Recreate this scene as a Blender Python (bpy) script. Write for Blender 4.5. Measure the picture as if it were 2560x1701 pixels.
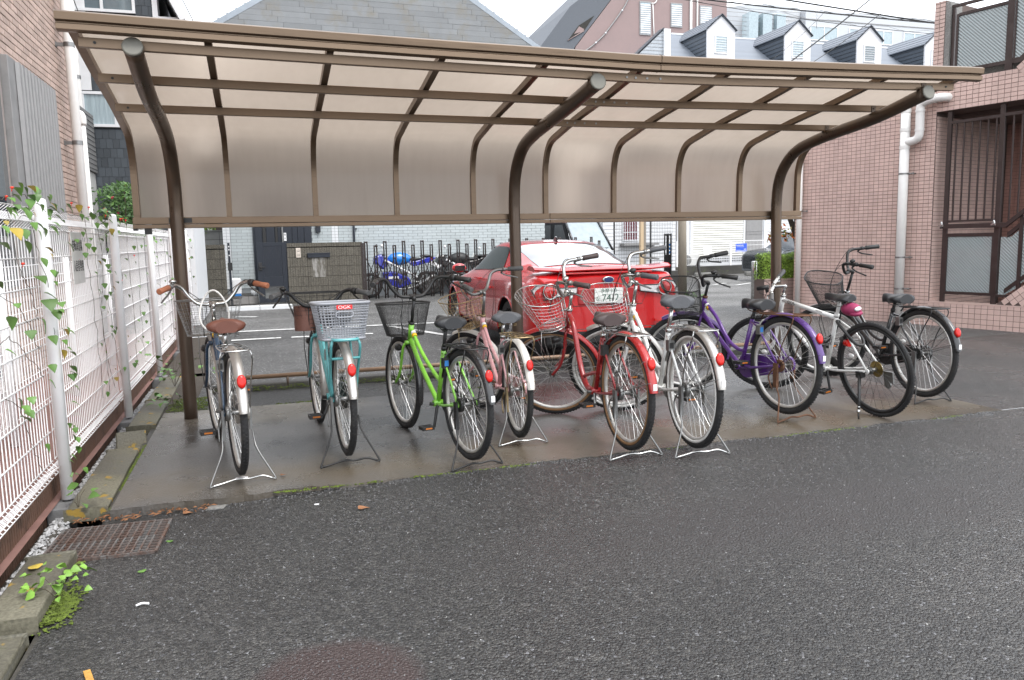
import bpy, math, random
from mathutils import Vector, Matrix
random.seed(7)
PI = math.pi
R = math.radians
S = bpy.context.scene
for o in list(bpy.data.objects): bpy.data.objects.remove(o)
C = S.collection

# ---------------------------------------------------------------- camera, world, sun, exposure
cam_d = bpy.data.cameras.new('camera'); cam = bpy.data.objects.new('camera', cam_d); C.objects.link(cam)
cam_d.sensor_width = 36.0; cam_d.lens = 36.0 * 1960.0 / 2560.0; cam_d.clip_start = 0.05; cam_d.clip_end = 2000
YAW, PITCH, ROLL, EYE = R(17.7), R(7.21), R(1.23), 1.36
_f = Vector((math.cos(PITCH) * math.sin(YAW), math.cos(PITCH) * math.cos(YAW), -math.sin(PITCH)))
_r = Vector((math.cos(YAW), -math.sin(YAW), 0)); _u = _r.cross(_f)
_r2 = _r * math.cos(ROLL) - _u * math.sin(ROLL); _u2 = _r * math.sin(ROLL) + _u * math.cos(ROLL)
cam.matrix_world = Matrix(((_r2.x, _u2.x, -_f.x, 0), (_r2.y, _u2.y, -_f.y, 0), (_r2.z, _u2.z, -_f.z, EYE), (0, 0, 0, 1)))
S.camera = cam

world = bpy.data.worlds.new('World'); S.world = world; world.use_nodes = True
wn = world.node_tree.nodes; wl = world.node_tree.links
bg = wn['Background']; bg.inputs['Strength'].default_value = 0.10
sky = wn.new('ShaderNodeTexSky'); sky.sky_type = 'NISHITA'; sky.sun_disc = False
SUN_EL, SUN_ROT = R(58), R(150)
sky.sun_elevation = SUN_EL; sky.sun_rotation = SUN_ROT; sky.dust_density = 3
wmix = wn.new('ShaderNodeMixRGB'); wmix.inputs[0].default_value = 0.86
wmix.inputs[2].default_value = (9.6, 9.9, 10.4, 1)       # the closed cloud layer
wl.new(sky.outputs[0], wmix.inputs[1]); wl.new(wmix.outputs[0], bg.inputs[0])
sun_d = bpy.data.lights.new('sun', 'SUN'); sun_d.energy = 0.8; sun_d.angle = R(25); sun_d.color = (1, .97, .93)
sun = bpy.data.objects.new('sun', sun_d); C.objects.link(sun)
sd = Vector((math.sin(SUN_ROT) * math.cos(SUN_EL), math.cos(SUN_ROT) * math.cos(SUN_EL), math.sin(SUN_EL)))
sun.rotation_euler = sd.to_track_quat('Z', 'Y').to_euler()
S.view_settings.view_transform = 'Standard'; S.view_settings.look = 'None'
S.view_settings.exposure = 1.48; S.view_settings.gamma = 1; S.view_settings.use_curve_mapping = False
S.render.engine = 'CYCLES'
S.cycles.max_bounces = 8; S.cycles.transparent_max_bounces = 12; S.cycles.transmission_bounces = 6
S.cycles.caustics_refractive = False; S.cycles.caustics_reflective = False

# ---------------------------------------------------------------- mesh builder
class MB:
    def __init__(s): s.v = []; s.f = []; s.sm = []
    def add(s, vs, fs, smooth=False):
        b = len(s.v); s.v += [tuple(v) for v in vs]
        s.f += [tuple(i + b for i in f) for f in fs]; s.sm += [smooth] * len(fs); return s
    def bx(s, x0, x1, y0, y1, z0, z1, M=None):
        vs = [Vector(p) for p in ((x0,y0,z0),(x1,y0,z0),(x1,y1,z0),(x0,y1,z0),(x0,y0,z1),(x1,y0,z1),(x1,y1,z1),(x0,y1,z1))]
        if M: vs = [M @ v for v in vs]
        return s.add(vs, [(0,3,2,1),(4,5,6,7),(0,1,5,4),(1,2,6,5),(2,3,7,6),(3,0,4,7)])
    def quad(s, *p): return s.add(p, [tuple(range(len(p)))])
    def tube(s, pts, r, n=8, closed=False, caps=True, smooth=True, sq=None):
        P = [Vector(p) for p in pts]; m = len(P)
        T = []
        for i in range(m):
            a = P[i-1] if (i > 0 or closed) else P[i]; b = P[(i+1) % m] if (i < m-1 or closed) else P[i]
            T.append((b - a).normalized())
        t = T[0]; nn = t.cross(Vector((0,0,1)))
        if nn.length < .05: nn = t.cross(Vector((0,1,0)))
        nn.normalize(); vs = []
        for i in range(m):
            t = T[i]; nn = (nn - t * nn.dot(t))
            if nn.length < 1e-6: nn = t.orthogonal()
            nn.normalize(); bb = t.cross(nn); rr = r[i] if isinstance(r, (list, tuple)) else r
            for k in range(n):
                a = 2*PI*k/n
                if sq: ca, sa = sq[k]; vs.append(P[i] + nn*ca + bb*sa)
                else: vs.append(P[i] + (nn*math.cos(a) + bb*math.sin(a)) * rr)
        fs = []
        for i in range(m if closed else m-1):
            for k in range(n):
                j = (i+1) % m
                fs.append((i*n+k, i*n+(k+1)%n, j*n+(k+1)%n, j*n+k))
        s.add(vs, fs, smooth)
        if caps and not closed:
            b = len(s.v) - m*n
            s.f.append(tuple(b+k for k in reversed(range(n)))); s.f.append(tuple(b+(m-1)*n+k for k in range(n))); s.sm += [False, False]
        return s
    def cyl(s, a, b, r, n=16, r2=None): return s.tube([a, b], [r, r if r2 is None else r2], n)
    def prism(s, poly, off):
        off = Vector(off); n = len(poly); P = [Vector(p) for p in poly]
        vs = P + [p + off for p in P]
        return s.add(vs, [tuple(reversed(range(n))), tuple(range(n, 2*n))] + [(i, (i+1)%n, n+(i+1)%n, n+i) for i in range(n)])
    def grid(s, rows, smooth=True, closed_u=False, skip=None):
        h = len(rows); w = len(rows[0]); fs = []
        for i in range(h-1):
            for j in range(w if closed_u else w-1):
                k = (j+1) % w
                if skip and skip((rows[i][j] + rows[i+1][k]) / 2): continue
                fs.append((i*w+j, i*w+k, (i+1)*w+k, (i+1)*w+j))
        return s.add([p for r in rows for p in r], fs, smooth)
    def ball(s, c, rx, ry, rz, nu=12, nv=8):
        c = Vector(c); rows = []
        for i in range(nv+1):
            a = PI*i/nv
            rows.append([c + Vector((rx*math.sin(a)*math.cos(2*PI*j/nu), ry*math.sin(a)*math.sin(2*PI*j/nu), rz*math.cos(a))) for j in range(nu)])
        return s.grid(rows, True, True)
    def xf(s, M): s.v = [tuple(M @ Vector(v)) for v in s.v]; return s
    def mesh(s, name, m=None):
        me = bpy.data.meshes.new(name); me.from_pydata(s.v, [], s.f)
        me.polygons.foreach_set('use_smooth', s.sm)
        if m: me.materials.append(m)
        me.update(); return me

def cat(pts, n=6, closed=False):
    P = [Vector(p) for p in pts]; m = len(P); out = []
    for i in range(m if closed else m-1):
        p0 = P[i-1] if (i > 0 or closed) else P[0]*2 - P[1]; p1 = P[i]; p2 = P[(i+1) % m]
        p3 = P[(i+2) % m] if (i < m-2 or closed) else P[-1]*2 - P[-2]
        for k in range(n):
            t = k/n
            out.append(((p1*2) + (p2-p0)*t + (p0*2-p1*5+p2*4-p3)*t*t + (p1*3-p0-p2*3+p3)*t**3) / 2)
    if not closed: out.append(P[-1])
    return out

def link(name, me, parent=None, loc=None, rot=None):
    o = bpy.data.objects.new(name, me); C.objects.link(o)
    if parent: o.parent = parent
    if loc is not None: o.location = loc
    if rot is not None: o.rotation_euler = rot
    return o
def obj(name, mb, m, parent=None, bevel=0, label=None, auto=None, kind=None):
    o = link(name, mb.mesh(name, m), parent)
    if bevel:
        b = o.modifiers.new('bevel', 'BEVEL'); b.width = bevel; b.segments = 2; b.limit_method = 'ANGLE'; b.angle_limit = R(40)
    if label: o['label'] = label
    if kind: o['kind'] = kind
    return o
def tag(o, label, catg, group=None):
    o['label'] = label; o['category'] = catg
    if group: o['group'] = group
    return o
def thing(name, label, catg, loc=(0,0,0), rot=(0,0,0), group=None):
    o = bpy.data.objects.new(name, None); C.objects.link(o); o.location = loc; o.rotation_euler = rot
    o.empty_display_size = .2
    return tag(o, label, catg, group)
def struct(name, mb, m, parent=None, kind='structure'):
    o = obj(name, mb, m, parent); o['kind'] = kind; return o

# ---------------------------------------------------------------- materials
def nt(name):
    m = bpy.data.materials.new(name); m.use_nodes = True; t = m.node_tree
    return m, t.nodes, t.links, t.nodes['Principled BSDF']
def c4(c): return (c[0], c[1], c[2], 1) if not isinstance(c, (int, float)) else (c, c, c, 1)
def M(name, col, rough=.5, metal=0, var=.12, scale=8, bump=0, bscale=60, coat=0, dirt=None, dscale=3, dlo=.5, dhi=.7, island=0, spec=.5, stretch=None):
    m, N, L, B = nt(name); c = c4(col)
    tc = N.new('ShaderNodeTexCoord'); src = tc.outputs['Object']
    if island: src = N.new('ShaderNodeNewGeometry').outputs['Position']
    if stretch:
        mp = N.new('ShaderNodeMapping'); mp.inputs['Scale'].default_value = stretch; L.new(src, mp.inputs[0]); src = mp.outputs[0]
    n1 = N.new('ShaderNodeTexNoise'); n1.inputs['Scale'].default_value = scale; n1.inputs['Detail'].default_value = 6; n1.inputs['Roughness'].default_value = .65
    L.new(src, n1.inputs['Vector'])
    r1 = N.new('ShaderNodeMapRange'); r1.inputs['From Min'].default_value = .3; r1.inputs['From Max'].default_value = .7
    r1.inputs['To Min'].default_value = 1 - var; r1.inputs['To Max'].default_value = 1 + var; L.new(n1.outputs[0], r1.inputs[0])
    val = r1.outputs[0]
    if island:
        oi = N.new('ShaderNodeObjectInfo'); ge = N.new('ShaderNodeNewGeometry')
        ad = N.new('ShaderNodeMath'); ad.operation = 'ADD'; L.new(oi.outputs['Random'], ad.inputs[0]); L.new(ge.outputs['Random Per Island'], ad.inputs[1])
        fr = N.new('ShaderNodeMath'); fr.operation = 'FRACT'; L.new(ad.outputs[0], fr.inputs[0])
        mr = N.new('ShaderNodeMapRange'); mr.inputs['To Min'].default_value = 1-island; mr.inputs['To Max'].default_value = 1+island; L.new(fr.outputs[0], mr.inputs[0])
        mu = N.new('ShaderNodeMath'); mu.operation = 'MULTIPLY'; L.new(val, mu.inputs[0]); L.new(mr.outputs[0], mu.inputs[1]); val = mu.outputs[0]
    vm = N.new('ShaderNodeVectorMath'); vm.operation = 'SCALE'; vm.inputs[0].default_value = c[:3]; L.new(val, vm.inputs['Scale'])
    out = vm.outputs[0]
    if dirt is not None:
        n2 = N.new('ShaderNodeTexNoise'); n2.inputs['Scale'].default_value = dscale; n2.inputs['Detail'].default_value = 8; n2.inputs['Roughness'].default_value = .7; L.new(src, n2.inputs['Vector'])
        r2 = N.new('ShaderNodeMapRange'); r2.inputs['From Min'].default_value = dlo; r2.inputs['From Max'].default_value = dhi; L.new(n2.outputs[0], r2.inputs[0])
        mx = N.new('ShaderNodeMixRGB'); mx.inputs[2].default_value = c4(dirt); L.new(r2.outputs[0], mx.inputs[0]); L.new(out, mx.inputs[1]); out = mx.outputs[0]
    L.new(out, B.inputs['Base Color'])
    B.inputs['Metallic'].default_value = metal; B.inputs['Specular IOR Level'].default_value = spec
    rr = N.new('ShaderNodeMapRange'); rr.inputs['From Min'].default_value = .3; rr.inputs['From Max'].default_value = .7
    rr.inputs['To Min'].default_value = max(0, rough*.8); rr.inputs['To Max'].default_value = min(1, rough*1.25); L.new(n1.outputs[0], rr.inputs[0]); L.new(rr.outputs[0], B.inputs['Roughness'])
    if coat: B.inputs['Coat Weight'].default_value = coat; B.inputs['Coat Roughness'].default_value = .04
    if bump:
        n3 = N.new('ShaderNodeTexNoise'); n3.inputs['Scale'].default_value = bscale; n3.inputs['Detail'].default_value = 5; L.new(src, n3.inputs['Vector'])
        bp = N.new('ShaderNodeBump'); bp.inputs['Strength'].default_value = bump; bp.inputs['Distance'].default_value = .01
        L.new(n3.outputs[0], bp.inputs['Height']); L.new(bp.outputs[0], B.inputs['Normal'])
    return m
def glassmat(name, col=(.6,.65,.68), rough=.05, alpha=.35):
    m, N, L, B = nt(name)
    out = N['Material Output']; tr = N.new('ShaderNodeBsdfTransparent'); tr.inputs[0].default_value = c4(col)
    gl = N.new('ShaderNodeBsdfGlossy'); gl.inputs['Roughness'].default_value = rough
    fr = N.new('ShaderNodeFresnel'); fr.inputs[0].default_value = 1.5
    ad = N.new('ShaderNodeMath'); ad.operation = 'ADD'; ad.use_clamp = True; ad.inputs[1].default_value = 1-alpha-.6 if alpha < .4 else 0
    L.new(fr.outputs[0], ad.inputs[0])
    mx = N.new('ShaderNodeMixShader'); L.new(ad.outputs[0], mx.inputs[0]); L.new(tr.outputs[0], mx.inputs[1]); L.new(gl.outputs[0], mx.inputs[2]); L.new(mx.outputs[0], out.inputs[0])
    return m

def asphalt(name, base=.045, scale=1.0, wet=.35, chips=.06, light=(.30,.30,.29), bump=.9):
    m, N, L, B = nt(name); tc = N.new('ShaderNodeTexCoord')
    v = N.new('ShaderNodeTexVoronoi'); v.inputs['Scale'].default_value = 95*scale; L.new(tc.outputs['Object'], v.inputs['Vector'])
    v2 = N.new('ShaderNodeTexVoronoi'); v2.inputs['Scale'].default_value = 230*scale; L.new(tc.outputs['Object'], v2.inputs['Vector'])
    big = N.new('ShaderNodeTexNoise'); big.inputs['Scale'].default_value = .7; big.inputs['Detail'].default_value = 7; L.new(tc.outputs['Object'], big.inputs['Vector'])
    sep = N.new('ShaderNodeSeparateColor'); L.new(v.outputs['Color'], sep.inputs[0])
    cr = N.new('ShaderNodeValToRGB'); e = cr.color_ramp.elements
    e[0].position = 0; e[0].color = c4(base*.55); e[1].position = .55; e[1].color = c4((base*1.15, base*1.1, base*1.05))
    for p, c in ((.8, (base*1.8, base*1.75, base*1.65)), (1-chips, (base*2.6, base*2.5, base*2.3)), (1-chips*.6, light), (1, (light[0]*1.7, light[1]*1.7, light[2]*1.7))):
        q = cr.color_ramp.elements.new(p); q.color = c4(c)
    L.new(sep.outputs[0], cr.inputs[0])
    sep2 = N.new('ShaderNodeSeparateColor'); L.new(v2.outputs['Color'], sep2.inputs[0])
    mr2 = N.new('ShaderNodeMapRange'); mr2.inputs['To Min'].default_value = .65; mr2.inputs['To Max'].default_value = 1.35; L.new(sep2.outputs[1], mr2.inputs[0])
    mb = N.new('ShaderNodeMapRange'); mb.inputs['From Min'].default_value = .35; mb.inputs['From Max'].default_value = .65; mb.inputs['To Min'].default_value = .78; mb.inputs['To Max'].default_value = 1.25; L.new(big.outputs[0], mb.inputs[0])
    mu = N.new('ShaderNodeMath'); mu.operation = 'MULTIPLY'; L.new(mr2.outputs[0], mu.inputs[0]); L.new(mb.outputs[0], mu.inputs[1])
    vs = N.new('ShaderNodeVectorMath'); vs.operation = 'SCALE'; L.new(cr.outputs[0], vs.inputs[0]); L.new(mu.outputs[0], vs.inputs['Scale'])
    L.new(vs.outputs[0], B.inputs['Base Color'])
    rg = N.new('ShaderNodeMapRange'); rg.inputs['From Min'].default_value = .35; rg.inputs['From Max'].default_value = .65; rg.inputs['To Min'].default_value = wet+.22; rg.inputs['To Max'].default_value = wet; L.new(big.outputs[0], rg.inputs[0])
    L.new(rg.outputs[0], B.inputs['Roughness'])
    sm = N.new('ShaderNodeMath'); sm.operation = 'ADD'; L.new(v.outputs['Distance'], sm.inputs[0]); 
    s2 = N.new('ShaderNodeMath'); s2.operation = 'MULTIPLY'; s2.inputs[1].default_value = .4; L.new(v2.outputs['Distance'], s2.inputs[0]); L.new(s2.outputs[0], sm.inputs[1])
    bp = N.new('ShaderNodeBump'); bp.invert = True; bp.inputs['Strength'].default_value = bump; bp.inputs['Distance'].default_value = .013/scale; L.new(sm.outputs[0], bp.inputs['Height']); L.new(bp.outputs[0], B.inputs['Normal'])
    return m, N, L, B, vs

def patch(N, L, B, src, cx, cy, rx, ry, col, soft=.6, nscale=2.5, wob=.5):
    """blend an irregular stain of its own colour into a base colour"""
    tc = N.new('ShaderNodeTexCoord'); mp = N.new('ShaderNodeMapping'); mp.vector_type = 'POINT'
    mp.inputs['Location'].default_value = (-cx/rx, -cy/ry, 0); mp.inputs['Scale'].default_value = (1/rx, 1/ry, 0); L.new(tc.outputs['Object'], mp.inputs[0])
    ln = N.new('ShaderNodeVectorMath'); ln.operation = 'LENGTH'; L.new(mp.outputs[0], ln.inputs[0])
    n = N.new('ShaderNodeTexNoise'); n.inputs['Scale'].default_value = nscale; n.inputs['Detail'].default_value = 8; L.new(tc.outputs['Object'], n.inputs['Vector'])
    a = N.new('ShaderNodeMath'); a.operation = 'MULTIPLY_ADD'; a.inputs[1].default_value = wob*2; L.new(n.outputs[0], a.inputs[0]); L.new(ln.outputs['Value'], a.inputs[2])
    r = N.new('ShaderNodeMapRange'); r.inputs['From Min'].default_value = 1+wob-soft/2; r.inputs['From Max'].default_value = 1+wob+soft/2; r.inputs['To Min'].default_value = 1; r.inputs['To Max'].default_value = 0; L.new(a.outputs[0], r.inputs[0])
    mx = N.new('ShaderNodeMixRGB'); L.new(r.outputs[0], mx.inputs[0]); L.new(src, mx.inputs[1]); mx.inputs[2].default_value = c4(col)
    L.new(mx.outputs[0], B.inputs['Base Color']); return mx.outputs[0], r.outputs[0]

def text_mesh(body, size, m, depth=.001, align='CENTER'):
    cu = bpy.data.curves.new('txt', 'FONT'); cu.body = body; cu.size = size; cu.extrude = depth; cu.align_x = align; cu.align_y = 'CENTER'
    t = bpy.data.objects.new('txt', cu); C.objects.link(t); bpy.context.view_layer.update()
    me = bpy.data.meshes.new_from_object(t.evaluated_get(bpy.context.evaluated_depsgraph_get()))
    bpy.data.objects.remove(t); bpy.data.curves.remove(cu)
    me.materials.clear(); me.materials.append(m); return me

_pc = {}
def pieces(parent, name, m, rects, y0, depth, key=None, nmax=300, jitter=0, chamfer=0):
    """rects (u0,u1,z0,z1) on a wall whose face is y=y0 looking to -y; the first nmax are objects, the rest one joined part"""
    rects = sorted(rects, key=key) if key else rects
    rest = MB()
    def pm(w, h, d):
        b = MB(); c = min(chamfer, w/3, h/3)
        if c:
            b.add([(0,d,0),(w,d,0),(w,d,h),(0,d,h),(0,c,0),(w,c,0),(w,c,h),(0,c,h),(c,0,c),(w-c,0,c),(w-c,0,h-c),(c,0,h-c)],
                  [(0,1,5,4),(1,2,6,5),(2,3,7,6),(3,0,4,7),(4,5,9,8),(5,6,10,9),(6,7,11,10),(7,4,8,11),(8,9,10,11)])
        else: b.bx(0, w, 0, d, 0, h)
        return b
    n = 0
    for (a, b_, c_, d_) in rects:
        w = round(b_-a, 3); h = round(d_-c_, 3)
        if w < .012 or h < .008: continue
        dy = random.uniform(0, jitter)
        if n < nmax:
            k = (name, m.name, w, h, depth)
            if k not in _pc: _pc[k] = pm(w, h, depth).mesh(name, m)
            link(name, _pc[k], parent, (a, y0-depth-dy, c_)); n += 1
        else:
            b2 = pm(w, h, depth); rest.add([(v[0]+a, v[1]+y0-depth-dy, v[2]+c_) for v in b2.v], b2.f)
    if rest.f:
        o = obj(name, rest, m, parent); o['kind'] = 'stuff'
def bond(u0, u1, z0, z1, w, h, g, off=.5, holes=()):
    out = []; r = 0; z = z0
    while z < z1 - .005:
        zz = min(z+h-g, z1); u = u0 - ((r % 2) * off * w if off else 0)
        while u < u1 - .005:
            a = max(u, u0); b = min(u+w-g, u1)
            if b - a > .01:
                segs = [(a, b)]
                for (hu0, hu1, hz0, hz1) in holes:
                    if zz > hz0+.004 and z < hz1-.004:
                        ns = []
                        for (p, q) in segs:
                            if q <= hu0 or p >= hu1: ns.append((p, q)); continue
                            if p < hu0: ns.append((p, hu0))
                            if q > hu1: ns.append((hu1, q))
                        segs = ns
                out += [(p, q, z, zz) for p, q in segs if q-p > .012]
            u += w
        z += h; r += 1
    return out
# ---------------------------------------------------------------- ground
m_asph, N, L, B, src = asphalt('coarse wet asphalt', .031, 1.0, .20, .02, (.11,.11,.115), bump=.75)
o1, _ = patch(N, L, B, src.outputs[0], .15, 2.38, .27, .29, (.050,.034,.032), .22, 5, .18)
o1, _ = patch(N, L, B, o1, 2.6, 3.1, 1.5, .35, (.040,.037,.036), .9, 2, .5)
m_road, *_ = asphalt('older pale asphalt', .085, .9, .45, .05, (.35,.35,.34), .5)
m_lot, *_ = asphalt('grey fine asphalt', .052, 1.1, .4, .04, (.35,.35,.34), .6)
m_line = M('worn road paint', (.62,.62,.60), .6, dirt=(.12,.12,.12), dscale=14, dlo=.52, dhi=.66)
m_moss = M('moss', (.10,.14,.015), .9, var=.5, scale=40, bump=1, bscale=120)
def concrete_mat(name, col, rough, moss=0, wetdark=.5, mosscol=(.09,.12,.02), yellow=None):
    m, N, L, B = nt(name); tc = N.new('ShaderNodeTexCoord')
    n = N.new('ShaderNodeTexNoise'); n.inputs['Scale'].default_value = 1.3; n.inputs['Detail'].default_value = 9; n.inputs['Roughness'].default_value = .6; L.new(tc.outputs['Object'], n.inputs['Vector'])
    f = N.new('ShaderNodeTexNoise'); f.inputs['Scale'].default_value = 70; f.inputs['Detail'].default_value = 4; L.new(tc.outputs['Object'], f.inputs['Vector'])
    w = N.new('ShaderNodeMapRange'); w.inputs['From Min'].default_value = .4; w.inputs['From Max'].default_value = .6; L.new(n.outputs[0], w.inputs[0])
    mx = N.new('ShaderNodeMixRGB'); mx.inputs[1].default_value = c4([c*wetdark for c in col]); mx.inputs[2].default_value = c4(col); L.new(w.outputs[0], mx.inputs[0])
    fr = N.new('ShaderNodeMapRange'); fr.inputs['From Min'].default_value = .3; fr.inputs['From Max'].default_value = .7; fr.inputs['To Min'].default_value = .7; fr.inputs['To Max'].default_value = 1.3; L.new(f.outputs[0], fr.inputs[0])
    vs = N.new('ShaderNodeVectorMath'); vs.operation = 'SCALE'; L.new(mx.outputs[0], vs.inputs[0]); L.new(fr.outputs[0], vs.inputs['Scale']); out = vs.outputs[0]
    if moss:
        q = N.new('ShaderNodeTexNoise'); q.inputs['Scale'].default_value = 5; q.inputs['Detail'].default_value = 8; q.inputs['Roughness'].default_value = .75; L.new(tc.outputs['Object'], q.inputs['Vector'])
        qr = N.new('ShaderNodeMapRange'); qr.inputs['From Min'].default_value = .66-moss*.3; qr.inputs['From Max'].default_value = .72-moss*.2; L.new(q.outputs[0], qr.inputs[0])
        m2 = N.new('ShaderNodeMixRGB'); m2.inputs[2].default_value = c4(mosscol); L.new(qr.outputs[0], m2.inputs[0]); L.new(out, m2.inputs[1]); out = m2.outputs[0]
    if yellow:
        q = N.new('ShaderNodeTexNoise'); q.inputs['Scale'].default_value = 9; q.inputs['Detail'].default_value = 5; L.new(tc.outputs['Object'], q.inputs['Vector'])
        qr = N.new('ShaderNodeMapRange'); qr.inputs['From Min'].default_value = .6; qr.inputs['From Max'].default_value = .64; L.new(q.outputs[0], qr.inputs[0])
        m2 = N.new('ShaderNodeMixRGB'); m2.inputs[2].default_value = c4(yellow); L.new(qr.outputs[0], m2.inputs[0]); L.new(out, m2.inputs[1]); out = m2.outputs[0]
    L.new(out, B.inputs['Base Color'])
    r = N.new('ShaderNodeMapRange'); r.inputs['From Min'].default_value = .38; r.inputs['From Max'].default_value = .6; r.inputs['To Min'].default_value = rough*.42; r.inputs['To Max'].default_value = rough; L.new(n.outputs[0], r.inputs[0]); L.new(r.outputs[0], B.inputs['Roughness'])
    bp = N.new('ShaderNodeBump'); bp.inputs['Strength'].default_value = .35; bp.inputs['Distance'].default_value = .006; L.new(f.outputs[0], bp.inputs['Height']); L.new(bp.outputs[0], B.inputs['Normal'])
    return m, N, L, B, out
m_slab, N, L, B, out = concrete_mat('wet concrete slab', (.098,.093,.088), .42, wetdark=.5)
o2, _ = patch(N, L, B, out, 2.6, 4.75, 3.6, .38, (.105,.085,.060), .9, 4, .5)
patch(N, L, B, o2, -.1, 6.75, .8, .5, (.17,.15,.12), .8, 3, .5)
m_lid, *_ = concrete_mat('mossy drain lid concrete', (.15,.14,.10), .8, moss=.35, wetdark=.45, mosscol=(.055,.062,.02), yellow=(.28,.18,.03))
m_conc = concrete_mat('grey concrete', (.24,.235,.22), .8, wetdark=.7)[0]
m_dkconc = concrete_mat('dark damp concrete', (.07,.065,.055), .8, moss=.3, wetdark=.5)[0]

def dip(x, y):
    return -.045 * max(0, min(1, (1.0 - x) / 1.6)) * max(0, min(1, (y-1)/2)) - .004
mb = MB(); xs = [-.85, -.7, -.55, -.4, -.2, 0, .2, .4, .6, .8, 1, 1.3, 2, 4, 8, 12.0]; ys = [-4, 1, 1.5, 2, 2.5, 3, 3.5, 4, 4.46]
mb.grid([[Vector((x, y, dip(x, y))) for x in xs] for y in ys], True)
struct('asphalt_yard', mb, m_asph)
mb = MB(); mb.quad((-.6,6.95,-.003), (12,6.95,-.003), (12,7.8,-.003), (-.6,7.8,-.003)); mb.quad((5.3,4.46,-.003),(12,4.46,-.003),(12,6.95,-.003),(5.3,6.95,-.003))
struct('asphalt_strip', mb, m_asph)
mb = MB(); mb.quad((-.6,7.8,-.008),(12,7.8,-.008),(16,13.3,-.008),(-.6,13.3,-.008)); struct('parking_lot', mb, m_lot)
mb = MB()
for q in ((-400,-1.15,-400,400,-.014), (-1.15,-.85,-400,2.2,-.014), (-1.15,-.6,13,400,-.014), (-.85,12,-400,-3.9,-.014), (12,400,-400,400,-.014), (-.6,12,7.7,400,-.014)):
    mb.quad((q[0],q[2],q[4]),(q[1],q[2],q[4]),(q[1],q[3],q[4]),(q[0],q[3],q[4]))
struct('ground', mb, m_road)
# slab with a broken front lip
mb = MB(); n = 120; top = []; bot = []
for i in range(n+1):
    x = -.82 + 6.15*i/n; y = 4.452 + random.uniform(-.02, .016) * (1 if x > 0 else .6) + .012*math.sin(x*9)
    top.append(Vector((x, y, 0))); bot.append(Vector((x, y-.006, -.07)))
mb.grid([[Vector((p.x, 6.97, 0)) for p in top], top], False); mb.grid([top, bot], False)
mb.quad((-.82,6.97,0), (-.82,4.45,0), (-.82,4.45,-.1), (-.82,6.97,-.1))
struct('concrete_slab', mb, m_slab)
# moss along the joints
mb = MB()
def clump(x, y, z, r, n=4):
    for _ in range(n):
        mb.ball((x+random.uniform(-r,r), y+random.uniform(-r,r)*.5, z), random.uniform(.003,.009), random.uniform(.003,.007), random.uniform(.001,.004), 6, 4)
for _ in range(480):
    x = random.uniform(0, 5.3); k = math.sin(x*2.1)+math.sin(x*5.3+1)
    if k > .1: clump(x, 4.44+random.uniform(-.02,.012), -.004, .015, 3)
for _ in range(260): clump(-.838+random.uniform(-.014,.014), random.uniform(4.9,6.0) if random.random() < .8 else random.uniform(3.2,3.8), -.025, .01, 3)
for _ in range(260): clump(random.uniform(-.80,-.50), random.uniform(6.98,7.6), 0, .03, 3)
for _ in range(200):
    x = random.uniform(-.2, 4)
    if math.sin(x*4) > .2: clump(x, random.uniform(6.96,7.02), 0, .02, 3)
for _ in range(240): clump(random.uniform(-.2,2.2), random.uniform(7.68,7.75), .0+random.uniform(0,.04), .03, 3)
for _ in range(260): clump(random.gauss(-.82,.024), random.gauss(3.38,.09), -.044, .02, 3)
struct('moss', mb, m_moss, kind='stuff'); 
# loose stone chips
m_chip = M('stone chips', (.050,.050,.052), .38, var=.35, island=.85)
mb = MB()
def stone(x, y, z, r):
    a = random.uniform(0, 6.28); k = [random.uniform(.6, 1.15) for _ in range(6)]
    ca, sa = math.cos(a)*r, math.sin(a)*r
    P = [(x+ca*k[0], y+sa*k[0], z), (x-sa*k[1], y+ca*k[1], z), (x-ca*k[2], y-sa*k[2], z), (x+sa*k[3], y-ca*k[3], z), (x, y, z+r*.75*k[4]), (x,y,z-r*.3)]
    mb.add(P, [(0,1,4),(1,2,4),(2,3,4),(3,0,4)])
for _ in range(30000):
    y = 1.3 + 3.1*random.random()**1.0; x = random.uniform(-.6 , 4.2) * 1.0
    stone(x, y, dip(x, y)-.001, random.uniform(.0026, .0062) * (1.45 if random.random() < .12 else 1))
for _ in range(2600):
    x = random.gauss(2.0, 1.0); y = 5.6 + random.gauss(0, .45)
    if -.5 < x < 5.2 and 4.5 < y < 6.9: stone(x, y, 0, random.uniform(.0015,.004))
for _ in range(3500):
    x = random.uniform(-.4, 5.2); stone(x, 4.44+random.gauss(0,.035), dip(x,4.4), random.uniform(.003,.008))
struct('loose_chips', mb, m_chip, kind='stuff')
mb = MB()
for _ in range(420):
    y = random.uniform(1.4, 4.4); x = random.uniform(-.8, 4.8); stone(x, y, dip(x, y), random.uniform(.002, .0045))
struct('pale_chips', mb, M('pale stone chips', (.28,.28,.27), .6, island=.6), kind='stuff')
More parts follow.
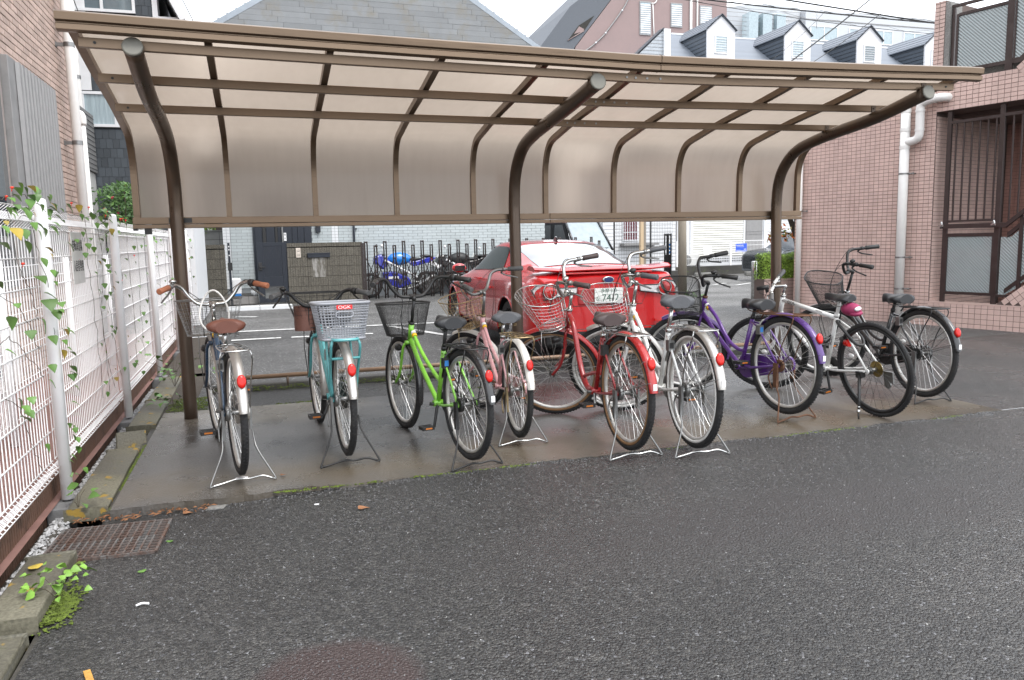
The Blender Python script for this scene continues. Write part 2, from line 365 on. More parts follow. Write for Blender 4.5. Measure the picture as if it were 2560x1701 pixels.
# road paint
mb = MB(); z = .001
for a, b in (((-.48,16.2),(-.1,15.95)), ((-.4,13.33),(.86,13.28)), ((.95,13.27),(2.8,13.1)), ((-.45,12.12),(.25,12.12)), ((.4,12.1),(1.6,12.0))):
    d = (Vector(b)-Vector(a)).normalized(); p = Vector((-d.y, d.x))*.07
    mb.quad((a[0]-p.x,a[1]-p.y,z),(b[0]-p.x,b[1]-p.y,z),(b[0]+p.x,b[1]+p.y,z),(a[0]+p.x,a[1]+p.y,z))
for a, b in (((2.0,13.0),(2.6,11.2)), ((14.0,24.6),(15.2,22.6)), ((12.6,18.9),(13.6,19.6)), ((12.2,19.4),(13.0,20.0))):
    d = (Vector(b)-Vector(a)).normalized(); p = Vector((-d.y, d.x))*.06
    mb.quad((a[0]-p.x,a[1]-p.y,z),(b[0]-p.x,b[1]-p.y,z),(b[0]+p.x,b[1]+p.y,z),(a[0]+p.x,a[1]+p.y,z))
struct('road_markings', mb, m_line)

# ---------------------------------------------------------------- kerb and pipe rail behind the strip
mb = MB(); 
for i in range(7): mb.bx(-.5+.9*i, .392+.9*i, 7.76, 7.90, -.05, .055)
t = obj('kerb', mb, m_dkconc, bevel=.01); tag(t, 'low dark damp kerb with moss under the brown pipe rail', 'kerb')
m_bronze = M('bronze anodised aluminium', (.185,.132,.090), .36, .7, var=.10, scale=3, stretch=(.2,3,3), dirt=(.10,.07,.05), dscale=5, dlo=.55, dhi=.8)
m_bronze_dk = M('dark bronze tube', (.095,.068,.050), .30, .5, var=.12, scale=4, stretch=(1,1,.3), dirt=(.12,.075,.04), dscale=6, dlo=.5, dhi=.8)
m_capgrey = M('grey plastic cap', (.17,.165,.14), .55)
m_chrome = M('polished steel', (.50,.50,.49), .18, 1, var=.08)
m_steel = M('dull steel', (.24,.24,.235), .38, .85, var=.12)
m_black = M('black plastic', (.018,.018,.018), .45)
m_blackp = M('black paint', (.014,.014,.015), .25, coat=.4)
t = thing('pipe_rail', 'long low brown pipe rail on the ground behind the bicycles', 'rail', (0,7.74,0))
mb = MB(); mb.cyl((-.35,.06,.12), (5.7,-.05,.12), .022, 12); obj('pipe', mb, M('tan painted pipe', (.30,.20,.13), .35, .3), t)
for x in (.2, 2.0, 3.8, 5.5):
    mb = MB(); mb.cyl((x,.03,.0), (x,.03,.11), .012, 8); obj('support', mb, m_bronze_dk, t)

# ---------------------------------------------------------------- bicycle shelter
X0, YB, W = -.883, 6.786, .681
SAG = [.031,.016,.003,-.008,-.016,-.026,-.020,-.008,.004,.020]
def sag(x, d):
    i = max(0, min(8.999, (x-X0)/W)); k = int(i); s = SAG[k]*(1-(i-k)) + SAG[k+1]*(i-k)
    return s * max(0, d)/1.9
PROF = cat([(d,0,h) for d,h in ((0,1.575),(.004,1.86),(.012,1.99),(.045,2.09),(.10,2.165),(.18,2.21),(.35,2.245),(.756,2.32),(1.32,2.40),(1.90,2.50))], 4)
def off(prof, k):
    """shift the profile towards the outside (behind and above)"""
    out = []
    for i, p in enumerate(prof):
        t = (prof[min(len(prof)-1,i+1)] - prof[max(0,i-1)]).normalized()
        out.append(p + Vector((-t.z, 0, t.x)) * k)
    return out
def at_(x, p): return Vector((x, YB - p.x, p.z + sag(x, p.x)))
shel = thing('bicycle_shelter', 'long brown cantilever bicycle shelter with smoked curved roof over the parked bicycles', 'shelter', (0,0,0))
for i in range(10):
    x = X0 + W*i; w = .021 if i not in (0,9) else .024
    a = off(PROF, .004); b = off(PROF, .048); mb = MB()
    ra = [[at_(x-w,p) for p in a],[at_(x+w,p) for p in a],[at_(x+w,p) for p in b],[at_(x-w,p) for p in b]]
    mb.grid([list(c) for c in zip(*ra)], False, True)
    obj('rib', mb, m_bronze, shel)
m_pc = bpy.data.materials.new('smoked polycarbonate'); m_pc.use_nodes = True
N, L = m_pc.node_tree.nodes, m_pc.node_tree.links; N.remove(N['Principled BSDF'])
tr = N.new('ShaderNodeBsdfTranslucent'); df = N.new('ShaderNodeBsdfDiffuse'); rf = N.new('ShaderNodeBsdfRefraction'); gl = N.new('ShaderNodeBsdfGlossy')
rf.inputs['IOR'].default_value = 1.06; rf.inputs['Roughness'].default_value = .6; gl.inputs['Roughness'].default_value = .22
tc = N.new('ShaderNodeTexCoord'); ns = N.new('ShaderNodeTexNoise'); ns.inputs['Scale'].default_value = 6; ns.inputs['Detail'].default_value = 8
mp = N.new('ShaderNodeMapping'); mp.inputs['Scale'].default_value = (3,1,.35); L.new(tc.outputs['Object'], mp.inputs[0]); L.new(mp.outputs[0], ns.inputs['Vector'])
mr = N.new('ShaderNodeMapRange'); mr.inputs['From Min'].default_value = .3; mr.inputs['From Max'].default_value = .75; mr.inputs['To Min'].default_value = .965; mr.inputs['To Max'].default_value = 1.03; L.new(ns.outputs[0], mr.inputs[0])
for sh, col in ((tr,(.42,.352,.29)), (df,(.22,.18,.15)), (rf,(.46,.385,.315))):
    v = N.new('ShaderNodeVectorMath'); v.operation = 'SCALE'; v.inputs[0].default_value = col; L.new(mr.outputs[0], v.inputs['Scale']); L.new(v.outputs[0], sh.inputs[0])
a1 = N.new('ShaderNodeMixShader'); a1.inputs[0].default_value = .36; L.new(tr.outputs[0], a1.inputs[1]); L.new(rf.outputs[0], a1.inputs[2])
a2 = N.new('ShaderNodeMixShader'); a2.inputs[0].default_value = .12; L.new(a1.outputs[0], a2.inputs[1]); L.new(df.outputs[0], a2.inputs[2])
fr = N.new('ShaderNodeFresnel'); fr.inputs[0].default_value = 1.45
a3 = N.new('ShaderNodeMixShader'); L.new(fr.outputs[0], a3.inputs[0]); L.new(a2.outputs[0], a3.inputs[1]); L.new(gl.outputs[0], a3.inputs[2])
L.new(a3.outputs[0], N['Material Output'].inputs[0])
for i in range(9):
    x = X0 + W*i; p = off(PROF, .052); mb = MB()
    g = [[at_(x+.008+(W-.016)*k/6, q) + Vector((0, .010*math.sin(PI*k/6)*(1 if q.x < .1 else 0), .006*math.sin(PI*k/6)*(1 if q.x > .3 else 0))) for k in range(7)] for q in p]
    mb.grid(g, True); obj('roof_panel', mb, m_pc, shel)
def rail(name, d, h, hh, ww, x0, x1, mat, n=40, parent=None):
    mb = MB(); pts = []
    rows = []
    for k in range(n+1):
        x = x0+(x1-x0)*k/n; s = sag(x, d); y = YB-d; rows.append([Vector((x,y-ww,h-hh+s)), Vector((x,y+ww,h-hh+s)), Vector((x,y+ww,h+hh+s)), Vector((x,y-ww,h+hh+s))])
    mb.grid(rows, False, True); mb.quad(*reversed(rows[0])); mb.quad(*rows[-1])
    return obj(name, mb, mat, parent or shel, bevel=.002)
xe = X0+9*W
for d, h in ((.76,2.30),(1.32,2.376),(1.835,2.455)):
    rl = rail('rail', d, h, .026, .019, X0+.02, xe-.02, m_bronze)
    for x in (X0+.1, X0+.24, X0+5*W-.10, X0+5*W-.035, X0+5*W+.05, X0+5*W+.15, xe-.1, xe-.24):
        mb = MB(); s = sag(x, d); mb.cyl((x, YB-d-.023, h+s), (x, YB-d-.018, h+s), .008, 8); obj('bolt', mb, m_steel if .2 < (x-X0) < 5.8 else m_black, rl)
# stepped front gutter beam in two lengths
def fascia(x0, x1):
    sec = [(.0,.000),(.022,.004),(.022,.034),(.010,.038),(.010,.047),(.034,.050),(.038,.090),(.020,.100),(.0,.104),(-.035,.100),(-.035,.0)]
    rows = []
    for k in range(21):
        x = x0+(x1-x0)*k/20; s = sag(x, 1.93); rows.append([Vector((x, YB-1.93-a, 2.488+b+s)) for a, b in sec])
    mb = MB(); mb.grid(rows, False, True); n = len(sec); mb.f += [tuple(range(n)), tuple(20*n+q for q in reversed(range(n)))]; mb.sm += [False, False]
    return obj('front_beam', mb, m_bronze, shel, bevel=.002)
fascia(X0-.065, X0+5*W+.10); fascia(X0+5*W+.104, xe+.15)
for x0, x1 in ((X0-.03, X0+5*W+.02), (X0+5*W+.024, xe+.02)):
    mb = MB(); mb.bx(x0, x1, YB-.03, YB+.06, 1.548, 1.60); mb.bx(x0, x1, YB-.036, YB+.05, 1.515, 1.545)
    obj('bottom_beam', mb, m_bronze, shel, bevel=.003)
mb = MB(); mb.bx(X0+.23, X0+.40, YB-.033, YB-.0305, 1.556, 1.594); obj('maker_plate', mb, m_black, shel)
mb = MB(); mb.bx(X0+.05, X0+.10, YB-.03, YB+.02, 1.47, 1.514); mb.bx(X0-.03, X0+.0, YB-.034, YB+.03, 1.50, 1.53); obj('beam_bracket', mb, m_black, shel)
for x, dz in ((-.59, .075), (2.19, 0), (4.93, .03)):
    P = cat([(x,6.68,-.02),(x,6.69,.8),(x,6.71,1.50),(x,6.71,1.70),(x,6.68,1.88),(x,6.59,2.03),(x,6.42,2.15),(x,6.15,2.215),(x,5.85,2.255),(x,5.4,2.31),(x,4.885,2.385+dz)], 6)
    mb = MB(); mb.tube(P, .051, 24); ps = obj('post', mb, m_bronze_dk, shel)
    e = P[-1]; dr = (P[-1]-P[-3]).normalized()
    mb = MB(); mb.tube([e-dr*.004, e+dr*.006, e+dr*.010], [.055,.055,.047], 24); obj('end_cap', mb, m_capgrey, ps)
    mb = MB(); mb.tube([e-dr*.02, e+dr*.003], .054, 24, caps=False); obj('cap_ring', mb, m_bronze_dk, ps)
    for d, h in ((.76,2.30),(1.32,2.376),(1.835,2.455)):
        s = sag(x, d); mb = MB(); mb.bx(x-.02, x+.02, YB-d-.024, YB-d-.019, h-.05+s, h+.022+s); mb.cyl((x,YB-d-.03,h+s),(x,YB-d-.022,h+s),.008,8); obj('bracket', mb, m_bronze_dk, ps)

# ---------------------------------------------------------------- drain along the fence
FX = -1.135
t = thing('drain_channel', 'open concrete drain channel under the mossy lids beside the white fence', 'drain', (0,0,0))
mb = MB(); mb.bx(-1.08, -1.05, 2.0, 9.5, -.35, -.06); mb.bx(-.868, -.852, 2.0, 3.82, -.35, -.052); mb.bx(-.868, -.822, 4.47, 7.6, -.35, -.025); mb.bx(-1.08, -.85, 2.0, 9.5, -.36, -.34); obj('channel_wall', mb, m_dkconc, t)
mb = MB(); mb.quad((-1.17,2,-.1),(-1.06,2,-.1),(-1.06,13,-.1),(-1.17,13,-.1)); mb.quad((-1.08,9.0,-.02),(-.6,9.0,-.02),(-.6,13,-.02),(-1.08,13,-.02)); mb.quad((-.87,6.95,-.02),(-.58,6.95,-.02),(-.58,9.2,-.02),(-.87,9.2,-.02)); struct('verge_soil', mb, M('damp soil', (.05,.04,.03), .9, bump=.6))
lidm = []
def lid(x0, x1, y0, y1, z=0, rot=None, lab='', th=.055):
    b = MB(); cx, cy = (x0+x1)/2, (y0+y1)/2; w, l = (x1-x0)/2, (y1-y0)/2; ny = 8
    rows = [[Vector((sx*w*(1+random.uniform(-.02,.02)), -l+2*l*k/ny, zz)) for sx, zz in ((-1,-th),(-1,0),(0,.003),(1,0),(1,-th))] for k in range(ny+1)]
    b.grid(rows, False, True); n = 5; b.f += [tuple(range(n)), tuple(ny*n+q for q in reversed(range(n)))]; b.sm += [False, False]
    o = obj('drain_cover', b, m_lid, bevel=.008); o.location = (cx, cy, z)
    if rot: o.rotation_euler = rot
    tag(o, lab, 'drain lid', 'concrete drain lids along the fence'); return o
lid(-1.06, -.872, 2.35, 3.09, -.012, (0,R(1),R(1)), 'concrete drain lid nearest the camera, in the bottom left corner')
lid(-1.065, -.872, 3.19, 3.87, -.002, (0,R(-1.5),0), 'yellow spotted concrete drain lid beside the green weed, in front of the rusty grate')
lid(-1.05, -.850, 4.50, 5.80, .0, (0,R(.8),R(.5)), 'long mossy concrete drain lid just behind the rusty grate')
lid(-1.04, -.842, 6.52, 7.6, -.002, None, 'yellow stained concrete drain lid beside the foot of the left shelter post')
lid(-1.04, -.842, 7.65, 8.95, -.004, None, 'farthest concrete drain lid, behind the left shelter post')
b = MB(); b.bx(-.10, .10, -.03, .03, -.10, .12); o = obj('broken_lid_piece', b, m_lid, bevel=.01); o.location = (-.94, 6.05, -.05); o.rotation_euler = (R(-38), 0, R(8)); tag(o, 'broken concrete lid piece tipped up in the open drain', 'drain lid')
# rusty grate
m_rust = M('rusty iron', (.11,.062,.045), .7, .3, var=.35, scale=14, dirt=(.15,.145,.14), dscale=9, dlo=.42, dhi=.6, bump=.4)
t = thing('drain_grate', 'rusty steel drain grate set in the asphalt by the fence', 'grate', (-.772, 4.085, -.035), (0,0,R(-3)))
gw, gl_ = .255, .225
mb = MB(); mb.bx(-gw,gw,-gl_,-gl_+.012,-.03,0); mb.bx(-gw,gw,gl_-.012,gl_,-.03,0); mb.bx(-gw,-gw+.012,-gl_,gl_,-.03,.0005); mb.bx(gw-.012,gw,-gl_,gl_,-.03,.0005); obj('grate_frame', mb, m_rust, t)
bm_ = MB(); bm_.bx(-.004,.004,-gl_,gl_,-.028,.002); me1 = bm_.mesh('bar', m_rust)
bm_ = MB(); bm_.bx(-gw,gw,-.0035,.0035,-.014,-.001); me2 = bm_.mesh('cross_bar', m_rust)
for i in range(14): link('bar', me1, t, (-gw+.033*(i+1), 0, 0))
for i in range(11): link('cross_bar', me2, t, (0, -gl_+.0375*(i+1), 0))
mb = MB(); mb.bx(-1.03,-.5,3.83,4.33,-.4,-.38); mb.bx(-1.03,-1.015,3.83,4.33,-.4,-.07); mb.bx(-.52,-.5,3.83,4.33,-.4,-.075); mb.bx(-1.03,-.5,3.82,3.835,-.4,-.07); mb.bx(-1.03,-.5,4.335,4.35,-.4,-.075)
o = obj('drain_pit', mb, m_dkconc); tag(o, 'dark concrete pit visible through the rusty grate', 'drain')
# white gravel, brown board, footings
mb = MB()
for _ in range(5200): stone(FX+.035+random.uniform(-.02,.075), random.uniform(2.2,8.6), -.075+random.uniform(0,.018), random.uniform(.006,.016))
struct('white_gravel', mb, M('white gravel', (.36,.36,.36), .7, var=.2, island=.35), kind='stuff')
t = thing('edging_board', 'reddish brown ribbed edging board under the white fence', 'board', (FX-.03, 2.2, 0))
mb = MB(); mb.bx(-.012,0,0,11,-.12,.10)
k = 0
while k < 11: mb.bx(0,.006,k,k+.028,-.12,.098); k += .036
obj('board', mb, M('brown board', (.13,.072,.048), .7, dirt=(.05,.03,.02), dscale=6), t)

# ---------------------------------------------------------------- white mesh fence
m_white = M('white powder coat', (.90,.90,.90), .5, var=.02, dirt=(.62,.62,.6), dscale=7, dlo=.66, dhi=.9)
fence = thing('mesh_fence', 'tall white welded mesh fence with vines on the left of the shelter', 'fence', (FX,0,0))
PY = [2.55, 4.75, 6.93, 9.10, 11.3, 13.4, 15.3]
ZT = 1.60
mb = MB(); mb.tube([(0,0,0),(0,0,1.615),(0,0,1.63),(0,0,1.637)], [.031,.031,.027,.010], 20); pm = mb.mesh('post', m_white)
mb = MB(); mb.cyl((-.03,0,0),(.045,0,0),.006,8); bolt = mb.mesh('bolt', m_steel)
for y in PY:
    p = link('post', pm, fence, (.055, y, 0))
    for z in (.35, .95, 1.45): link('bolt', bolt, p, (0, 0, z), (0,0,R(90)))
mb = MB()
vp = [(0,0,.13),(-.035,0,.155),(.030,0,.19),(0,0,.22),(0,0,1.48),(.030,0,1.51),(-.035,0,1.555),(.002,0,1.585)]
mb.tube(vp, .0028, 5, smooth=False); vw = mb.mesh('wire', m_white)
for a, b in zip(PY[:-1], PY[1:]):
    ln = b-a-.05; mb = MB()
    for z in (.225, 1.475): mb.tube([(.005,0,z),(.005,ln,z)], .0040, 6)
    for x, z in ((-.037,.155),(.033,.19),(.033,1.51),(-.037,1.555),(.0,.13),(.003,1.587)): mb.tube([(x,0,z),(x,ln,z)], .0030, 6)
    pn = obj('mesh_panel', mb, m_white, fence); pn.location = (0, a+.025, 0)
    n = int(ln/.0505)
    for i in range(n): link('wire', vw, pn, (0, .02+i*(ln-.04)/(n-1), 0))
    mb = MB(); mb.tube([(.006,0,0),(.006,ln,0)], .0042, 6); hw = mb.mesh('cross_wire', m_white)
    for z in (.385,.54,.70,.855,1.01,1.17,1.325): link('cross_wire', hw, pn, (0,0,z))
m_ftg = M('grey footing', (.17,.17,.17), .8, bump=.3)
for y, l in zip(PY[:5], ('in front of the grate', 'nearest the rusty grate', 'beside the open gap in the drain', 'behind the left shelter post', 'farthest along the fence')):
    if y < 3: continue
    b = MB(); b.bx(-.04,.10,-.13,.13,-.13,-.012); o = obj('fence_footing', b, m_ftg, bevel=.006); o.location = (FX+.02, y-.02, 0); tag(o, 'grey concrete footing block under a white fence post, ' + l, 'footing', 'fence post footings')
# notice plate on the fence
t = thing('notice_plate', 'small white notice plate with black characters wired to the fence', 'sign', (FX+.022, 5.72, 1.31), (R(90),0,R(90)))
mb = MB(); mb.bx(-.165,.165,-.165,.165,-.002,.002); obj('plate', mb, M('notice white', (.72,.72,.69), .5), t, bevel=.001)
m_ink = M('black print', (.02,.02,.02), .6)
for k, s in enumerate(('自転車置場', '入居者専用')): 
    o = link('lettering', text_mesh(s, .062, m_ink, .0004), t, (0, .075-.13*k, .003)); o.scale = (.95,1.25,1)
# ---------------------------------------------------------------- bicycles
def paint(name, col, **k): return M(name, col, .28, .0, var=.06, coat=.6, **k)
m_rub = M('tyre rubber', (.017,.017,.018), .75, dirt=(.045,.041,.036), dscale=9, dlo=.48, dhi=.75, bump=.5, bscale=300)
m_rubtan = M('tan tyre wall', (.20,.11,.05), .7)
m_rubwhite = M('white tyre wall', (.66,.65,.62), .6)
m_rim = M('dull aluminium rim', (.62,.61,.58), .42, .75, var=.12)
m_rimblk = M('black rim', (.02,.02,.02), .35)
m_spoke = M('steel spoke', (.66,.66,.65), .3, .9)
m_spokeblk = M('black spoke', (.03,.03,.03), .3, .5)
m_rustm = M('rusted steel', (.14,.07,.04), .7, .4, var=.4, scale=30)
m_goldr = M('tarnished steel', (.36,.27,.15), .35, .85, var=.25, scale=20)
m_red = M('red reflector', (.55,.010,.005), .25, coat=.3, spec=.3); 
m_red.node_tree.nodes['Principled BSDF'].inputs['Subsurface Weight'].default_value = 0
m_amber = M('amber reflector', (.50,.15,.02), .2, coat=.6)
m_clear = M('clear reflector', (.75,.75,.72), .15, coat=1)
m_cable = M('cable housing', (.02,.02,.02), .5)
m_vinylblk = M('black vinyl', (.022,.023,.025), .42, var=.1, bump=.25, bscale=180)
m_vinylgry = M('grey vinyl', (.085,.088,.095), .5, var=.1, bump=.25, bscale=180)
m_vinylbrn = M('brown vinyl', (.13,.045,.028), .4, var=.12, bump=.25, bscale=180)
m_vinyldbr = M('dark brown vinyl', (.055,.038,.036), .42, var=.12)
m_gripbrn = M('brown grip', (.33,.12,.06), .5)
m_gripgry = M('grey grip', (.09,.09,.09), .6); m_gripdbr = M('dark brown grip', (.06,.04,.038), .5)
m_sticker = M('yellow sticker', (.85,.50,.02), .4); m_stickw = M('white sticker', (.8,.8,.8), .4)
m_blueplast = M('blue lock label', (.03,.20,.55), .3)

def ring(mb, r, prof, n=72, y=0):
    rows = []
    for i in range(n):
        a = 2*PI*i/n; rows.append([Vector(((r+p)*math.cos(a), q+y, (r+p)*math.sin(a))) for p, q in prof])
    rows.append(rows[0]); mb.grid(rows, True, True); return mb
_wc = {}
def wheel_meshes(Rw, tw, mrim, mty, msp, wall):
    k = (Rw, tw, mrim.name, msp.name, wall.name if wall else '')
    if k in _wc: return _wc[k]
    d = {}
    b = MB(); rr = Rw - tw*1.35
    ring(b, rr, [(.004,-.0115),(.004,.0115),(-.006,.0125),(-.016,.006),(-.018,0),(-.016,-.006),(-.006,-.0125)]); d['rim'] = b.mesh('wheel', mrim)
    b = MB(); n = 10; ring(b, Rw-tw*.62, [(tw*.62*math.cos(2*PI*q/n), tw*.58*math.sin(2*PI*q/n)) for q in range(n)])
    for i in range(90):      # tread blocks
        a = 2*PI*i/90
        for s in (-1, 1):
            Mx = Matrix.Rotation(-a + (s*.02), 4, 'Y'); b.bx(Rw-.0035, Rw+.0005, s*.002, s*tw*.33, -.006, .004, Mx)
    d['tyre'] = b.mesh('tyre', mty)
    if wall:
        b = MB()
        for s in (-1, 1): ring(b, Rw-tw*1.08, [(tw*.28*math.cos(2*PI*q/6), s*tw*.40 + tw*.22*math.sin(2*PI*q/6)) for q in range(6)], 60)
        d['wall'] = b.mesh('tyre_wall', wall)
    b = MB(); b.cyl((0,-.04,0),(0,.04,0),.014,12); b.cyl((0,-.034,0),(0,-.030,0),.026,14); b.cyl((0,.030,0),(0,.034,0),.026,14); b.cyl((0,-.075,0),(0,.075,0),.005,8)
    d['hub'] = b.mesh('hub', m_steel)
    d['sp'] = []
    for s in (-1, 1):
        for c in (-1, 1):
            b = MB(); a = R(68)*c; b.tube([(.024*math.sin(a), s*.032, .024*math.cos(a)), (0, s*.003, rr-.012)], .00125, 4, smooth=False); d['sp'].append(b.mesh('spoke', msp))
    _wc[k] = d; return d
def wheel(root, Mx, P):
    d = wheel_meshes(P['R'], P.get('tw', .0185*2*.5+.016), P['rim'], P.get('tyre', m_rub), P['spoke'], P.get('wall'))
    w = link('wheel', d['rim'], root); w.matrix_basis = Mx
    link('tyre', d['tyre'], w); link('hub', d['hub'], w)
    if 'wall' in d: link('tyre_wall', d['wall'], w)
    n = P.get('ns', 36)
    for i in range(n):
        a = 2*PI*i/n; link('spoke', d['sp'][i % 4], w, None, (0, a, 0))
    b = MB(); b.ball((P['R']*.60, .0, P['R']*.22), .028, .012, .017, 10, 6); obj('wheel_reflector', b, m_clear, w)
    b = MB(); b.cyl((.02,0,-P['R']+.055),(.02,0,-P['R']+.02),.004,6); obj('valve', b, m_black, w)
    return w
def fender(b, Rf, a0, a1, cx, cz, w=.027, n=34):
    rows = []
    for i in range(n+1):
        a = a0+(a1-a0)*i/n; e = 1 if 0 < i < n else .85
        prof = [(-.012,-w),(-.003,-w*.86),(.006,-w*.45),(.009,0),(.006,w*.45),(-.003,w*.86),(-.012,w)]
        rows.append([Vector((cx+(Rf+p)*math.cos(a), q*e, cz+(Rf+p)*math.sin(a))) for p, q in prof])
    b.grid(rows, True); rows2 = [[p + (Vector((cx,p.y,cz))-p).normalized()*.0015 for p in r][::-1] for r in rows]
    b.grid(rows2, True)
def basket_rings(cx, cz0, cz1, l0, l1, w0, w1, k, n=44, dip_=0, sq=3.2):
    """outline at level k (0 bottom .. 1 top): superellipse"""
    pts = []; l = l0+(l1-l0)*k; w = w0+(w1-w0)*k; z = cz0+(cz1-cz0)*k
    for i in range(n):
        a = 2*PI*i/n; ca, sa = math.cos(a), math.sin(a); rr = (abs(ca)**sq + abs(sa)**sq)**(-1/sq)
        x = ca*rr*l/2; y = sa*rr*w/2
        zz = z + (dip_*k*(-x/(l/2)) if dip_ else 0)
        pts.append(Vector((cx + x + (l1-l0)*k*.35, y, zz)))
    return pts
def basket(root, mat, kind, Mx, cx=1.12-.10, z0=.70, h=.22, l0=.20, l1=.30, w0=.24, w1=.39, dip_=.0, sq=2.8):
    b = MB()
    if kind == 'mesh':
        nr, nv, rw = 26, 120, .0009
    elif kind == 'wire': nr, nv, rw = 8, 28, .0011
    else: nr, nv, rw = 12, 40, .0016
    rings = [basket_rings(cx, z0, z0+h, l0, l1, w0, w1, k/nr, nv, dip_, sq) for k in range(nr+1)]
    for r in rings[:-1]: b.tube(r[::(2 if kind == 'mesh' else 1)], rw, 4, closed=True, smooth=False)
    for i in range(nv): b.tube([rings[0][i], rings[nr//2][i], rings[nr][i]], rw, 4, caps=False, smooth=False)
    c = rings[0]
    for i in range(1, nv//2, 2 if kind == 'mesh' else 1): b.tube([c[i], c[-i]], rw, 4, caps=False, smooth=False)
    for i in range(-nv//4+1, nv//4, 2 if kind == 'mesh' else 1): b.tube([c[i], c[(nv//2-i) % nv]], rw, 4, caps=False, smooth=False)
    bk = obj('basket', b.xf(Mx), mat, root)
    b = MB(); b.tube(rings[-1], .0042 if kind != 'mesh' else .0055, 8, closed=True); obj('basket_rim', b.xf(Mx), mat, bk)
    b = MB(); b.tube(rings[0], .003, 6, closed=True)
    for y in (-.06, .06): b.tube([Vector((cx-l0/2-.01, y, z0+h*.8)), Vector((cx-l0/2, y, z0)), Vector((cx+l0/2, y, z0))], .0032, 6)
    obj('basket_brace', b.xf(Mx), mat, bk)
    return bk
def saddle(root, x, z, m, P, sport=False):
    b = MB(); L_, Wd = (.265, .070) if sport else (.265, .114)
    st = [(-.105,.55,.0),(-.095,.86,.004),(-.07,1.0,.008),(-.03,.96,.006),(.01,.70,.001),(.05,.40,.0),(.09,.26,.004),(.13,.22,.006),(.15,.14,.0)]
    rows = []
    for sx, sw, dz in st:
        w = Wd*sw; top = .0 + dz; th = .068 if not sport else .032; row = []
        for q in range(14):
            a = 2*PI*q/14; cy, cz = math.cos(a), math.sin(a)
            row.append(Vector((x+sx, w*cy, z + top + (cz*.026 if cz > 0 else cz*th*(.6+.4*abs(cy))) - .012*cy*cy)))
        rows.append(row)
    b.grid(rows, True, True)
    for e in (0, -1): b.add(rows[e], [tuple(range(14))], True)
    s = obj('saddle', b, m, root)
    sub = s.modifiers.new('sub', 'SUBSURF'); sub.levels = 1; sub.render_levels = 1
    b = MB()
    for y in (-.022, .022): b.tube(cat([(x-.08,y*1.6,z-.03),(x-.05,y,z-.058),(x+.05,y,z-.058),(x+.11,y*.5,z-.02)], 4), .0035, 6)
    if not sport:
        for y in (-.055, .055):
            pts = [Vector((x-.075+.012*math.cos(k*.9), y+.012*math.sin(k*.9), z-.072+k*.0016)) for k in range(28)]; b.tube(pts, .0022, 5)
    obj('saddle_springs', b, P.get('stm', m_steel), s)
    return s

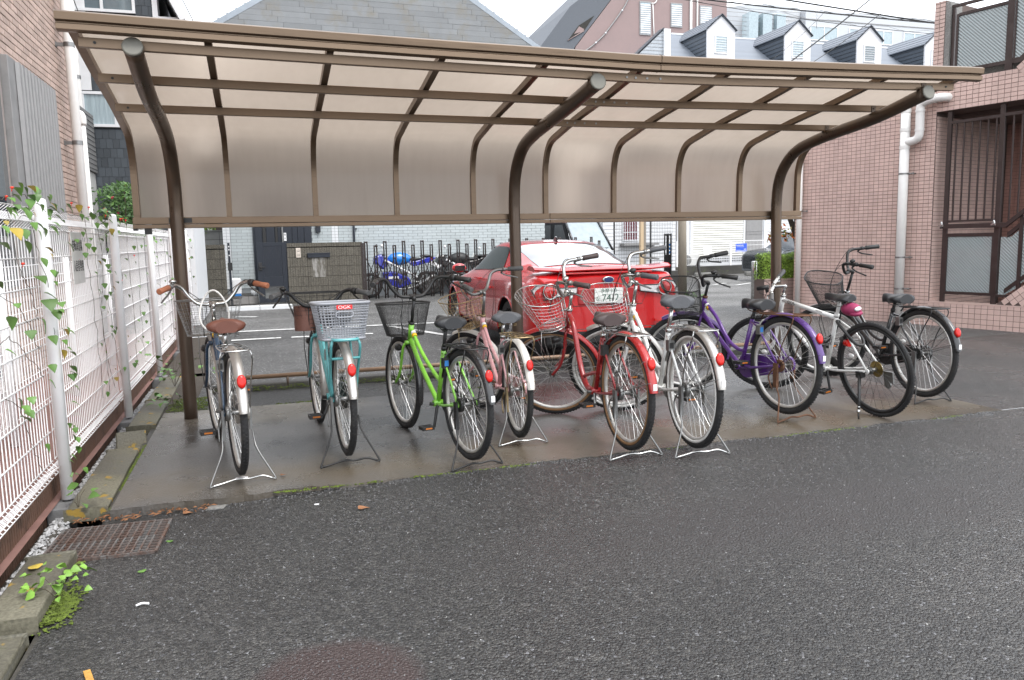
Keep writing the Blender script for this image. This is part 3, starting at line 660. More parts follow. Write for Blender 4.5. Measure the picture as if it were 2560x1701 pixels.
def bicycle(name, label, loc, head, P):
    Rw = P.get('R', .343); wb = 1.12; lift = P.get('lift', .028)
    root = thing(name, label, 'bicycle', (loc[0], loc[1], lift), (P.get('lean', 0), lift/wb, R(90-head)), 'bicycles parked under the shelter'); kk = P.get('k', 1); root.scale = (kk, kk, kk)
    fm, fdm = P['frame'], P['fender']; bar_m = P['bar']; cyc = P['style']
    u = Vector((-.36, 0, .933)); A0 = Vector((wb-.058, 0, Rw-.022))
    Sm = Matrix.Translation(A0) @ Matrix.Rotation(P.get('steer', 0), 4, u) @ Matrix.Translation(-A0)
    hb, ht, stp = A0+u*.375, A0+u*(.50 if cyc != 'sport' else .53), A0+u*P.get('stem', .66)
    BB = Vector((.455, 0, .285)); sdir = Vector((-.33, 0, .944)); sl = P.get('seattube', .40)
    ST = BB+sdir*sl; SP = BB+sdir*P.get('saddleh', .56)
    # frame
    b = MB(); b.cyl(hb-u*.01, ht, .019, 14); b.cyl(BB-sdir*.02, ST, .0155, 12); b.cyl(BB+Vector((0,-.036,0)), BB+Vector((0,.036,0)), .022, 12)
    if cyc == 'double':
        b.tube(cat([hb+u*.01, hb*.6+BB*.4+Vector((0,0,-.012)), BB], 8), .0165, 12)
        e = BB+sdir*.16; b.tube(cat([ht-u*.035, ht*.62+e*.38+Vector((.012,0,-.052)), e+Vector((.10,0,.045)), e+Vector((.0,0,.0))], 8), .0135, 12)
    elif cyc == 'loop':
        b.tube(cat([ht-u*.03, ht-u*.03+Vector((-.085,0,-.085)), Vector((.70,0,.42)), Vector((.60,0,.30)), BB+Vector((.03,0,-.002)), BB], 8), .019, 12)
        b.tube(cat([BB+sdir*.13, BB+sdir*.13+Vector((.08,0,-.01)), Vector((.635,0,.36))], 5), .012, 10)
    elif cyc == 'curved':
        b.tube(cat([hb+u*.01, hb*.5+BB*.5+Vector((0,0,-.012)), BB], 8), .0165, 12)
        e = BB+sdir*.13; b.tube(cat([ht-u*.03, Vector((.74,0,.64)), Vector((.60,0,.475)), Vector((.49,0,.415)), e], 8), .0145, 12)
    elif cyc == 'sport':
        b.tube([ht-u*.03, ST-sdir*.02], .0165, 12); b.tube([hb+u*.015, BB], .019, 12)
    for s in (-1, 1):
        b.tube(cat([BB+Vector((-.01,s*.018,0)), Vector((.30,s*.036,.295)), Vector((0,s*.062,Rw))], 5), .0095, 8)
        b.tube([ST+Vector((0,s*.012,-.035)), Vector((.22,s*.045,.60)) if cyc != 'sport' else Vector((.19,s*.04,.585)), Vector((0,s*.062,Rw))], .0075, 8)
        b.cyl((0,s*.058,Rw),(0,s*.066,Rw),.018,10)
    frame = obj('frame', b, fm, root)
    b = MB(); dn = (hb-ht).normalized(); q = ht-u*.03+Vector((-.05,0,-.045))
    if cyc != 'sport':
        b.tube([q, q+Vector((-.014,0,-.014))], .0182 if cyc == 'double' else .0195, 14); obj('sticker', b, m_sticker, frame)
        b = MB(); b.tube([q+Vector((.018,0,.018)), q+Vector((.004,0,.004))], .0180 if cyc == 'double' else .0193, 14); obj('sticker', b, m_stickw, frame)
    b = MB(); b.cyl(ht, ht+u*.016, .021, 14); b.cyl(hb-u*.03, hb-u*.012, .022, 14); obj('headset', b, P.get('stm', m_chrome), root)
    # seat
    b = MB(); b.cyl(ST-sdir*.05, SP+sdir*.055, .0125, 12); b.cyl(ST-sdir*.012, ST+sdir*.012, .018, 10); obj('seat_post', b, P.get('post', m_chrome), root)
    saddle(root, SP.x-.035, SP.z+.088, P['saddle'], P, cyc == 'sport')
    # fork and front wheel
    b = MB()
    for s in (-1, 1): b.tube(cat([hb+Vector((0,s*.02,-.01)), hb+u*-.06+Vector((.004,s*.046,0)), A0+u*.12+Vector((.006,s*.052,0)), Vector((wb,s*.055,Rw))], 6), .0105, 8)
    b.cyl(hb+Vector((0,-.04,-.018)), hb+Vector((0,.04,-.018)), .015, 10)
    obj('fork', b.xf(Sm), P.get('forkm', fm), root)
    wheel(root, Matrix.Translation((0,0,Rw)), P)
    wheel(root, Sm @ Matrix.Translation((wb,0,Rw)) @ Matrix.Rotation(.5, 4, 'Y'), P)
    # stem and bar
    b = MB(); b.cyl(ht+u*.01, stp, .0115, 12)
    if cyc == 'sport': fw = Vector((.085,0,.012))
    else: fw = Vector((.035,0,.006))
    cl = stp+fw; b.tube(cat([stp-u*.02, stp+Vector((0,0,.0)), cl], 4), .0135, 10); b.cyl(cl+Vector((0,-.022,0)), cl+Vector((0,.022,0)), .0185, 12)
    st = obj('stem', b.xf(Sm), P.get('stemm', bar_m), root)
    rise, back, half = P.get('rise', .09), P.get('back', .15), P.get('half', .28)
    b = MB(); ends = []
    if cyc == 'sport': pts = [Vector((cl.x-.03,-.28,cl.z+.002)), Vector((cl.x,-.1,cl.z)), cl, Vector((cl.x,.1,cl.z)), Vector((cl.x-.03,.28,cl.z+.002))]
    else:
        hp = [(0,.03,0),(.012,.085,rise*.06),(.016,.135,rise*.42),(.010,.175,rise*.85),(-.020,.215,rise),(-back*.65,half*.93,rise*.95),(-back-.07,half+.045,rise*.80)]
        pts = [cl+Vector((x,-y,z)) for x, y, z in reversed(hp)] + [cl] + [cl+Vector(p) for p in hp]
    b.tube(cat(pts, 6), .0122, 10); bar = obj('handlebar', b.xf(Sm), bar_m, root)
    for s in (-1, 1):
        a, e = (pts[-1], pts[-2]) if s > 0 else (pts[0], pts[1]); dr = (a-e).normalized(); g0 = a-dr*.105; g1 = a+dr*.015
        if P.get('straightgrip'): pass
        b = MB(); b.tube([g0, g0+dr*.004, g0+dr*.06, g1-dr*.004, g1], [.0155,.0188,.0172,.0195,.015], 14); obj('grip', b.xf(Sm), P['grip'], bar)
        b = MB(); lp = g0-dr*.03; b.cyl(lp-dr*.012, lp+dr*.012, .0165, 12)
        b.tube(cat([lp, lp+Vector((.035,0,-.022)), lp+Vector((.045,0,-.045))+dr*.04, lp+Vector((.045,0,-.06))+dr*.09, lp+Vector((.038,0,-.072))+dr*.125], 5), [.008]*6+[.006]*15, 8)
        obj('brake_lever', b.xf(Sm), P.get('lever', m_steel), bar)
        b = MB(); b.tube(cat([lp+Vector((.03,0,-.01)), lp+Vector((.10,-s*.03,.015)), Vector((wb-.16,s*.04,stp.z+.01)), Vector((wb-.10,s*.03,.80)), hb+Vector((.03,s*.01,.02))], 6), .0024, 5); obj('brake_cable', b.xf(Sm), P.get('cable', m_cable), bar)
    if P.get('bell'):
        s = P['bell']; a, e = (pts[-1], pts[-2]) if s > 0 else (pts[0], pts[1]); dr = (a-e).normalized(); c = a-dr*.165+Vector((0,0,.027))
        b = MB(); b.ball(c, .023, .023, .015, 14, 8); b.cyl(c-Vector((0,0,.02)), c, .009, 8); obj('bell', b.xf(Sm), P.get('bellm', m_chrome), bar)
    if P.get('shifter'):
        a, e = (pts[0], pts[1]); dr = (a-e).normalized(); c = a-dr*.13; b = MB(); b.cyl(c-dr*.02, c+dr*.02, .022, 14); obj('shifter', b.xf(Sm), m_black, bar)
    # fenders
    if fdm:
        b = MB(); fender(b, Rw+.017, R(20), R(172), 0, Rw)
        rf = obj('rear_fender', b, fdm, root)
        b = MB()
        for a in (R(142), R(163)):
            e = Vector((math.cos(a)*(Rw+.012), 0, Rw+math.sin(a)*(Rw+.012)))
            b.tube([(0,-.066,Rw), e+Vector((.0,-.03,0)), e+Vector((-.012,0,0)), e+Vector((0,.03,0)), (0,.066,Rw)], .002, 5)
        obj('fender_stay', b, P.get('stay', m_steel), rf)
        a = R(P.get('refa', 146)); e = Vector((math.cos(a)*(Rw+.03), 0, Rw+math.sin(a)*(Rw+.03))); nrm = Vector((math.cos(a),0,math.sin(a))); nrm = (nrm+Vector((-1.2,0,-.1))).normalized()
        b = MB(); Mr = Matrix.Translation(e+nrm*.012) @ nrm.to_track_quat('X', 'Z').to_matrix().to_4x4()
        rows = [[Vector((dx, .023*k*math.cos(q*PI/12), .036*k*math.sin(q*PI/12))) for q in range(24)] for dx, k in ((-.016,.8),(-.004,1),(.004,1),(.010,.82),(.0115,.4),(.0118,.02))]
        b.grid([[Mr @ p for p in r] for r in rows], True, True); obj('reflector', b, m_red, rf)
        b = MB(); a0 = R(167); e = Vector((math.cos(a0)*(Rw+.028),0,Rw+math.sin(a0)*(Rw+.028))); b.bx(e.x-.001,e.x+.001,-.012,.012,e.z-.018,e.z+.018); obj('sticker', b, m_stickw, rf)
        b = MB(); fender(b, Rw+.015, R(-28), R(97), wb, Rw)
        b.v = [(2*wb-x, y, z) for x, y, z in b.v] if P.get('ffront') else b.v
        Mf = Sm
        b2 = MB(); fender(b2, Rw+.015, R(70), R(200), wb, Rw, .025); 
        ff = obj('front_fender', b2.xf(Mf), fdm, root)
        b = MB()
        a = R(180); e = Vector((wb+math.cos(a)*(Rw+.012),0,Rw+math.sin(a)*(Rw+.012)))
        b.tube([(wb,-.058,Rw), e+Vector((.0,-.028,0)), e+Vector((-.01,0,0)), e+Vector((0,.028,0)), (wb,.058,Rw)], .002, 5); obj('fender_stay', b.xf(Mf), P.get('stay', m_steel), ff)
    # carrier
    if P.get('carrier'):
        cm = P['carrier']; zc = P.get('zc', .70); b = MB(); rr_ = .0045 if not P.get('rearbasket') else .009
        lp = [Vector((.20,-.045,zc)), Vector((.10,-.068,zc)), Vector((-.15,-.070,zc)), Vector((-.20,-.05,zc)), Vector((-.21,0,zc)), Vector((-.20,.05,zc)), Vector((-.15,.070,zc)), Vector((.10,.068,zc)), Vector((.20,.045,zc))]
        b.tube(cat(lp, 5, True), rr_, 8, closed=True)
        for y in (-.035, 0, .035): b.tube([(.19,y,zc),(-.20,y,zc)], .0035, 6)
        for x in (.12,-.02,-.14): b.tube([(x,-.066,zc-.006),(x,.066,zc-.006)], .0035, 6)
        b.tube([(.20,0,zc),(.235,0,.66)], .006, 6)
        ca = obj('carrier', b, cm, root); b = MB()
        for s in (-1, 1): b.tube(cat([(-.155,s*.070,zc),(-.155,s*.082,zc-.05),(-.06,s*.078,.50),(-.01,s*.072,Rw+.02)], 5), rr_*.9, 8)
        if P.get('rearbasket'):
            for s in (-1, 1): b.tube([(.10,s*.070,zc),(.02,s*.075,Rw+.05)], rr_*.9, 8)
            b.tube([(-.142,-.08,zc-.11),(-.142,.08,zc-.11)], rr_*.9, 8)
        obj('carrier_strut', b, cm, ca)
    # stand
    sm_ = P['stand']
    if sm_ and not P.get('sidestand'):
        b = MB(); zb = -lift+.006
        L1 = [(0,.070,Rw-.01),(-.01,.082,Rw-.14),(-.05,.095,.13),(-.115,.165,zb+.012),(-.118,.160,zb),(-.11,.10,zb+.008),(-.10,.03,zb+.018),(-.10,-.03,zb+.012),(-.11,-.10,zb+.020),(-.118,-.158,zb),(-.115,-.165,zb+.012),(-.05,-.095,.13),(-.01,-.082,Rw-.14),(0,-.070,Rw-.01)]
        b.tube(cat(L1, 4), .0052, 8); sk = obj('stand', b, sm_, root)
        b = MB(); b.tube(cat([(-.118,.158,zb+.001),(-.11,.10,zb+.009),(-.10,.03,zb+.019),(-.10,-.03,zb+.013),(-.11,-.10,zb+.021),(-.118,-.156,zb+.001)], 5), .0062, 8); obj('stand_foot', b, P.get('standfoot', sm_), sk)
        for q_ in ((-.012,.03,.064,.078,Rw-.15,Rw+.02),(-.02,.015,-.078,-.064,Rw-.10,Rw+.02)): b = MB(); b.bx(*q_); obj('stand_bracket', b, P.get('stm', m_steel), sk)
        b = MB(); b.tube(cat([(.02,.085,Rw-.02),(.06,.09,Rw-.08),(.02,.095,Rw-.16)],4),.005,6); obj('stand_lever', b, P.get('stm', m_steel), sk)
    # drivetrain
    b = MB(); b.cyl(BB+Vector((0,-.055,0)), BB+Vector((0,-.050,0)), .075, 24); b.cyl(BB+Vector((0,-.06,0)), BB+Vector((0,.06,0)), .008, 8); obj('chainring', b, P.get('crank', m_steel), root)
    ca = P.get('pedal', R(200)); 
    for s in (-1, 1):
        a = ca if s > 0 else ca+PI; e = BB+Vector((math.cos(a)*.165, s*.075, math.sin(a)*.165))
        b = MB(); b.tube([BB+Vector((0,s*.062,0)), BB*.9+e*.1+Vector((0,s*.004,0)), e], [.012,.011,.009], 8); ck = obj('crank', b, P.get('crank', m_steel), root)
        b = MB(); 
        for y0, y1 in ((.012,.022),(.085,.095)): b.bx(e.x-.038, e.x+.038, min(e.y+s*y0, e.y+s*y1), max(e.y+s*y0, e.y+s*y1), e.z-.011, e.z+.011)
        for x0, x1 in ((-.04,-.030),(.030,.04),(-.006,.006)): b.bx(e.x+x0, e.x+x1, min(e.y+s*.012, e.y+s*.095), max(e.y+s*.012, e.y+s*.095), e.z-.012, e.z+.012)
        b.cyl(e, e+Vector((0,s*.09,0)), .006, 8); pd = obj('pedal', b, m_black, root, bevel=.002)
        b = MB(); 
        for x in (-.0415,.0405): b.bx(e.x+x, e.x+x+.0012, min(e.y+s*.03,e.y+s*.075), max(e.y+s*.03,e.y+s*.075), e.z-.005, e.z+.005)
        obj('pedal_reflector', b, m_amber, pd)
    b = MB(); rc = .047
    up = [Vector((BB.x+.0*math.cos(0), -.053, BB.z+.075)), Vector((0, -.053, Rw+.035))]; lo = [Vector((0,-.053,Rw-.035)), Vector((BB.x,-.053,BB.z-.075))]
    b.tube(up, .004, 5); b.tube(lo, .004, 5); obj('chain', b, P.get('chain', m_steel), root)
    if P.get('case'):
        b = MB(); pts = []
        for q in range(9):
            a = R(90) - PI*q/8; pts.append((BB.x+.092*math.cos(a), -.070, BB.z+.092*math.sin(a)))
        for q in range(9):
            a = R(-90) - PI*q/8; pts.append((.02+.055*math.cos(a), -.070, Rw+.055*math.sin(a)))
        b.prism(pts, (0,.022,0)); obj('chain_case', b, P['case'], root, bevel=.004)
    if not fdm or P.get('cassette'):
        b = MB()
        for q in range(7): b.cyl((0,-.022-q*.0045,Rw),(0,-.0245-q*.0045,Rw),.057-q*.005,22)
        obj('cassette', b, M('gold cassette', (.36,.26,.09), .35, .9), root)
    else:
        b = MB(); b.cyl((0,-.044,Rw),(0,-.048,Rw),.036,18); obj('sprocket', b, P.get('stm', m_steel), root)
        b = MB(); b.cyl((0,.036,Rw),(0,.056,Rw),.043,20); b.tube([(0,.05,Rw),(.06,.052,Rw-.012),(.13,.05,Rw-.03)], .006, 6); obj('brake_drum', b, P.get('drum', m_steel), root)
    # ring lock and lamp
    if P.get('lock'):
        c = Vector((.205,0,.585)); b = MB(); pts = [c+Vector((math.cos(a)*.03*0-.01*math.sin(a), .048*math.cos(a), .055*math.sin(a)+.012)) for a in [R(q) for q in range(-50, 235, 15)]]
        b.tube(pts, .008, 8); b.bx(c.x-.03,c.x+.012,.03,.068,c.z-.035,c.z+.03); obj('ring_lock', b, P.get('lockm', m_steel), root)
        b = MB(); b.bx(c.x-.032,c.x-.030,.036,.062,c.z-.02,c.z+.015); obj('lock_label', b, m_blueplast if P.get('bluelock') else m_black, root)
    if P.get('lamp', True):
        c = hb+Vector((.09,.05,-.06)); b = MB(); b.tube([c+Vector((-.03,0,0)), c, c+Vector((.03,0,0))], [.012,.022,.026], 12); b.cyl(c+Vector((-.03,0,-.03)), c+Vector((-.03,0,-.075)), .012, 10); obj('lamp', b.xf(Sm), P.get('lampm', m_black), root)
    # basket
    if P.get('basket'):
        bm, kind, kw = P['basket']; basket(root, bm, kind, Sm, **kw)
        b = MB(); 
        b.tube([ht+u*.012, ht+Vector((.06,0,.012))], .006, 6)
        for s in (-1, 1): b.tube([Vector((wb,s*.06,Rw)), Vector((wb+.02,s*.075,.55)), Vector((wb-.02,s*.075,.695))], .003, 6)
        obj('basket_stay', b.xf(Sm), bm, root)
    return root, dict(Sm=Sm, BB=BB, ST=ST, ht=ht, hb=hb, SP=SP, wb=wb, Rw=Rw, cl=cl, u=u, sdir=sdir)

silverf = M('silver fender', (.50,.48,.45), .36, .8, var=.08, dirt=(.33,.31,.28), dscale=12, dlo=.55, dhi=.8)
blackf = paint('black fender', (.016,.016,.017), dirt=(.06,.055,.05), dscale=18, dlo=.6, dhi=.8)
p_navy = paint('dark blue paint', (.018,.045,.085)); p_teal = paint('teal paint', (.10,.36,.37))
p_green = paint('bright green paint', (.20,.50,.045), dirt=(.10,.16,.04), dscale=16, dlo=.66, dhi=.85); p_pink = paint('faded pink paint', (.62,.33,.34), dirt=(.30,.15,.11), dscale=14, dlo=.6, dhi=.72)
p_red = paint('deep red paint', (.27,.008,.010), dirt=(.12,.02,.015), dscale=14, dlo=.64, dhi=.8); p_white = paint('white paint', (.74,.74,.71), dirt=(.38,.36,.32), dscale=14, dlo=.62, dhi=.85); p_purple = paint('purple paint', (.10,.028,.22), dirt=(.2,.1,.3), dscale=20, dlo=.65, dhi=.8)
p_redf = paint('red fender paint', (.36,.012,.012), dirt=(.16,.03,.02), dscale=10, dlo=.62, dhi=.82); p_purf = paint('purple fender paint', (.075,.024,.17), dirt=(.2,.12,.3), dscale=9, dlo=.6, dhi=.85); p_blk = paint('black frame paint', (.012,.012,.013))
cream = M('cream fender', (.66,.63,.58), .4, var=.08, dirt=(.35,.28,.2), dscale=10, dlo=.62, dhi=.8)
base = dict(R=.343, rim=m_rim, spoke=m_spoke, lever=m_steel)
# 1 navy with brown saddle
r1, g1 = bicycle('bicycle', 'dark blue bicycle with brown saddle and brown grips next to the left shelter post', (-.176,4.79), -8.5, dict(base, k=1.07, saddleh=.47, style='curved', frame=p_navy, fender=silverf, bar=m_chrome, grip=m_gripbrn, saddle=m_vinylbrn, carrier=m_chrome, stand=m_steel, standfoot=m_chrome, basket=(m_steel,'wire',dict(h=.23,l1=.30,w1=.42,w0=.30,sq=2.2)), rise=.13, back=.10, half=.265, stem=.62, bell=1, shifter=1, steer=R(2), pedal=R(215), lock=1, case=silverf))
b = MB(); c = g1['cl']+Vector((-.02,0,-.05)); b.tube([c+Vector((-.05+.02*math.sin(a*2), .085*math.sin(a)*(1-.3*math.cos(a)), .01+.13*math.cos(a))) for a in [2*PI*q/40 for q in range(40)]], .006, 8, closed=True)
o = obj('cable_lock', b, M('white vinyl hose', (.78,.76,.72), .4)); o.matrix_world = r1.matrix_basis; tag(o, 'white cable lock looped over the handlebar stem of the dark blue bicycle', 'lock')
# 2 teal with big grey rear basket
r2, g2 = bicycle('bicycle', 'teal bicycle with a big grey plastic basket on its rear carrier', (.462,4.95), -4, dict(base, k=1.07, saddleh=.46, style='curved', frame=p_teal, fender=silverf, bar=m_black, grip=m_gripgry, saddle=m_vinylblk, carrier=p_teal, rearbasket=1, stand=m_black, basket=(m_black,'wire',dict(h=.24,w1=.40,sq=4)), rise=.10, back=.12, half=.265, stem=.57, bell=1, bellm=m_black, shifter=1, pedal=R(215), crank=m_black, R=.335, lock=1, case=m_black, lever=m_black, lift=.035))
m_basgrey = M('light grey plastic', (.30,.31,.335), .5, var=.05)
rb = thing('rear_basket', 'light grey plastic basket with a red label on the teal bicycle', 'basket', (0,0,0)); rb.matrix_world = r2.matrix_basis
b = MB(); n = 56
def rbr(k): 
    l = .22+.08*k; w = .245+.065*k; out = []
    for i in range(n):
        a = 2*PI*i/n; ca, sa = math.cos(a), math.sin(a); q = (abs(ca)**6+abs(sa)**6)**(-1/6); out.append(Vector((-.03+ca*q*l/2, sa*q*w/2, .70+.205*k)))
    return out
for k in [.05,.10,.16,.22,.30,.38,.46,.54,.62,.70,.78,.84,.90]: b.tube(rbr(k), .0030, 4, closed=True, smooth=False)
for i in range(0, n): b.tube([rbr(0)[i], rbr(1)[i]], .0026, 4, smooth=False)
for i in range(2, n//2, 2): b.tube([rbr(0)[i], rbr(0)[-i]], .003, 4, smooth=False)
for i in range(-n//4+2, n//4, 2): b.tube([rbr(0)[i], rbr(0)[(n//2-i) % n]], .003, 4, smooth=False)
bs = obj('basket_grid', b, m_basgrey, rb)
b = MB(); b.tube(rbr(1.0), .008, 8, closed=True); b.tube(rbr(0.0), .008, 8, closed=True); obj('basket_rim', b, m_basgrey, rb)
b = MB(); x = -.03-.15+.003
hp = [Vector((x-.006-.004*math.cos(a), .048*math.copysign(abs(math.cos(a))**.4, math.cos(a)), .842+.016*math.copysign(abs(math.sin(a))**.6, math.sin(a)))) for a in [2*PI*q/28 for q in range(28)]]
b.tube(hp, .0045, 6, closed=True); obj('handle', b, m_basgrey, rb)
b = MB(); b.bx(-.187,-.184,-.044,.044,.872,.896); lb = obj('label_plate', b, M('red label', (.75,.02,.02), .4), rb)
o = link('lettering', text_mesh('OGK', .024, m_stickw, .0003), lb, (-.1875, 0, .883), (R(90), 0, R(-90))); o.scale = (1.35,1,1)
b = MB()
n2 = 16
cr = [[Vector((1.0+.085*math.cos(2*PI*q/n2), .07+.08*math.sin(2*PI*q/n2)*1.0, z)) for q in range(n2)] for z in (.68,.74,.80,.85)]
b.grid(cr, True, True); b.add(cr[0], [tuple(range(n2))])
o = obj('container', b, M('brown leathery plastic', (.17,.075,.055), .6, bump=.3)); o.matrix_world = r2.matrix_basis; tag(o, 'brown leather bin standing in the front basket of the teal bicycle', 'container')
# 3 green
r3, g3 = bicycle('bicycle', 'bright green bicycle with black mesh basket and black fenders', (1.167,4.58), -10.5, dict(base, saddleh=.50, bluelock=1, style='double', frame=p_green, fender=blackf, bar=m_black, grip=m_black, saddle=m_vinylblk, post=m_black, carrier=m_black, stand=m_black, basket=(m_black,'mesh',dict(h=.23,l0=.20,l1=.27,w0=.25,w1=.37,sq=4)), rise=.13, back=.13, half=.30, stem=.70, bell=0, shifter=1, pedal=R(235), crank=m_black, lock=1, lockm=m_black, drum=m_black, lever=m_black, stay=m_black, stm=m_black))
# 4 pink
r4, g4 = bicycle('bicycle', 'rusty pale pink bicycle with grey saddle and cream fenders', (1.622,4.99), 1.5, dict(base, saddleh=.47, style='double', frame=p_pink, fender=cream, bar=m_steel, grip=m_gripgry, saddle=m_vinylgry, carrier=m_goldr, stand=m_steel, standfoot=m_chrome, basket=(m_goldr,'wire',dict(h=.24,l1=.31,w1=.38,sq=2.6,dip_=-.02)), rise=.12, back=.12, half=.27, stem=.70, bell=1, steer=R(38), pedal=R(25), crank=m_rustm, lock=1, case=p_pink, R=.328, stm=m_goldr, stay=m_goldr))
# 5 red
r5, g5 = bicycle('bicycle', 'red bicycle with a dark brown saddle, wire basket and tan tyre walls', (2.166,4.42), 0, dict(base, k=1.06, saddleh=.43, style='loop', frame=p_red, fender=p_redf, bar=m_chrome, grip=m_gripdbr, saddle=m_vinyldbr, carrier=m_chrome, stand=m_steel, standfoot=m_chrome, basket=(m_chrome,'wire',dict(h=.24,l1=.32,w1=.40,sq=2.2,dip_=-.05)), rise=.15, back=.14, half=.26, stem=.64, bell=1, steer=R(62), pedal=R(200), lock=1, lockm=m_black, wall=m_rubtan))
# 6 white
r6, g6 = bicycle('bicycle', 'white bicycle with grey saddle, silver fenders and white tyre walls', (2.576,4.31), 4, dict(base, k=1.09, style='curved', frame=p_white, fender=silverf, bar=m_chrome, grip=m_vinylgry, saddle=m_vinylgry, carrier=m_chrome, stand=m_steel, standfoot=m_chrome, basket=(m_chrome,'wire',dict(h=.22,l1=.30,w1=.38,sq=2.8,dip_=-.03)), rise=.13, back=.15, half=.25, stem=.67, saddleh=.51, bell=1, bellm=m_black, steer=R(62), pedal=R(20), lock=1, wall=m_rubwhite))
# 7 purple
r7, g7 = bicycle('bicycle', 'purple bicycle with black basket, black saddle and rusty stand', (3.694,4.88), -6, dict(base, k=1.07, saddleh=.42, bluelock=1, style='curved', frame=p_purple, fender=p_purf, bar=m_black, grip=m_black, saddle=m_vinylblk, post=m_black, carrier=m_rustm, stand=m_rustm, basket=(m_black,'mesh',dict(h=.24,l1=.29,w1=.37,sq=3.4,dip_=-.03)), rise=.13, back=.15, half=.25, stem=.63, bell=1, bellm=m_black, steer=R(60), pedal=R(160), crank=m_black, lock=1, case=p_purple, lever=m_black, stay=m_black, stm=m_rustm, drum=m_rustm))
# 8 white sports
r8, g8 = bicycle('bicycle', 'white sports bicycle with flat bar, no fenders and a pink saddle bag', (4.336,4.64), -3, dict(base, k=1.06, style='sport', frame=p_white, fender=None, bar=p_white, stemm=m_chrome, grip=m_gripgry, saddle=m_vinylblk, post=p_white, stand=None, sidestand=1, rim=m_rimblk, spoke=m_spokeblk, ns=28, R=.338, seattube=.44, saddleh=.49, stem=.62, steer=R(42), pedal=R(235), crank=m_black, lift=.002, lean=R(-8), lamp=False, stm=m_chrome, tw=.026, lever=m_chrome))
Rw = g8['Rw']
b = MB(); b.bx(.035,.085,.045,.085,Rw-.05,Rw-.005); b.tube([(.06,.075,Rw-.03),(.02,.13,.16),(0.0,.165,.07)], [.012,.011,.007], 8); b.tube([(.0,.165,.075),(-.01,.178,.022)], .006, 8)
sk = obj('side_stand', b, m_black, r8); b = MB(); b.cyl((.003,.161,.085),(-.001,.167,.062),.0115,10); b.cyl((.007,.154,.105),(.005,.157,.098),.0115,10); obj('stand_clamp', b, m_chrome, sk)
b = MB(); b.bx(-.10,-.02,-.075,-.062,Rw-.10,Rw-.02); b.cyl((-.05,-.06,Rw-.115),(-.05,-.07,Rw-.115),.028,14); obj('derailleur', b, m_steel, r8)
SPq = g8['SP']; b = MB(); b.ball((SPq.x-.125,0,SPq.z+.008), .085,.052,.048,16,10); b.ball((SPq.x-.165,0,SPq.z-.018), .05,.045,.022,14,8); o = obj('saddle_bag', b, M('pink nylon', (.30,.03,.095), .65, bump=.8, bscale=18), None); o.matrix_world = r8.matrix_basis; tag(o, 'pink bag hung under the saddle of the white sports bicycle', 'bag')
b = MB(); b.ball((SPq.x-.200,.01,SPq.z+.018), .014,.030,.016,10,6); o2_ = obj('logo_patch', b, m_stickw, o)
ST8 = g8['ST']; b = MB(); b.cyl((ST8.x-.085,0.02,ST8.z-.19),(ST8.x-.125,0.02,ST8.z-.19),.026,14); obj('tail_lamp', b, m_red, r8); b = MB(); b.cyl((ST8.x-.03,0,ST8.z-.17),(ST8.x-.09,.02,ST8.z-.19),.02,12); obj('lamp_bracket', b, m_black, r8)
b = MB(); b.cyl((g8['cl'].x+.02,.07,g8['cl'].z+.03),(g8['cl'].x+.11,.07,g8['cl'].z+.03),.017,14); b.bx(g8['cl'].x+.03,g8['cl'].x+.05,.055,.085,g8['cl'].z-.01,g8['cl'].z+.03); obj('front_lamp', b.xf(g8['Sm']), m_black, r8)
b = MB(); b.tube(cat([(.13,.03,.52),(.16,.07,.60),(.24,.06,.66),(.30,.0,.66),(.26,-.05,.62),(.16,-.06,.55),(.10,-.02,.50)],4,True), .011, 8, closed=True); o = obj('wire_lock', b, m_black); o.matrix_world = r8.matrix_basis; tag(o, 'black cable lock wrapped round the seat stays of the white sports bicycle', 'lock')
def tube_text(root, body, a, bb, t, size, side=.018, sx=1):
    a, bb = Vector(a), Vector(bb); d = (bb-a).normalized(); c = a+(bb-a)*t + Vector((0, side, 0))
    o = link('lettering', text_mesh(body, size, m_ink, .0004), root)
    X = d if d.x > 0 else d; X = -X if False else X
    Y = Vector((0,1,0)).cross(X); o.matrix_basis = Matrix.Translation(c) @ Matrix((( X.x, Y.x, 0, 0),(X.y, Y.y, 1, 0),(X.z, Y.z, 0, 0),(0,0,0,1)))
    o.scale = (sx,1,1); return o
tube_text(r8, 'GIOS', g8['ht']-g8['u']*.03, g8['ST'], .20, .036); tube_text(r8, 'MISTRAL', g8['ht']-g8['u']*.03, g8['ST'], .72, .018)
tube_text(r8, 'GIOS', g8['ST'], g8['BB'], .45, .034, .017)
# 9 black
r9, g9 = bicycle('bicycle', 'black bicycle with deep black basket, farthest right under the shelter', (5.08,4.97), 2.5, dict(base, k=1.04, saddleh=.42, style='curved', frame=p_blk, fender=blackf, bar=m_black, grip=m_black, saddle=m_vinylblk, post=m_black, carrier=m_black, stand=m_black, basket=(m_black,'mesh',dict(h=.25,l1=.30,w1=.38,sq=3.0,dip_=-.04)), rise=.13, back=.15, half=.27, stem=.70, bell=1, bellm=m_black, steer=R(48), pedal=R(150), crank=m_black, lock=1, case=m_black, drum=m_black, lever=m_black, stay=m_black, refa=150))
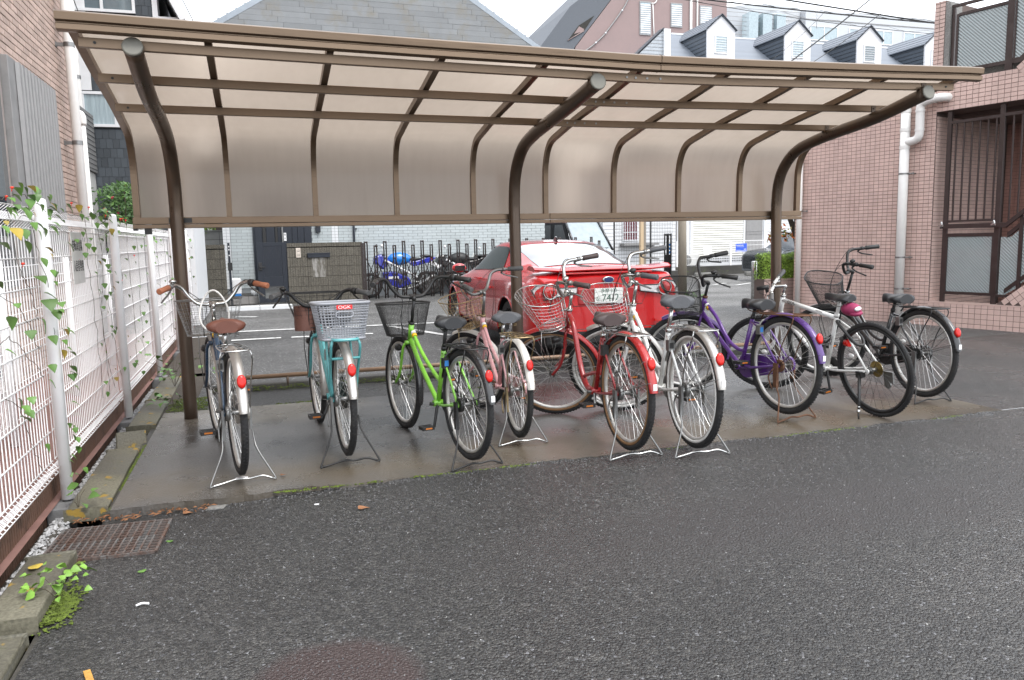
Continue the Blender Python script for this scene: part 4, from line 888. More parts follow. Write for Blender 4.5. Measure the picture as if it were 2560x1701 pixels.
# ---------------------------------------------------------------- red coupe
m_carred = M('red car paint', (.52,.012,.014), .22, var=.03, coat=1.0)
m_darkglass = M('dark car glass', (.012,.016,.018), .03, var=0, spec=1.0, coat=1)
m_darkglass.node_tree.nodes['Principled BSDF'].inputs['IOR'].default_value = 2.1
m_cargloss = M('black gloss trim', (.012,.012,.013), .2, coat=.5)
m_tlred = M('red tail lamp lens', (.55,.01,.008), .08, coat=1); m_tlclr = M('clear lamp lens', (.70,.69,.69), .15, 0, coat=1)
m_plate = M('plate white', (.75,.77,.74), .4); m_plgreen = M('plate green ink', (.01,.10,.06), .5)
car = thing('parked_car', 'red sports coupe with rear spoiler parked behind the bicycles', 'car', (3.70, 8.02, 0), (0,0,R(90)), None); car.scale = (1.045,1.045,1.045)
ST_ = [ # x, half width, zb, shoulder z, roof z, roof half width, greenhouse base half width
 (0.00,.78,.34,.84,.90,.50,.70),(.05,.845,.26,.88,.94,.52,.74),(.16,.878,.23,.90,.975,.54,.76),(.34,.885,.22,.915,.985,.56,.74),(.52,.893,.22,.925,1.00,.55,.70),(.78,.896,.21,.925,1.075,.54,.70),
 (1.1,.888,.20,.92,1.175,.54,.72),(1.45,.878,.20,.91,1.262,.54,.74),(1.85,.872,.19,.90,1.298,.53,.75),(2.25,.872,.19,.89,1.290,.52,.75),(2.6,.875,.19,.88,1.21,.52,.75),
 (2.95,.882,.20,.86,1.04,.55,.74),(3.2,.886,.21,.83,.915,.58,.72),(3.6,.87,.22,.78,.845,.5,.68),(3.95,.82,.24,.70,.76,.45,.62),(4.15,.72,.27,.62,.66,.4,.55),(4.24,.60,.32,.56,.58,.3,.45)]
def interp(x):
    for i in range(len(ST_)-1):
        if x <= ST_[i+1][0]: break
    a, b = ST_[i], ST_[i+1]; p = ST_[max(0,i-1)]; n = ST_[min(len(ST_)-1,i+2)]; t = (x-a[0])/(b[0]-a[0])
    o = []
    for k in range(1, 7):
        m0 = (b[k]-p[k])/max(.01,(b[0]-p[0])) * (b[0]-a[0]); m1 = (n[k]-a[k])/max(.01,(n[0]-a[0])) * (b[0]-a[0])
        o.append((2*t**3-3*t*t+1)*a[k] + (t**3-2*t*t+t)*m0 + (-2*t**3+3*t*t)*b[k] + (t**3-t*t)*m1)
    return o
def section(x, n=6):
    w, zb, zs, zr, rw, gw = interp(x)
    K = [(w*.90, zb), (w*.985, zb+.10), (w*.992, zb+.26), (w, (zs+zb)/2+.06), (w*.985, zs-.10), (w*.93, zs-.02), (gw+.03, zs+.012), (gw-.01, zs+.03+.05*(zr-zs)), (rw+.03, zr-.055*min(1,(zr-zs)/.2)-.004), (rw-.10, zr-.012), (rw*.4, zr), (0, zr+.003)]
    return cat([(x, y, z) for y, z in K], n)
NS = 130; secs = [section(4.24*i/NS) for i in range(NS+1)]
WX = (.86, 3.43)
def skip(c): 
    for wx in WX:
        if abs(c.y) > .60 and (c.x-wx)**2 + (c.z-.325)**2 < .352**2: return True
    return False
b = MB()
for s in (1, -1):
    rows = [[Vector((p.x, p.y*s, p.z)) for p in (r if s > 0 else r[::-1])] for r in secs]; b.grid(rows, True, False, skip)
e = secs[0]; b.add([(p.x,p.y,p.z) for p in e]+[(p.x,-p.y,p.z) for p in e[::-1]], [tuple(range(2*len(e)))]); e = secs[-1]; b.add([(p.x,p.y,p.z) for p in e]+[(p.x,-p.y,p.z) for p in e[::-1]], [tuple(range(2*len(e)))])
body = obj('body', b, m_carred, car)
def surf(x, k): # k 0..1 along half section param index
    r = section(x); q = k*(len(r)-1); i = min(len(r)-2, int(q)); return r[i]*(1-(q-i)) + r[i+1]*(q-i)
def patchm(x0, x1, kf0, kf1, sides=(1,-1), nx=24, ny=10, o=.006, full=False):
    b = MB()
    for s in sides:
        rows = []
        for i in range(nx+1):
            t = i/nx; x = x0+(x1-x0)*t; k0 = kf0(t); k1 = kf1(t); row = []
            for j in range(ny+1):
                p = surf(x, k0+(k1-k0)*j/ny); q = surf(x+.01, k0+(k1-k0)*j/ny); q2 = surf(x, min(1, k0+(k1-k0)*j/ny+.01)) if k0+(k1-k0)*j/ny < .99 else p+Vector((0,-.01,0))
                nrm = (q-p).cross(q2-p); nrm = nrm.normalized() if nrm.length > 1e-7 else Vector((0,0,1))
                if nrm.z < -.2 or nrm.y < -.3: nrm = -nrm
                p = p + nrm*o; row.append(Vector((p.x, p.y*s, p.z)))
            rows.append(row if s > 0 else row[::-1])
        b.grid(rows, True)
    return b
# greenhouse param: k=7/11 glass bottom, 8/11 glass top, 1 = centre line
obj('rear_window', patchm(.60, 1.40, lambda t: .745-.01*t, lambda t: 1.0, ny=14), m_darkglass, car)
obj('windscreen', patchm(2.42, 3.08, lambda t: .745, lambda t: 1.0, ny=14), m_darkglass, car)
m_sideglass = M('green car side glass', (.02,.03,.028), .04, var=0, spec=.6)
for sd_ in (1, -1): obj('side_window', patchm(1.42, 2.78, lambda t: .635, lambda t: .635+.088*min(1, math.sin(PI*min(.999,max(.001,t**.8)))*1.9), sides=(sd_,)), m_sideglass, car)
b = MB(); 
for wx in WX:
    for s in (1, -1):
        pts = []
        for q in range(0, 41):
            a = -.15+ (PI+.3)*q/40; x = wx+.353*math.cos(a); z = .325+.353*math.sin(a)
            r = section(max(0,min(4.24,x))); y = max([p.y for p in r if abs(p.z-z) < .05] or [.88]); pts.append((x, s*(y-.004), z))
        b.tube(pts, .011, 6)
obj('wheel_arch', b, m_carred, car)
b = MB()
for wx in WX:
    for s in (1, -1):
        rows = [[Vector((wx+.36*math.cos(a), s*y, .325+.36*math.sin(a))) for a in [(-.3+(PI+.6)*q/20) for q in range(21)]] for y in (.88,.5)]; b.grid(rows)
        b.add([(wx+.36*math.cos(2*PI*q/20), s*.5, .325+.36*math.sin(2*PI*q/20)) for q in range(20)], [tuple(range(20))])
obj('arch_liner', b, m_black, car)
for wx in WX:
    for s in (1, -1):
        b = MB(); c = Vector((wx, s*.76, .315)); ring_ = []
        rows = [[c+Vector(((.315-p)*math.cos(2*PI*q/40), s*yy, (.315-p)*math.sin(2*PI*q/40))) for p, yy in ((.09,-.10),(.02,-.105),(0,-.085),(0,.075),(.02,.095),(.09,.09))] for q in range(41)]; b.grid(rows, True)
        wl_ = obj('wheel', b, m_rub, car); b = MB()
        b.tube([c+Vector((0,s*(-.09),0)), c+Vector((0,s*.085,0))], .226, 40, caps=False); 
        for q in range(10):
            Mq = Matrix.Translation(c) @ Matrix.Rotation(2*PI*q/10+(.12 if q % 2 else -.12), 4, 'Y'); b.bx(-.014,.014,.05*s-.01,.05*s+.012,.03,.222, Mq)
        b.cyl(c+Vector((0,.03*s,0)), c+Vector((0,.075*s,0)), .05, 16); obj('rim', b, M('alloy rim', (.45,.45,.46), .25, .9) if 'alloy rim' not in bpy.data.materials else bpy.data.materials['alloy rim'], wl_)
        b = MB(); b.cyl(c+Vector((0,0,0)), c+Vector((0,.012*s,0)), .15, 24); obj('brake_disc', b, m_steel, wl_)
# rear details (rear face is about x = 0.02..0.06, looking to -x)
for s in (1, -1):
    b = MB(); P = [(.60,.80),(.68,.845),(.80,.835),(.852,.78),(.82,.715),(.74,.675),(.64,.70),(.52,.715),(.37,.735),(.36,.80)]
    fx = lambda y: .012 + .55*max(0,(abs(y)-.60))**1.5
    lens = [Vector((fx(y)-.035, s*y, z)) for y, z in P]; b.prism(lens if s < 0 else lens[::-1], (.12,0,0)); tl = obj('tail_lamp', b, m_tlclr, car, bevel=.012)
    b = MB(); c = Vector((-.022, s*.665, .765)); b.tube([c+Vector((.05,0,0)), c+Vector((.004,0,0)), c+Vector((-.004,0,0)), c+Vector((-.009,0,0))], [.074,.074,.062,.02], 28); obj('lamp_lens', b, m_tlred, tl)
    b = MB(); b.tube([c+Vector((-.002,.079*math.cos(a),.079*math.sin(a))) for a in [2*PI*q/32 for q in range(32)]], .007, 6, closed=True); obj('lamp_ring', b, m_chrome, tl)
    b = MB(); b.tube([p+Vector((-.002,0,0)) for p in lens], .006, 6, closed=True); obj('lamp_trim', b, m_cargloss, tl)
b = MB(); sp = [(.0,.0),(-.02,.018),(.03,.042),(.16,.05),(.22,.02),(.16,.012)]
rows = []
for q in range(31):
    y = -.80+1.6*q/30; k = 1-abs(y)/.80; dz = .0+.028*(1 if abs(y) > .52 else 0)*(abs(y)-.52)/.28 ; dx = .10*(abs(y)/.8)**3
    rows.append([Vector((.01+dx+x, y, .948+z+ .018*(1-(y/.8)**2)+dz)) for x, z in sp])
b.grid(rows, False, True); n = 6; b.f += [tuple(range(n)), tuple(30*n+q for q in reversed(range(n)))]; b.sm += [False]*2
obj('spoiler', b, m_carred, car, bevel=.006)
b = MB(); b.bx(-.004,.10,-.52,.52,.935,.955); obj('spoiler_base', b, m_carred, car, bevel=.005)
b = MB(); b.bx(-.006,.05,-.36,.36,.60,.79); obj('plate_recess', b, M('red with recess shade', (.33,.010,.012), .3, coat=.8), car, bevel=.02)  # body red darkened in the colour to imitate the shade of a recess
b = MB(); b.bx(-.02,-.014,-.165,.165,.615,.78); pl = obj('number_plate', b, m_plate, car, bevel=.003)
for body_, sz, y, z, sx in (('多摩 330', .050, .0, .752, 1.0), ('な', .048, .128, .665, 1.0), ('74-2', .112, -.018, .672, 1.0)):
    o = link('lettering', text_mesh(body_, sz, m_plgreen, .0005), pl, (-.0205, y, z), (R(90), 0, R(-90))); o.scale = (sx, 1, 1)
b = MB(); c = Vector((-.012, 0, .868)); b.tube([c+Vector((.02,0,0)), c, c+Vector((-.006,0,0))], [.06,.06,.05], 28); b.v = [(x, y*1.15, .868+(z-.868)*.62) for x, y, z in b.v]; em = obj('emblem', b, m_chrome, car)
b = MB(); b.tube([c+Vector((-.0065,0,0)), c+Vector((-.008,0,0))], .047, 28); b.v = [(x, y*1.15, .868+(z-.868)*.62) for x, y, z in b.v]; obj('emblem_field', b, M('emblem blue', (.01,.03,.12), .2, coat=1), em)
b = MB()
for y, z, k in ((.028,.876,.011),(-.006,.884,.006),(-.030,.880,.006),(.002,.866,.006),(-.020,.861,.006),(-.040,.868,.005)):
    for q in range(2):
        a = PI/4+q*PI/2; b.prism([(-.0085,y+k*math.cos(PI*q2/2)*(1.3 if q2%2==0 else .3),z+k*math.sin(PI*q2/2)) for q2 in range(4)],(-.001,0,0))
obj('emblem_star', b, m_chrome, em)
b = MB(); b.bx(-.025,.30,-.72,.72,.17,.36); obj('lower_bumper', b, m_black, car, bevel=.04)
b = MB(); b.bx(-.03,-.026,-.50,.50,.33,.35); 
for s in (1,-1): b.bx(-.034,-.02,s*.60-.06,s*.60+.06,.40,.425)
obj('bumper_reflector', b, m_tlred, car)
b = MB(); rows = [[Vector((.50-.0, y, z)) for y in (0,)] for z in (0,)]
pts = [(.006+.02*abs(y)**2, y, .575) for y in [-.75+1.5*q/20 for q in range(21)]]; b.tube(pts, .004, 5); b.tube([(.02,.50,.93),(.0,.50,.80),(-.002,.40,.60),(-.002,-.40,.60),(0,-.50,.80),(.02,-.50,.93)], .003, 5); obj('boot_seam', b, m_black, car)
for s in (1, -1):
    b = MB(); c = Vector((2.62, s*.98, .955)); b.ball(c, .055, .10, .062, 14, 10); b.v = [(x+.02*abs(y*s-.9), y, z) for x, y, z in b.v]; mi = obj('wing_mirror', b, m_carred, car)
    b = MB(); b.cyl((2.62,s*.86,.90),(2.62,s*.95,.93),.022,8); b.bx(2.562,2.566,min(s*.91,s*1.05),max(s*.91,s*1.05),.915,.99); obj('mirror_stalk', b, m_cargloss, mi)
    b = MB(); x0 = 1.42; b.tube([(2.70,s*.886,.78),(2.62,s*.888,.40),(2.55,s*.88,.26),(1.65,s*.882,.24),(1.40,s*.889,.40),(1.30,s*.893,.60),(1.32,s*.884,.84)], .0032, 5); obj('door_seam', b, m_black, car)
    b = MB(); b.bx(1.45,1.62,min(s*.885,s*.905),max(s*.885,s*.905),.735,.765); obj('door_handle', b, m_carred, car, bevel=.006)
    b = MB(); b.bx(2.86,3.00,min(s*.885,s*.893),max(s*.885,s*.893),.76,.80); obj('side_badge', b, m_cargloss, car)
b = MB(); b.prism([(1.50,-.012,1.275),(1.62,-.012,1.29),(1.53,-.006,1.345),(1.49,-.006,1.335)],(0,.022,0)); obj('antenna_fin', b, m_cargloss, car, bevel=.003)
b = MB(); b.tube([(0.0,.40,.24),(-.03,.40,.23)], .05, 16); b.tube([(0.0,-.40,.24),(-.03,-.40,.23)], .05, 16); obj('exhaust', b, m_chrome, car)

# ---------------------------------------------------------------- house across the road (own frame: x along the front, y depth)
HO, HA = (2.406,19.33), R(2.3)
m_hbrick = M('pale blue grey brick tile', (.46,.505,.51), .6, var=.04, island=.05, bump=.3, bscale=40)
m_hgrout = M('grey joint', (.25,.27,.28), .9)
m_hwhite = M('white corner tile', (.70,.72,.73), .5, var=.04)
house = thing('house', 'house with pale grey brick tile walls and grey slate roof behind the shelter', 'house', (*HO,0), (0,0,HA))
b = MB(); b.bx(-3.15,5.42,1.51,9.0,-.1,6.1); obj('wall', b, m_hgrout, house)
holes = [(-2.45,-1.02,-1,3),(-3.0-.16,-2.98,-1,4),(-.52,-.34,-1,4),(-1,-1,0,0)]
pieces(house, 'brick', m_hbrick, bond(-2.97,5.42,.32,2.35,.262,.0765,.008,.5,holes), 1.51, .012, key=lambda r: (abs(r[0]-.5) if r[3] > 1.05 else 9), nmax=300, jitter=.001)
pieces(house, 'white_tile', m_hwhite, bond(-3.15,-2.985,.32,2.35,.085,.0765,.006,0)+bond(-.515,-.35,.32,2.35,.085,.0765,.006,0), 1.505, .012, nmax=120)
m_navy = M('dark slate blue aluminium', (.022,.027,.037), .4, .3, var=.08)
d = thing('entrance_door', 'dark entrance door with vertical panels behind the gate of the pale brick house', 'door', (0,0,0)); d.parent = None
d.location = (*HO,0); d.rotation_euler = (0,0,HA)
b = MB(); b.bx(-2.44,-1.03,1.44,1.52,.30,2.6); obj('door_frame', b, m_navy, d)
for u0, u1, k in ((-2.40,-2.23,0),(-2.22,-2.14,1),(-2.13,-1.93,0),(-1.92,-1.86,1),(-1.85,-1.62,0),(-1.50,-1.38,0),(-1.37,-1.22,0),(-1.21,-1.08,0)):
    b = MB(); b.bx(u0,u1,1.42-(.012 if k else 0),1.44,.34,2.5); obj('glass_strip' if k else 'door_panel', b, m_black if k else m_navy, d, bevel=.003)
b = MB(); b.bx(-1.76,-1.73,1.36,1.41,1.35,1.95); obj('door_handle', b, m_steel, d)
b = MB(); b.bx(-1.715,-1.65,1.40,1.415,1.48,1.68); np_ = obj('paper_notice', b, m_stickw, d)
for q, s in enumerate('御札'): link('lettering', text_mesh(s, .05, m_ink, .0003), np_, (-1.682,1.399,1.63-.09*q), (R(90),0,0))
m_block = M('rough split concrete block', (.115,.105,.085), .9, var=.3, scale=25, bump=1.2, bscale=45, island=.1, dirt=(.28,.27,.25), dscale=55, dlo=.60, dhi=.68)
m_joint = M('dark block joint', (.03,.028,.024), .9)
def blockwall(u0, u1, label):
    w = thing('block_wall', label, 'wall', (*HO,0), (0,0,HA))
    b = MB(); b.bx(u0+.01,u1-.01,.02,.15,-.1,1.39); obj('core', b, m_joint, w)
    n = 0
    for (a_, b__, z0_, z1_) in bond(u0,u1,-.07,1.30,.46,.2325,.008,.0)+bond(u0,u1,1.325,1.415,.46,.10,.008,0):
        q = MB(); q.bx(a_,b__,.0,.02,z0_,z1_); u = a_; 
        while u < b__-.012: q.bx(u,min(u+.049,b__),-.012-random.uniform(0,.006),.0,z0_,z1_); u += .0575
        obj('block', q, m_block, w)
    return w
bw = blockwall(-1.76, .0, 'rough brown block wall with a name plate and letter slot left of the folding gate')
blockwall(-3.70, -3.13, 'short rough block wall at the left of the gate opening of the pale brick house')
b = MB(); b.bx(-1.30,-.78,-.05,-.012,1.065,1.16); b.bx(-1.31,-.77,-.06,-.012,1.15,1.175); obj('letter_slot', b, m_navy, bw, bevel=.004)
b = MB(); b.bx(-1.56,-1.455,-.028,-.018,1.075,1.30); npl = obj('name_plate', b, M('cream plate', (.62,.55,.48), .5), bw, bevel=.003)
for q, s in enumerate('山川'): link('lettering', text_mesh(s, .075, m_ink, .0003), npl, (-1.507,-.029,1.235-.105*q), (R(90),0,0))
b = MB(); n_=22
b = MB(); b.bx(-1.20,-.90,-.0205,-.0185,.60,1.06); obj('lime_stain', b, M('lime stain', (.30,.29,.27), .9, var=.3, scale=20, dirt=(.12,.11,.09), dscale=12, dlo=.42, dhi=.58, stretch=(1,1,.3)), bw)
g = thing('gate_door', 'dark slate gate door with ribbed centre and grille at the bottom', 'gate', (*HO,0), (0,0,HA))
for u0,u1,z0,z1 in ((-2.44,-2.30,.04,1.44),(-1.88,-1.77,.04,1.44),(-2.30,-1.88,1.36,1.44),(-2.30,-1.88,.42,.64),(-2.30,-1.88,.04,.14)):
    b = MB(); b.bx(u0,u1,.02,.06,z0,z1); obj('gate_frame', b, m_navy, g, bevel=.003)
for q in range(11): b = MB(); b.bx(-2.30+.0385*q,-2.30+.0385*q+.034,.032,.048,.64,1.36); obj('slat', b, m_navy, g)
for q in range(17): b = MB(); b.bx(-2.29+.0245*q,-2.29+.0245*q+.010,.03,.05,.14,.42); obj('grille_bar', b, m_steel, g)
b = MB(); b.bx(-2.42,-2.34,-.01,.02,.80,.98); b.bx(-2.40,-2.26,-.03,-.01,.86,.885); obj('gate_handle', b, m_black, g, bevel=.004)
t = thing('gate_post', 'thin dark gate post beside the short block wall', 'post', (*HO,0), (0,0,HA))
b = MB(); b.bx(-3.07,-3.02,.03,.08,0,1.45); obj('post', b, m_navy, t); b = MB(); b.bx(-3.09,-2.99,.0,.03,.82,1.0); obj('latch', b, m_black, t)
for z in (1.35,1.28,1.15): b = MB(); b.bx(-3.055,-3.03,.024,.03,z,z+.03); obj('label_dot', b, m_stickw, t)
m_ptile = M('grey paving tile', (.26,.25,.24), .6, island=.06)
t = thing('entrance_step', 'grey tiled entrance steps in front of the dark gate door', 'steps', (*HO,0), (0,0,HA))
b = MB(); b.bx(-3.12,-1.80,-1.2,-.0,-.05,.0); b.bx(-3.12,-2.45,.25,1.5,0,.20); obj('step_base', b, m_joint, t)
for i in range(5):
    for j in range(4): b = MB(); b.bx(-3.11+.263*i,-3.11+.263*i+.255,-1.18+.29*j,-1.18+.29*j+.28,0,.008); obj('paving_tile', b, m_ptile, t)
for i in range(3): b = MB(); b.bx(-3.11+.222*i,-3.11+.222*i+.214,.243,.25,.012,.195); obj('paving_tile', b, m_ptile, t)
t = thing('kerb', 'bright white kerb stones before the tiled entrance of the pale brick house', 'kerb', (*HO,0), (0,0,HA))
for a0, a1 in ((-3.18,-2.50),(-2.49,-1.80)): b = MB(); b.bx(a0,a1,-1.36,-1.2,-.03,.075); obj('kerb_stone', b, m_hwhite, t, bevel=.01)
t = thing('drain_pipe', 'thin dark blue pipe on the pale brick wall above the block wall', 'pipe', (*HO,0), (0,0,HA))
b = MB(); b.cyl((.05,1.46,.2),(.05,1.46,2.6),.028,10); obj('pipe', b, m_navy, t); b = MB(); b.bx(.04,.13,1.44,1.5,1.74,1.765); obj('pipe_clip', b, m_navy, t)
t = thing('intercom_box', 'small dark box on the pale brick wall right of the entrance door', 'box', (*HO,0), (0,0,HA)); b = MB(); b.bx(-.92,-.80,1.40,1.495,1.68,1.92); obj('box', b, m_navy, t, bevel=.008); b = MB(); b.bx(-.90,-.83,1.392,1.40,1.80,1.86); obj('lens', b, m_black, t)
t = thing('detergent_bag', 'white and blue bag standing by the gate post at the entrance step', 'bag', (HO[0]-2.95,HO[1]+.1,.0)); b = MB(); b.bx(-.10,.12,.22,.40,.20,.62); obj('bag', b, m_stickw, t, bevel=.04); b = MB(); b.bx(-.09,.11,.214,.22,.20,.26); obj('blue_band', b, m_blueplast, t)
t = thing('flower_pot', 'small cream pot on the entrance step beside the white bag', 'pot', (HO[0]-2.55,HO[1]+.25,.2)); b = MB(); b.tube([(0,0,0),(0,0,.12)],[.06,.08],12); obj('pot', b, m_hwhite, t)
# slate gable / hip face above
roof = thing('slate_roof', 'pale grey slate roof slope of the pale brick house rising above the shelter', 'roof', (*HO,0), (0,0,HA))
m_slate = M('weathered pale slate', (.20,.21,.215), .65, var=.12, scale=2, island=.10, dirt=(.19,.17,.13), dscale=1.6, dlo=.5, dhi=.75, bump=.2)
m_trim = M('blue grey roof trim', (.30,.34,.38), .5)
apu, apz, y0, zl = .95, 9.1, 1.2, 5.4; sl = .25
def ledge(z): return (apu - (apz-z)/(.63), apu + (apz-z)/(.60))
rects = []; z = zl; r = 0
b = MB(); b.prism([(ledge(zl)[0],y0+.01,zl),(ledge(zl)[1],y0+.01,zl),(apu,y0+.01+0,apz)], (0,.3,0)); obj('roof_core', b, m_joint, roof)
while z < 8.9:
    a, c = ledge(z+.06); u = a - (r*.37 % 1)*.9
    while u < c:
        rects.append((max(a,u), min(c,u+.895), z, z+.128)); u += .9
    z += .131; r += 1
pieces(roof, 'slate', m_slate, rects, y0, .02, key=lambda q: -q[2] if q[2] < 7.2 else 9, nmax=300, jitter=.006)
for s in (0, 1):
    b = MB(); p0 = Vector((ledge(zl)[s],y0-.03,zl)); p1 = Vector((apu,y0-.03,apz)); dd = (p1-p0).normalized(); nn_ = Vector((-dd.z,0,dd.x)) * (1 if s == 0 else -1)
    b.prism([p0-nn_*.10, p1-nn_*.10, p1+nn_*.03, p0+nn_*.03], (0,.4,0)); obj('barge_board', b, m_trim, roof)

# ---------------------------------------------------------------- folding gate
m_brn = M('dark brown aluminium', (.035,.026,.024), .4, .3)
fg = thing('folding_gate', 'dark brown scissor folding gate stretched in front of the motorcycles', 'gate', (*HO,0), (0,0,HA))
def hoop(name, u, y, z1, w=.07, mat=m_brn, par=fg, r=.018):
    b = MB(); b.tube(cat([(u,y-w*.0,.02),(u,y,z1-.09),(u,y,z1-.03),(u+w*.15,y+.015,z1-.005),(u+w*.5,y+.03,z1),(u+w*.85,y+.04,z1-.005),(u+w,y+.05,z1-.03),(u+w,y+.05,z1-.09),(u+w,y+.05,.02)], 3), r, 6); return obj(name, b, mat, par)
us = [.06+.4663*k*.5 for k in range(28)]
for k, u in enumerate(us): hoop('upright', u, 0, 1.40 if k % 2 == 0 else 1.305)
b_ = MB()
for k in range(len(us)-2):
    for z0, z1 in ((.45,1.02),(1.02,.45),(.10,.62),(.62,.10)):
        b = MB(); b.tube([(us[k]+.02,-.012,z0 if k%2==0 else z1),(us[k+1]+.02,-.012,(z0+z1)/2 if False else (z1 if k%2==0 else z0))], .011, 4, smooth=False); obj('cross_strap', b, m_brn, fg)
for u in (.06, .0): b = MB(); b.bx(u-.03,u+.02,-.02,.03,0,1.38); obj('end_post', b, m_brn, fg)
rv = MB()
for k, u in enumerate(us[:27]):
    for z in (.45,.735,1.02): rv.cyl((u+.02,-.03,z),(u+.02,-.02,z),.010,6)
obj('rivets', rv, m_steel, fg)

# ---------------------------------------------------------------- motorcycles
def motorcycle(x, y, label, mb1, mb2, k=1.0, mirror=1):
    t = thing('motorcycle', label, 'motorcycle', (x,y,0), (0,0,R(4)), 'motorcycles behind the folding gate'); t.scale = (mirror*k,k,k)
    b = MB(); b.ball((.02,0,.92), .30,.15,.16,16,10); obj('fuel_tank', b, mb1, t)
    b = MB(); b.prism([(-.40,-.14,.66),(-.62,-.13,.84),(-.60,-.10,1.0),(-.40,-.10,1.04),(-.22,-.13,.86)], (0,.27,0)); obj('front_cowl', b, mb2, t, bevel=.04)
    b = MB(); b.prism([(-.44,-.15,.60),(-.16,-.15,.62),(.22,-.15,.46),(.28,-.15,.30),(-.05,-.15,.20),(-.40,-.15,.34)], (0,.30,0)); obj('fairing', b, mb2, t, bevel=.03)
    b = MB(); b.tube([(-.40,-.16,.90),(.05,-.17,.66),(.42,-.12,.46)], .028, 8); b.bx(-.30,-.05,-.165,-.15,.44,.50); obj('frame_spar', b, m_stickw, t)
    b = MB(); b.prism([(.22,-.09,.84),(.45,-.08,.86),(.82,-.05,.96),(.95,-.03,.92),(.80,-.06,.82),(.35,-.10,.72)], (0,.18,0)); obj('tail_fairing', b, mb2, t, bevel=.02)
    b = MB(); b.ball((.38,0,.90), .20,.11,.045,14,8); b.ball((.68,0,.97), .15,.09,.04,14,8); obj('saddle', b, m_vinylblk, t)
    b = MB(); b.prism([(.84,-.04,.86),(1.06,-.05,.70),(1.0,-.05,.66),(.74,-.04,.78)], (0,.10,0)); obj('tail_unit', b, m_stickw, t)
    b = MB(); b.bx(.80,.86,-.05,.05,.86,.92); obj('tail_lamp', b, m_tlred, t)
    for cx in (-.72,.70):
        b = MB(); rows = [[Vector((cx+(.30-p)*math.cos(2*PI*q/32), yy, .30+(.30-p)*math.sin(2*PI*q/32))) for p, yy in ((.07,-.045),(.02,-.06),(0,-.03),(0,.03),(.02,.06),(.07,.045))] for q in range(33)]; b.grid(rows, True); w = obj('wheel', b, m_rub, t)
        b = MB(); b.tube([(cx,-.045,.30),(cx,.045,.30)], .225, 28, caps=False)
        for q in range(6): b.bx(-.018,.018,-.02,.02,0,.22, Matrix.Translation((cx,0,.30)) @ Matrix.Rotation(PI*q/3, 4, 'Y'))
        b.cyl((cx,-.06,.30),(cx,-.05,.30),.12,18); obj('rim', b, m_steel, w)
    b = MB(); b.cyl((-.72,-.08,.30),(-.42,-.08,1.0),.025,10); b.cyl((-.72,.08,.30),(-.42,.08,1.0),.025,10); obj('fork', b, m_chrome, t)
    b = MB(); b.prism([(-.16,-.10,.25),(-.20,-.10,.58),(.15,-.10,.62),(.24,-.10,.40),(.12,-.10,.22)], (0,.20,0)); b.cyl((-.02,-.15,.36),(-.02,.15,.36),.09,14); b.tube([(.1,-.06,.30),(.4,-.06,.34),(.70,-.06,.30)], .03, 8); obj('engine', b, m_steel, t, bevel=.01)
    b = MB(); b.tube(cat([(-.30,-.13,.30),(0,-.14,.18),(.4,-.14,.25),(.85,-.16,.50)],5), [.022]*6+[.03]*5+[.05]*5, 10); obj('exhaust', b, m_steel, t)
    b = MB(); b.cyl((-.42,-.34,1.02),(-.42,.34,1.02),.014,8); b.tube([(-.42,-.34,1.02),(-.42,-.22,1.02)],.02,8); hb_ = obj('handlebar', b, m_black, t)
    for s in (-1, 1): b = MB(); b.tube([(-.44,s*.22,1.04),(-.46,s*.28,1.20)], .006, 6); b.ball((-.47,s*.29,1.24), .03,.07,.045,12,8); obj('mirror', b, m_stickw if s < 0 else m_black, hb_)
    b = MB(); rows = [[Vector((-.62+.10*q/6, -.12+.24*j/6, .98+.17*q/6-.01*abs(j-3))) for j in range(7)] for q in range(7)]; b.grid(rows); obj('windshield', b, m_clear, t)
    b = MB(); b.tube([(.1,.05,.3),(.12,.22,.02)], .012, 6); obj('kick_stand', b, m_black, t)
m_mblue = M('bright blue paint', (.01,.20,.65), .25, coat=.9); m_mdblue = M('deep blue paint', (.015,.025,.36), .3, coat=.7)
motorcycle(3.42, 20.15, 'blue sports motorcycle with white tail parked behind the folding gate', m_mblue, m_mdblue, 1.05)
motorcycle(5.15, 20.75, 'black motorcycle parked behind the folding gate next to the blue one', m_black, m_cargloss, 1.0)
motorcycle(6.15, 21.0, 'dark motorcycle with worn black fairing half hidden behind the red coupe', m_vinylblk, m_cargloss, .95)

# ---------------------------------------------------------------- van
van = thing('parked_van', 'pale boxy van with black side standing beyond the red coupe and the folding gate', 'van', (9.5, 21.5, 0), (0,0,R(18)))
m_vanw = M('pale silver van paint', (.58,.60,.62), .3, coat=.7)
b = MB(); b.prism([(-.74,0,.2),(.74,0,.2),(.74,0,1.0),(.70,0,1.04),(-.70,0,1.04),(-.74,0,1.0)], (0,3.3,0)); obj('body', b, m_vanw, van, bevel=.05)
b = MB(); b.prism([(-.745,.15,1.0),(-.745,3.28,1.0),(-.68,3.2,1.93),(-.68,.62,1.93)], (.05,0,0)); obj('black_side', b, m_cargloss, van, bevel=.02)
for y0, y1 in ((.35,1.05),(1.2,2.1),(2.25,3.1)): b = MB(); b.prism([(-.752,y0,1.08),(-.752,y1,1.08),(-.70,y1-.04,1.80),(-.70,y0+(.32 if y0 < .5 else .02),1.80)], (.02,0,0)); obj('side_window', b, m_darkglass, van)
b = MB(); b.prism([(-.69,.03,1.06),(.69,.03,1.06),(.62,.60,1.88),(-.62,.60,1.88)], (0,.02,.0)); obj('windscreen', b, M('glass with painted sky reflection', (.33,.38,.40), .4, spec=.2), van)  # pale base colour stands in for the sky reflected in the windscreen
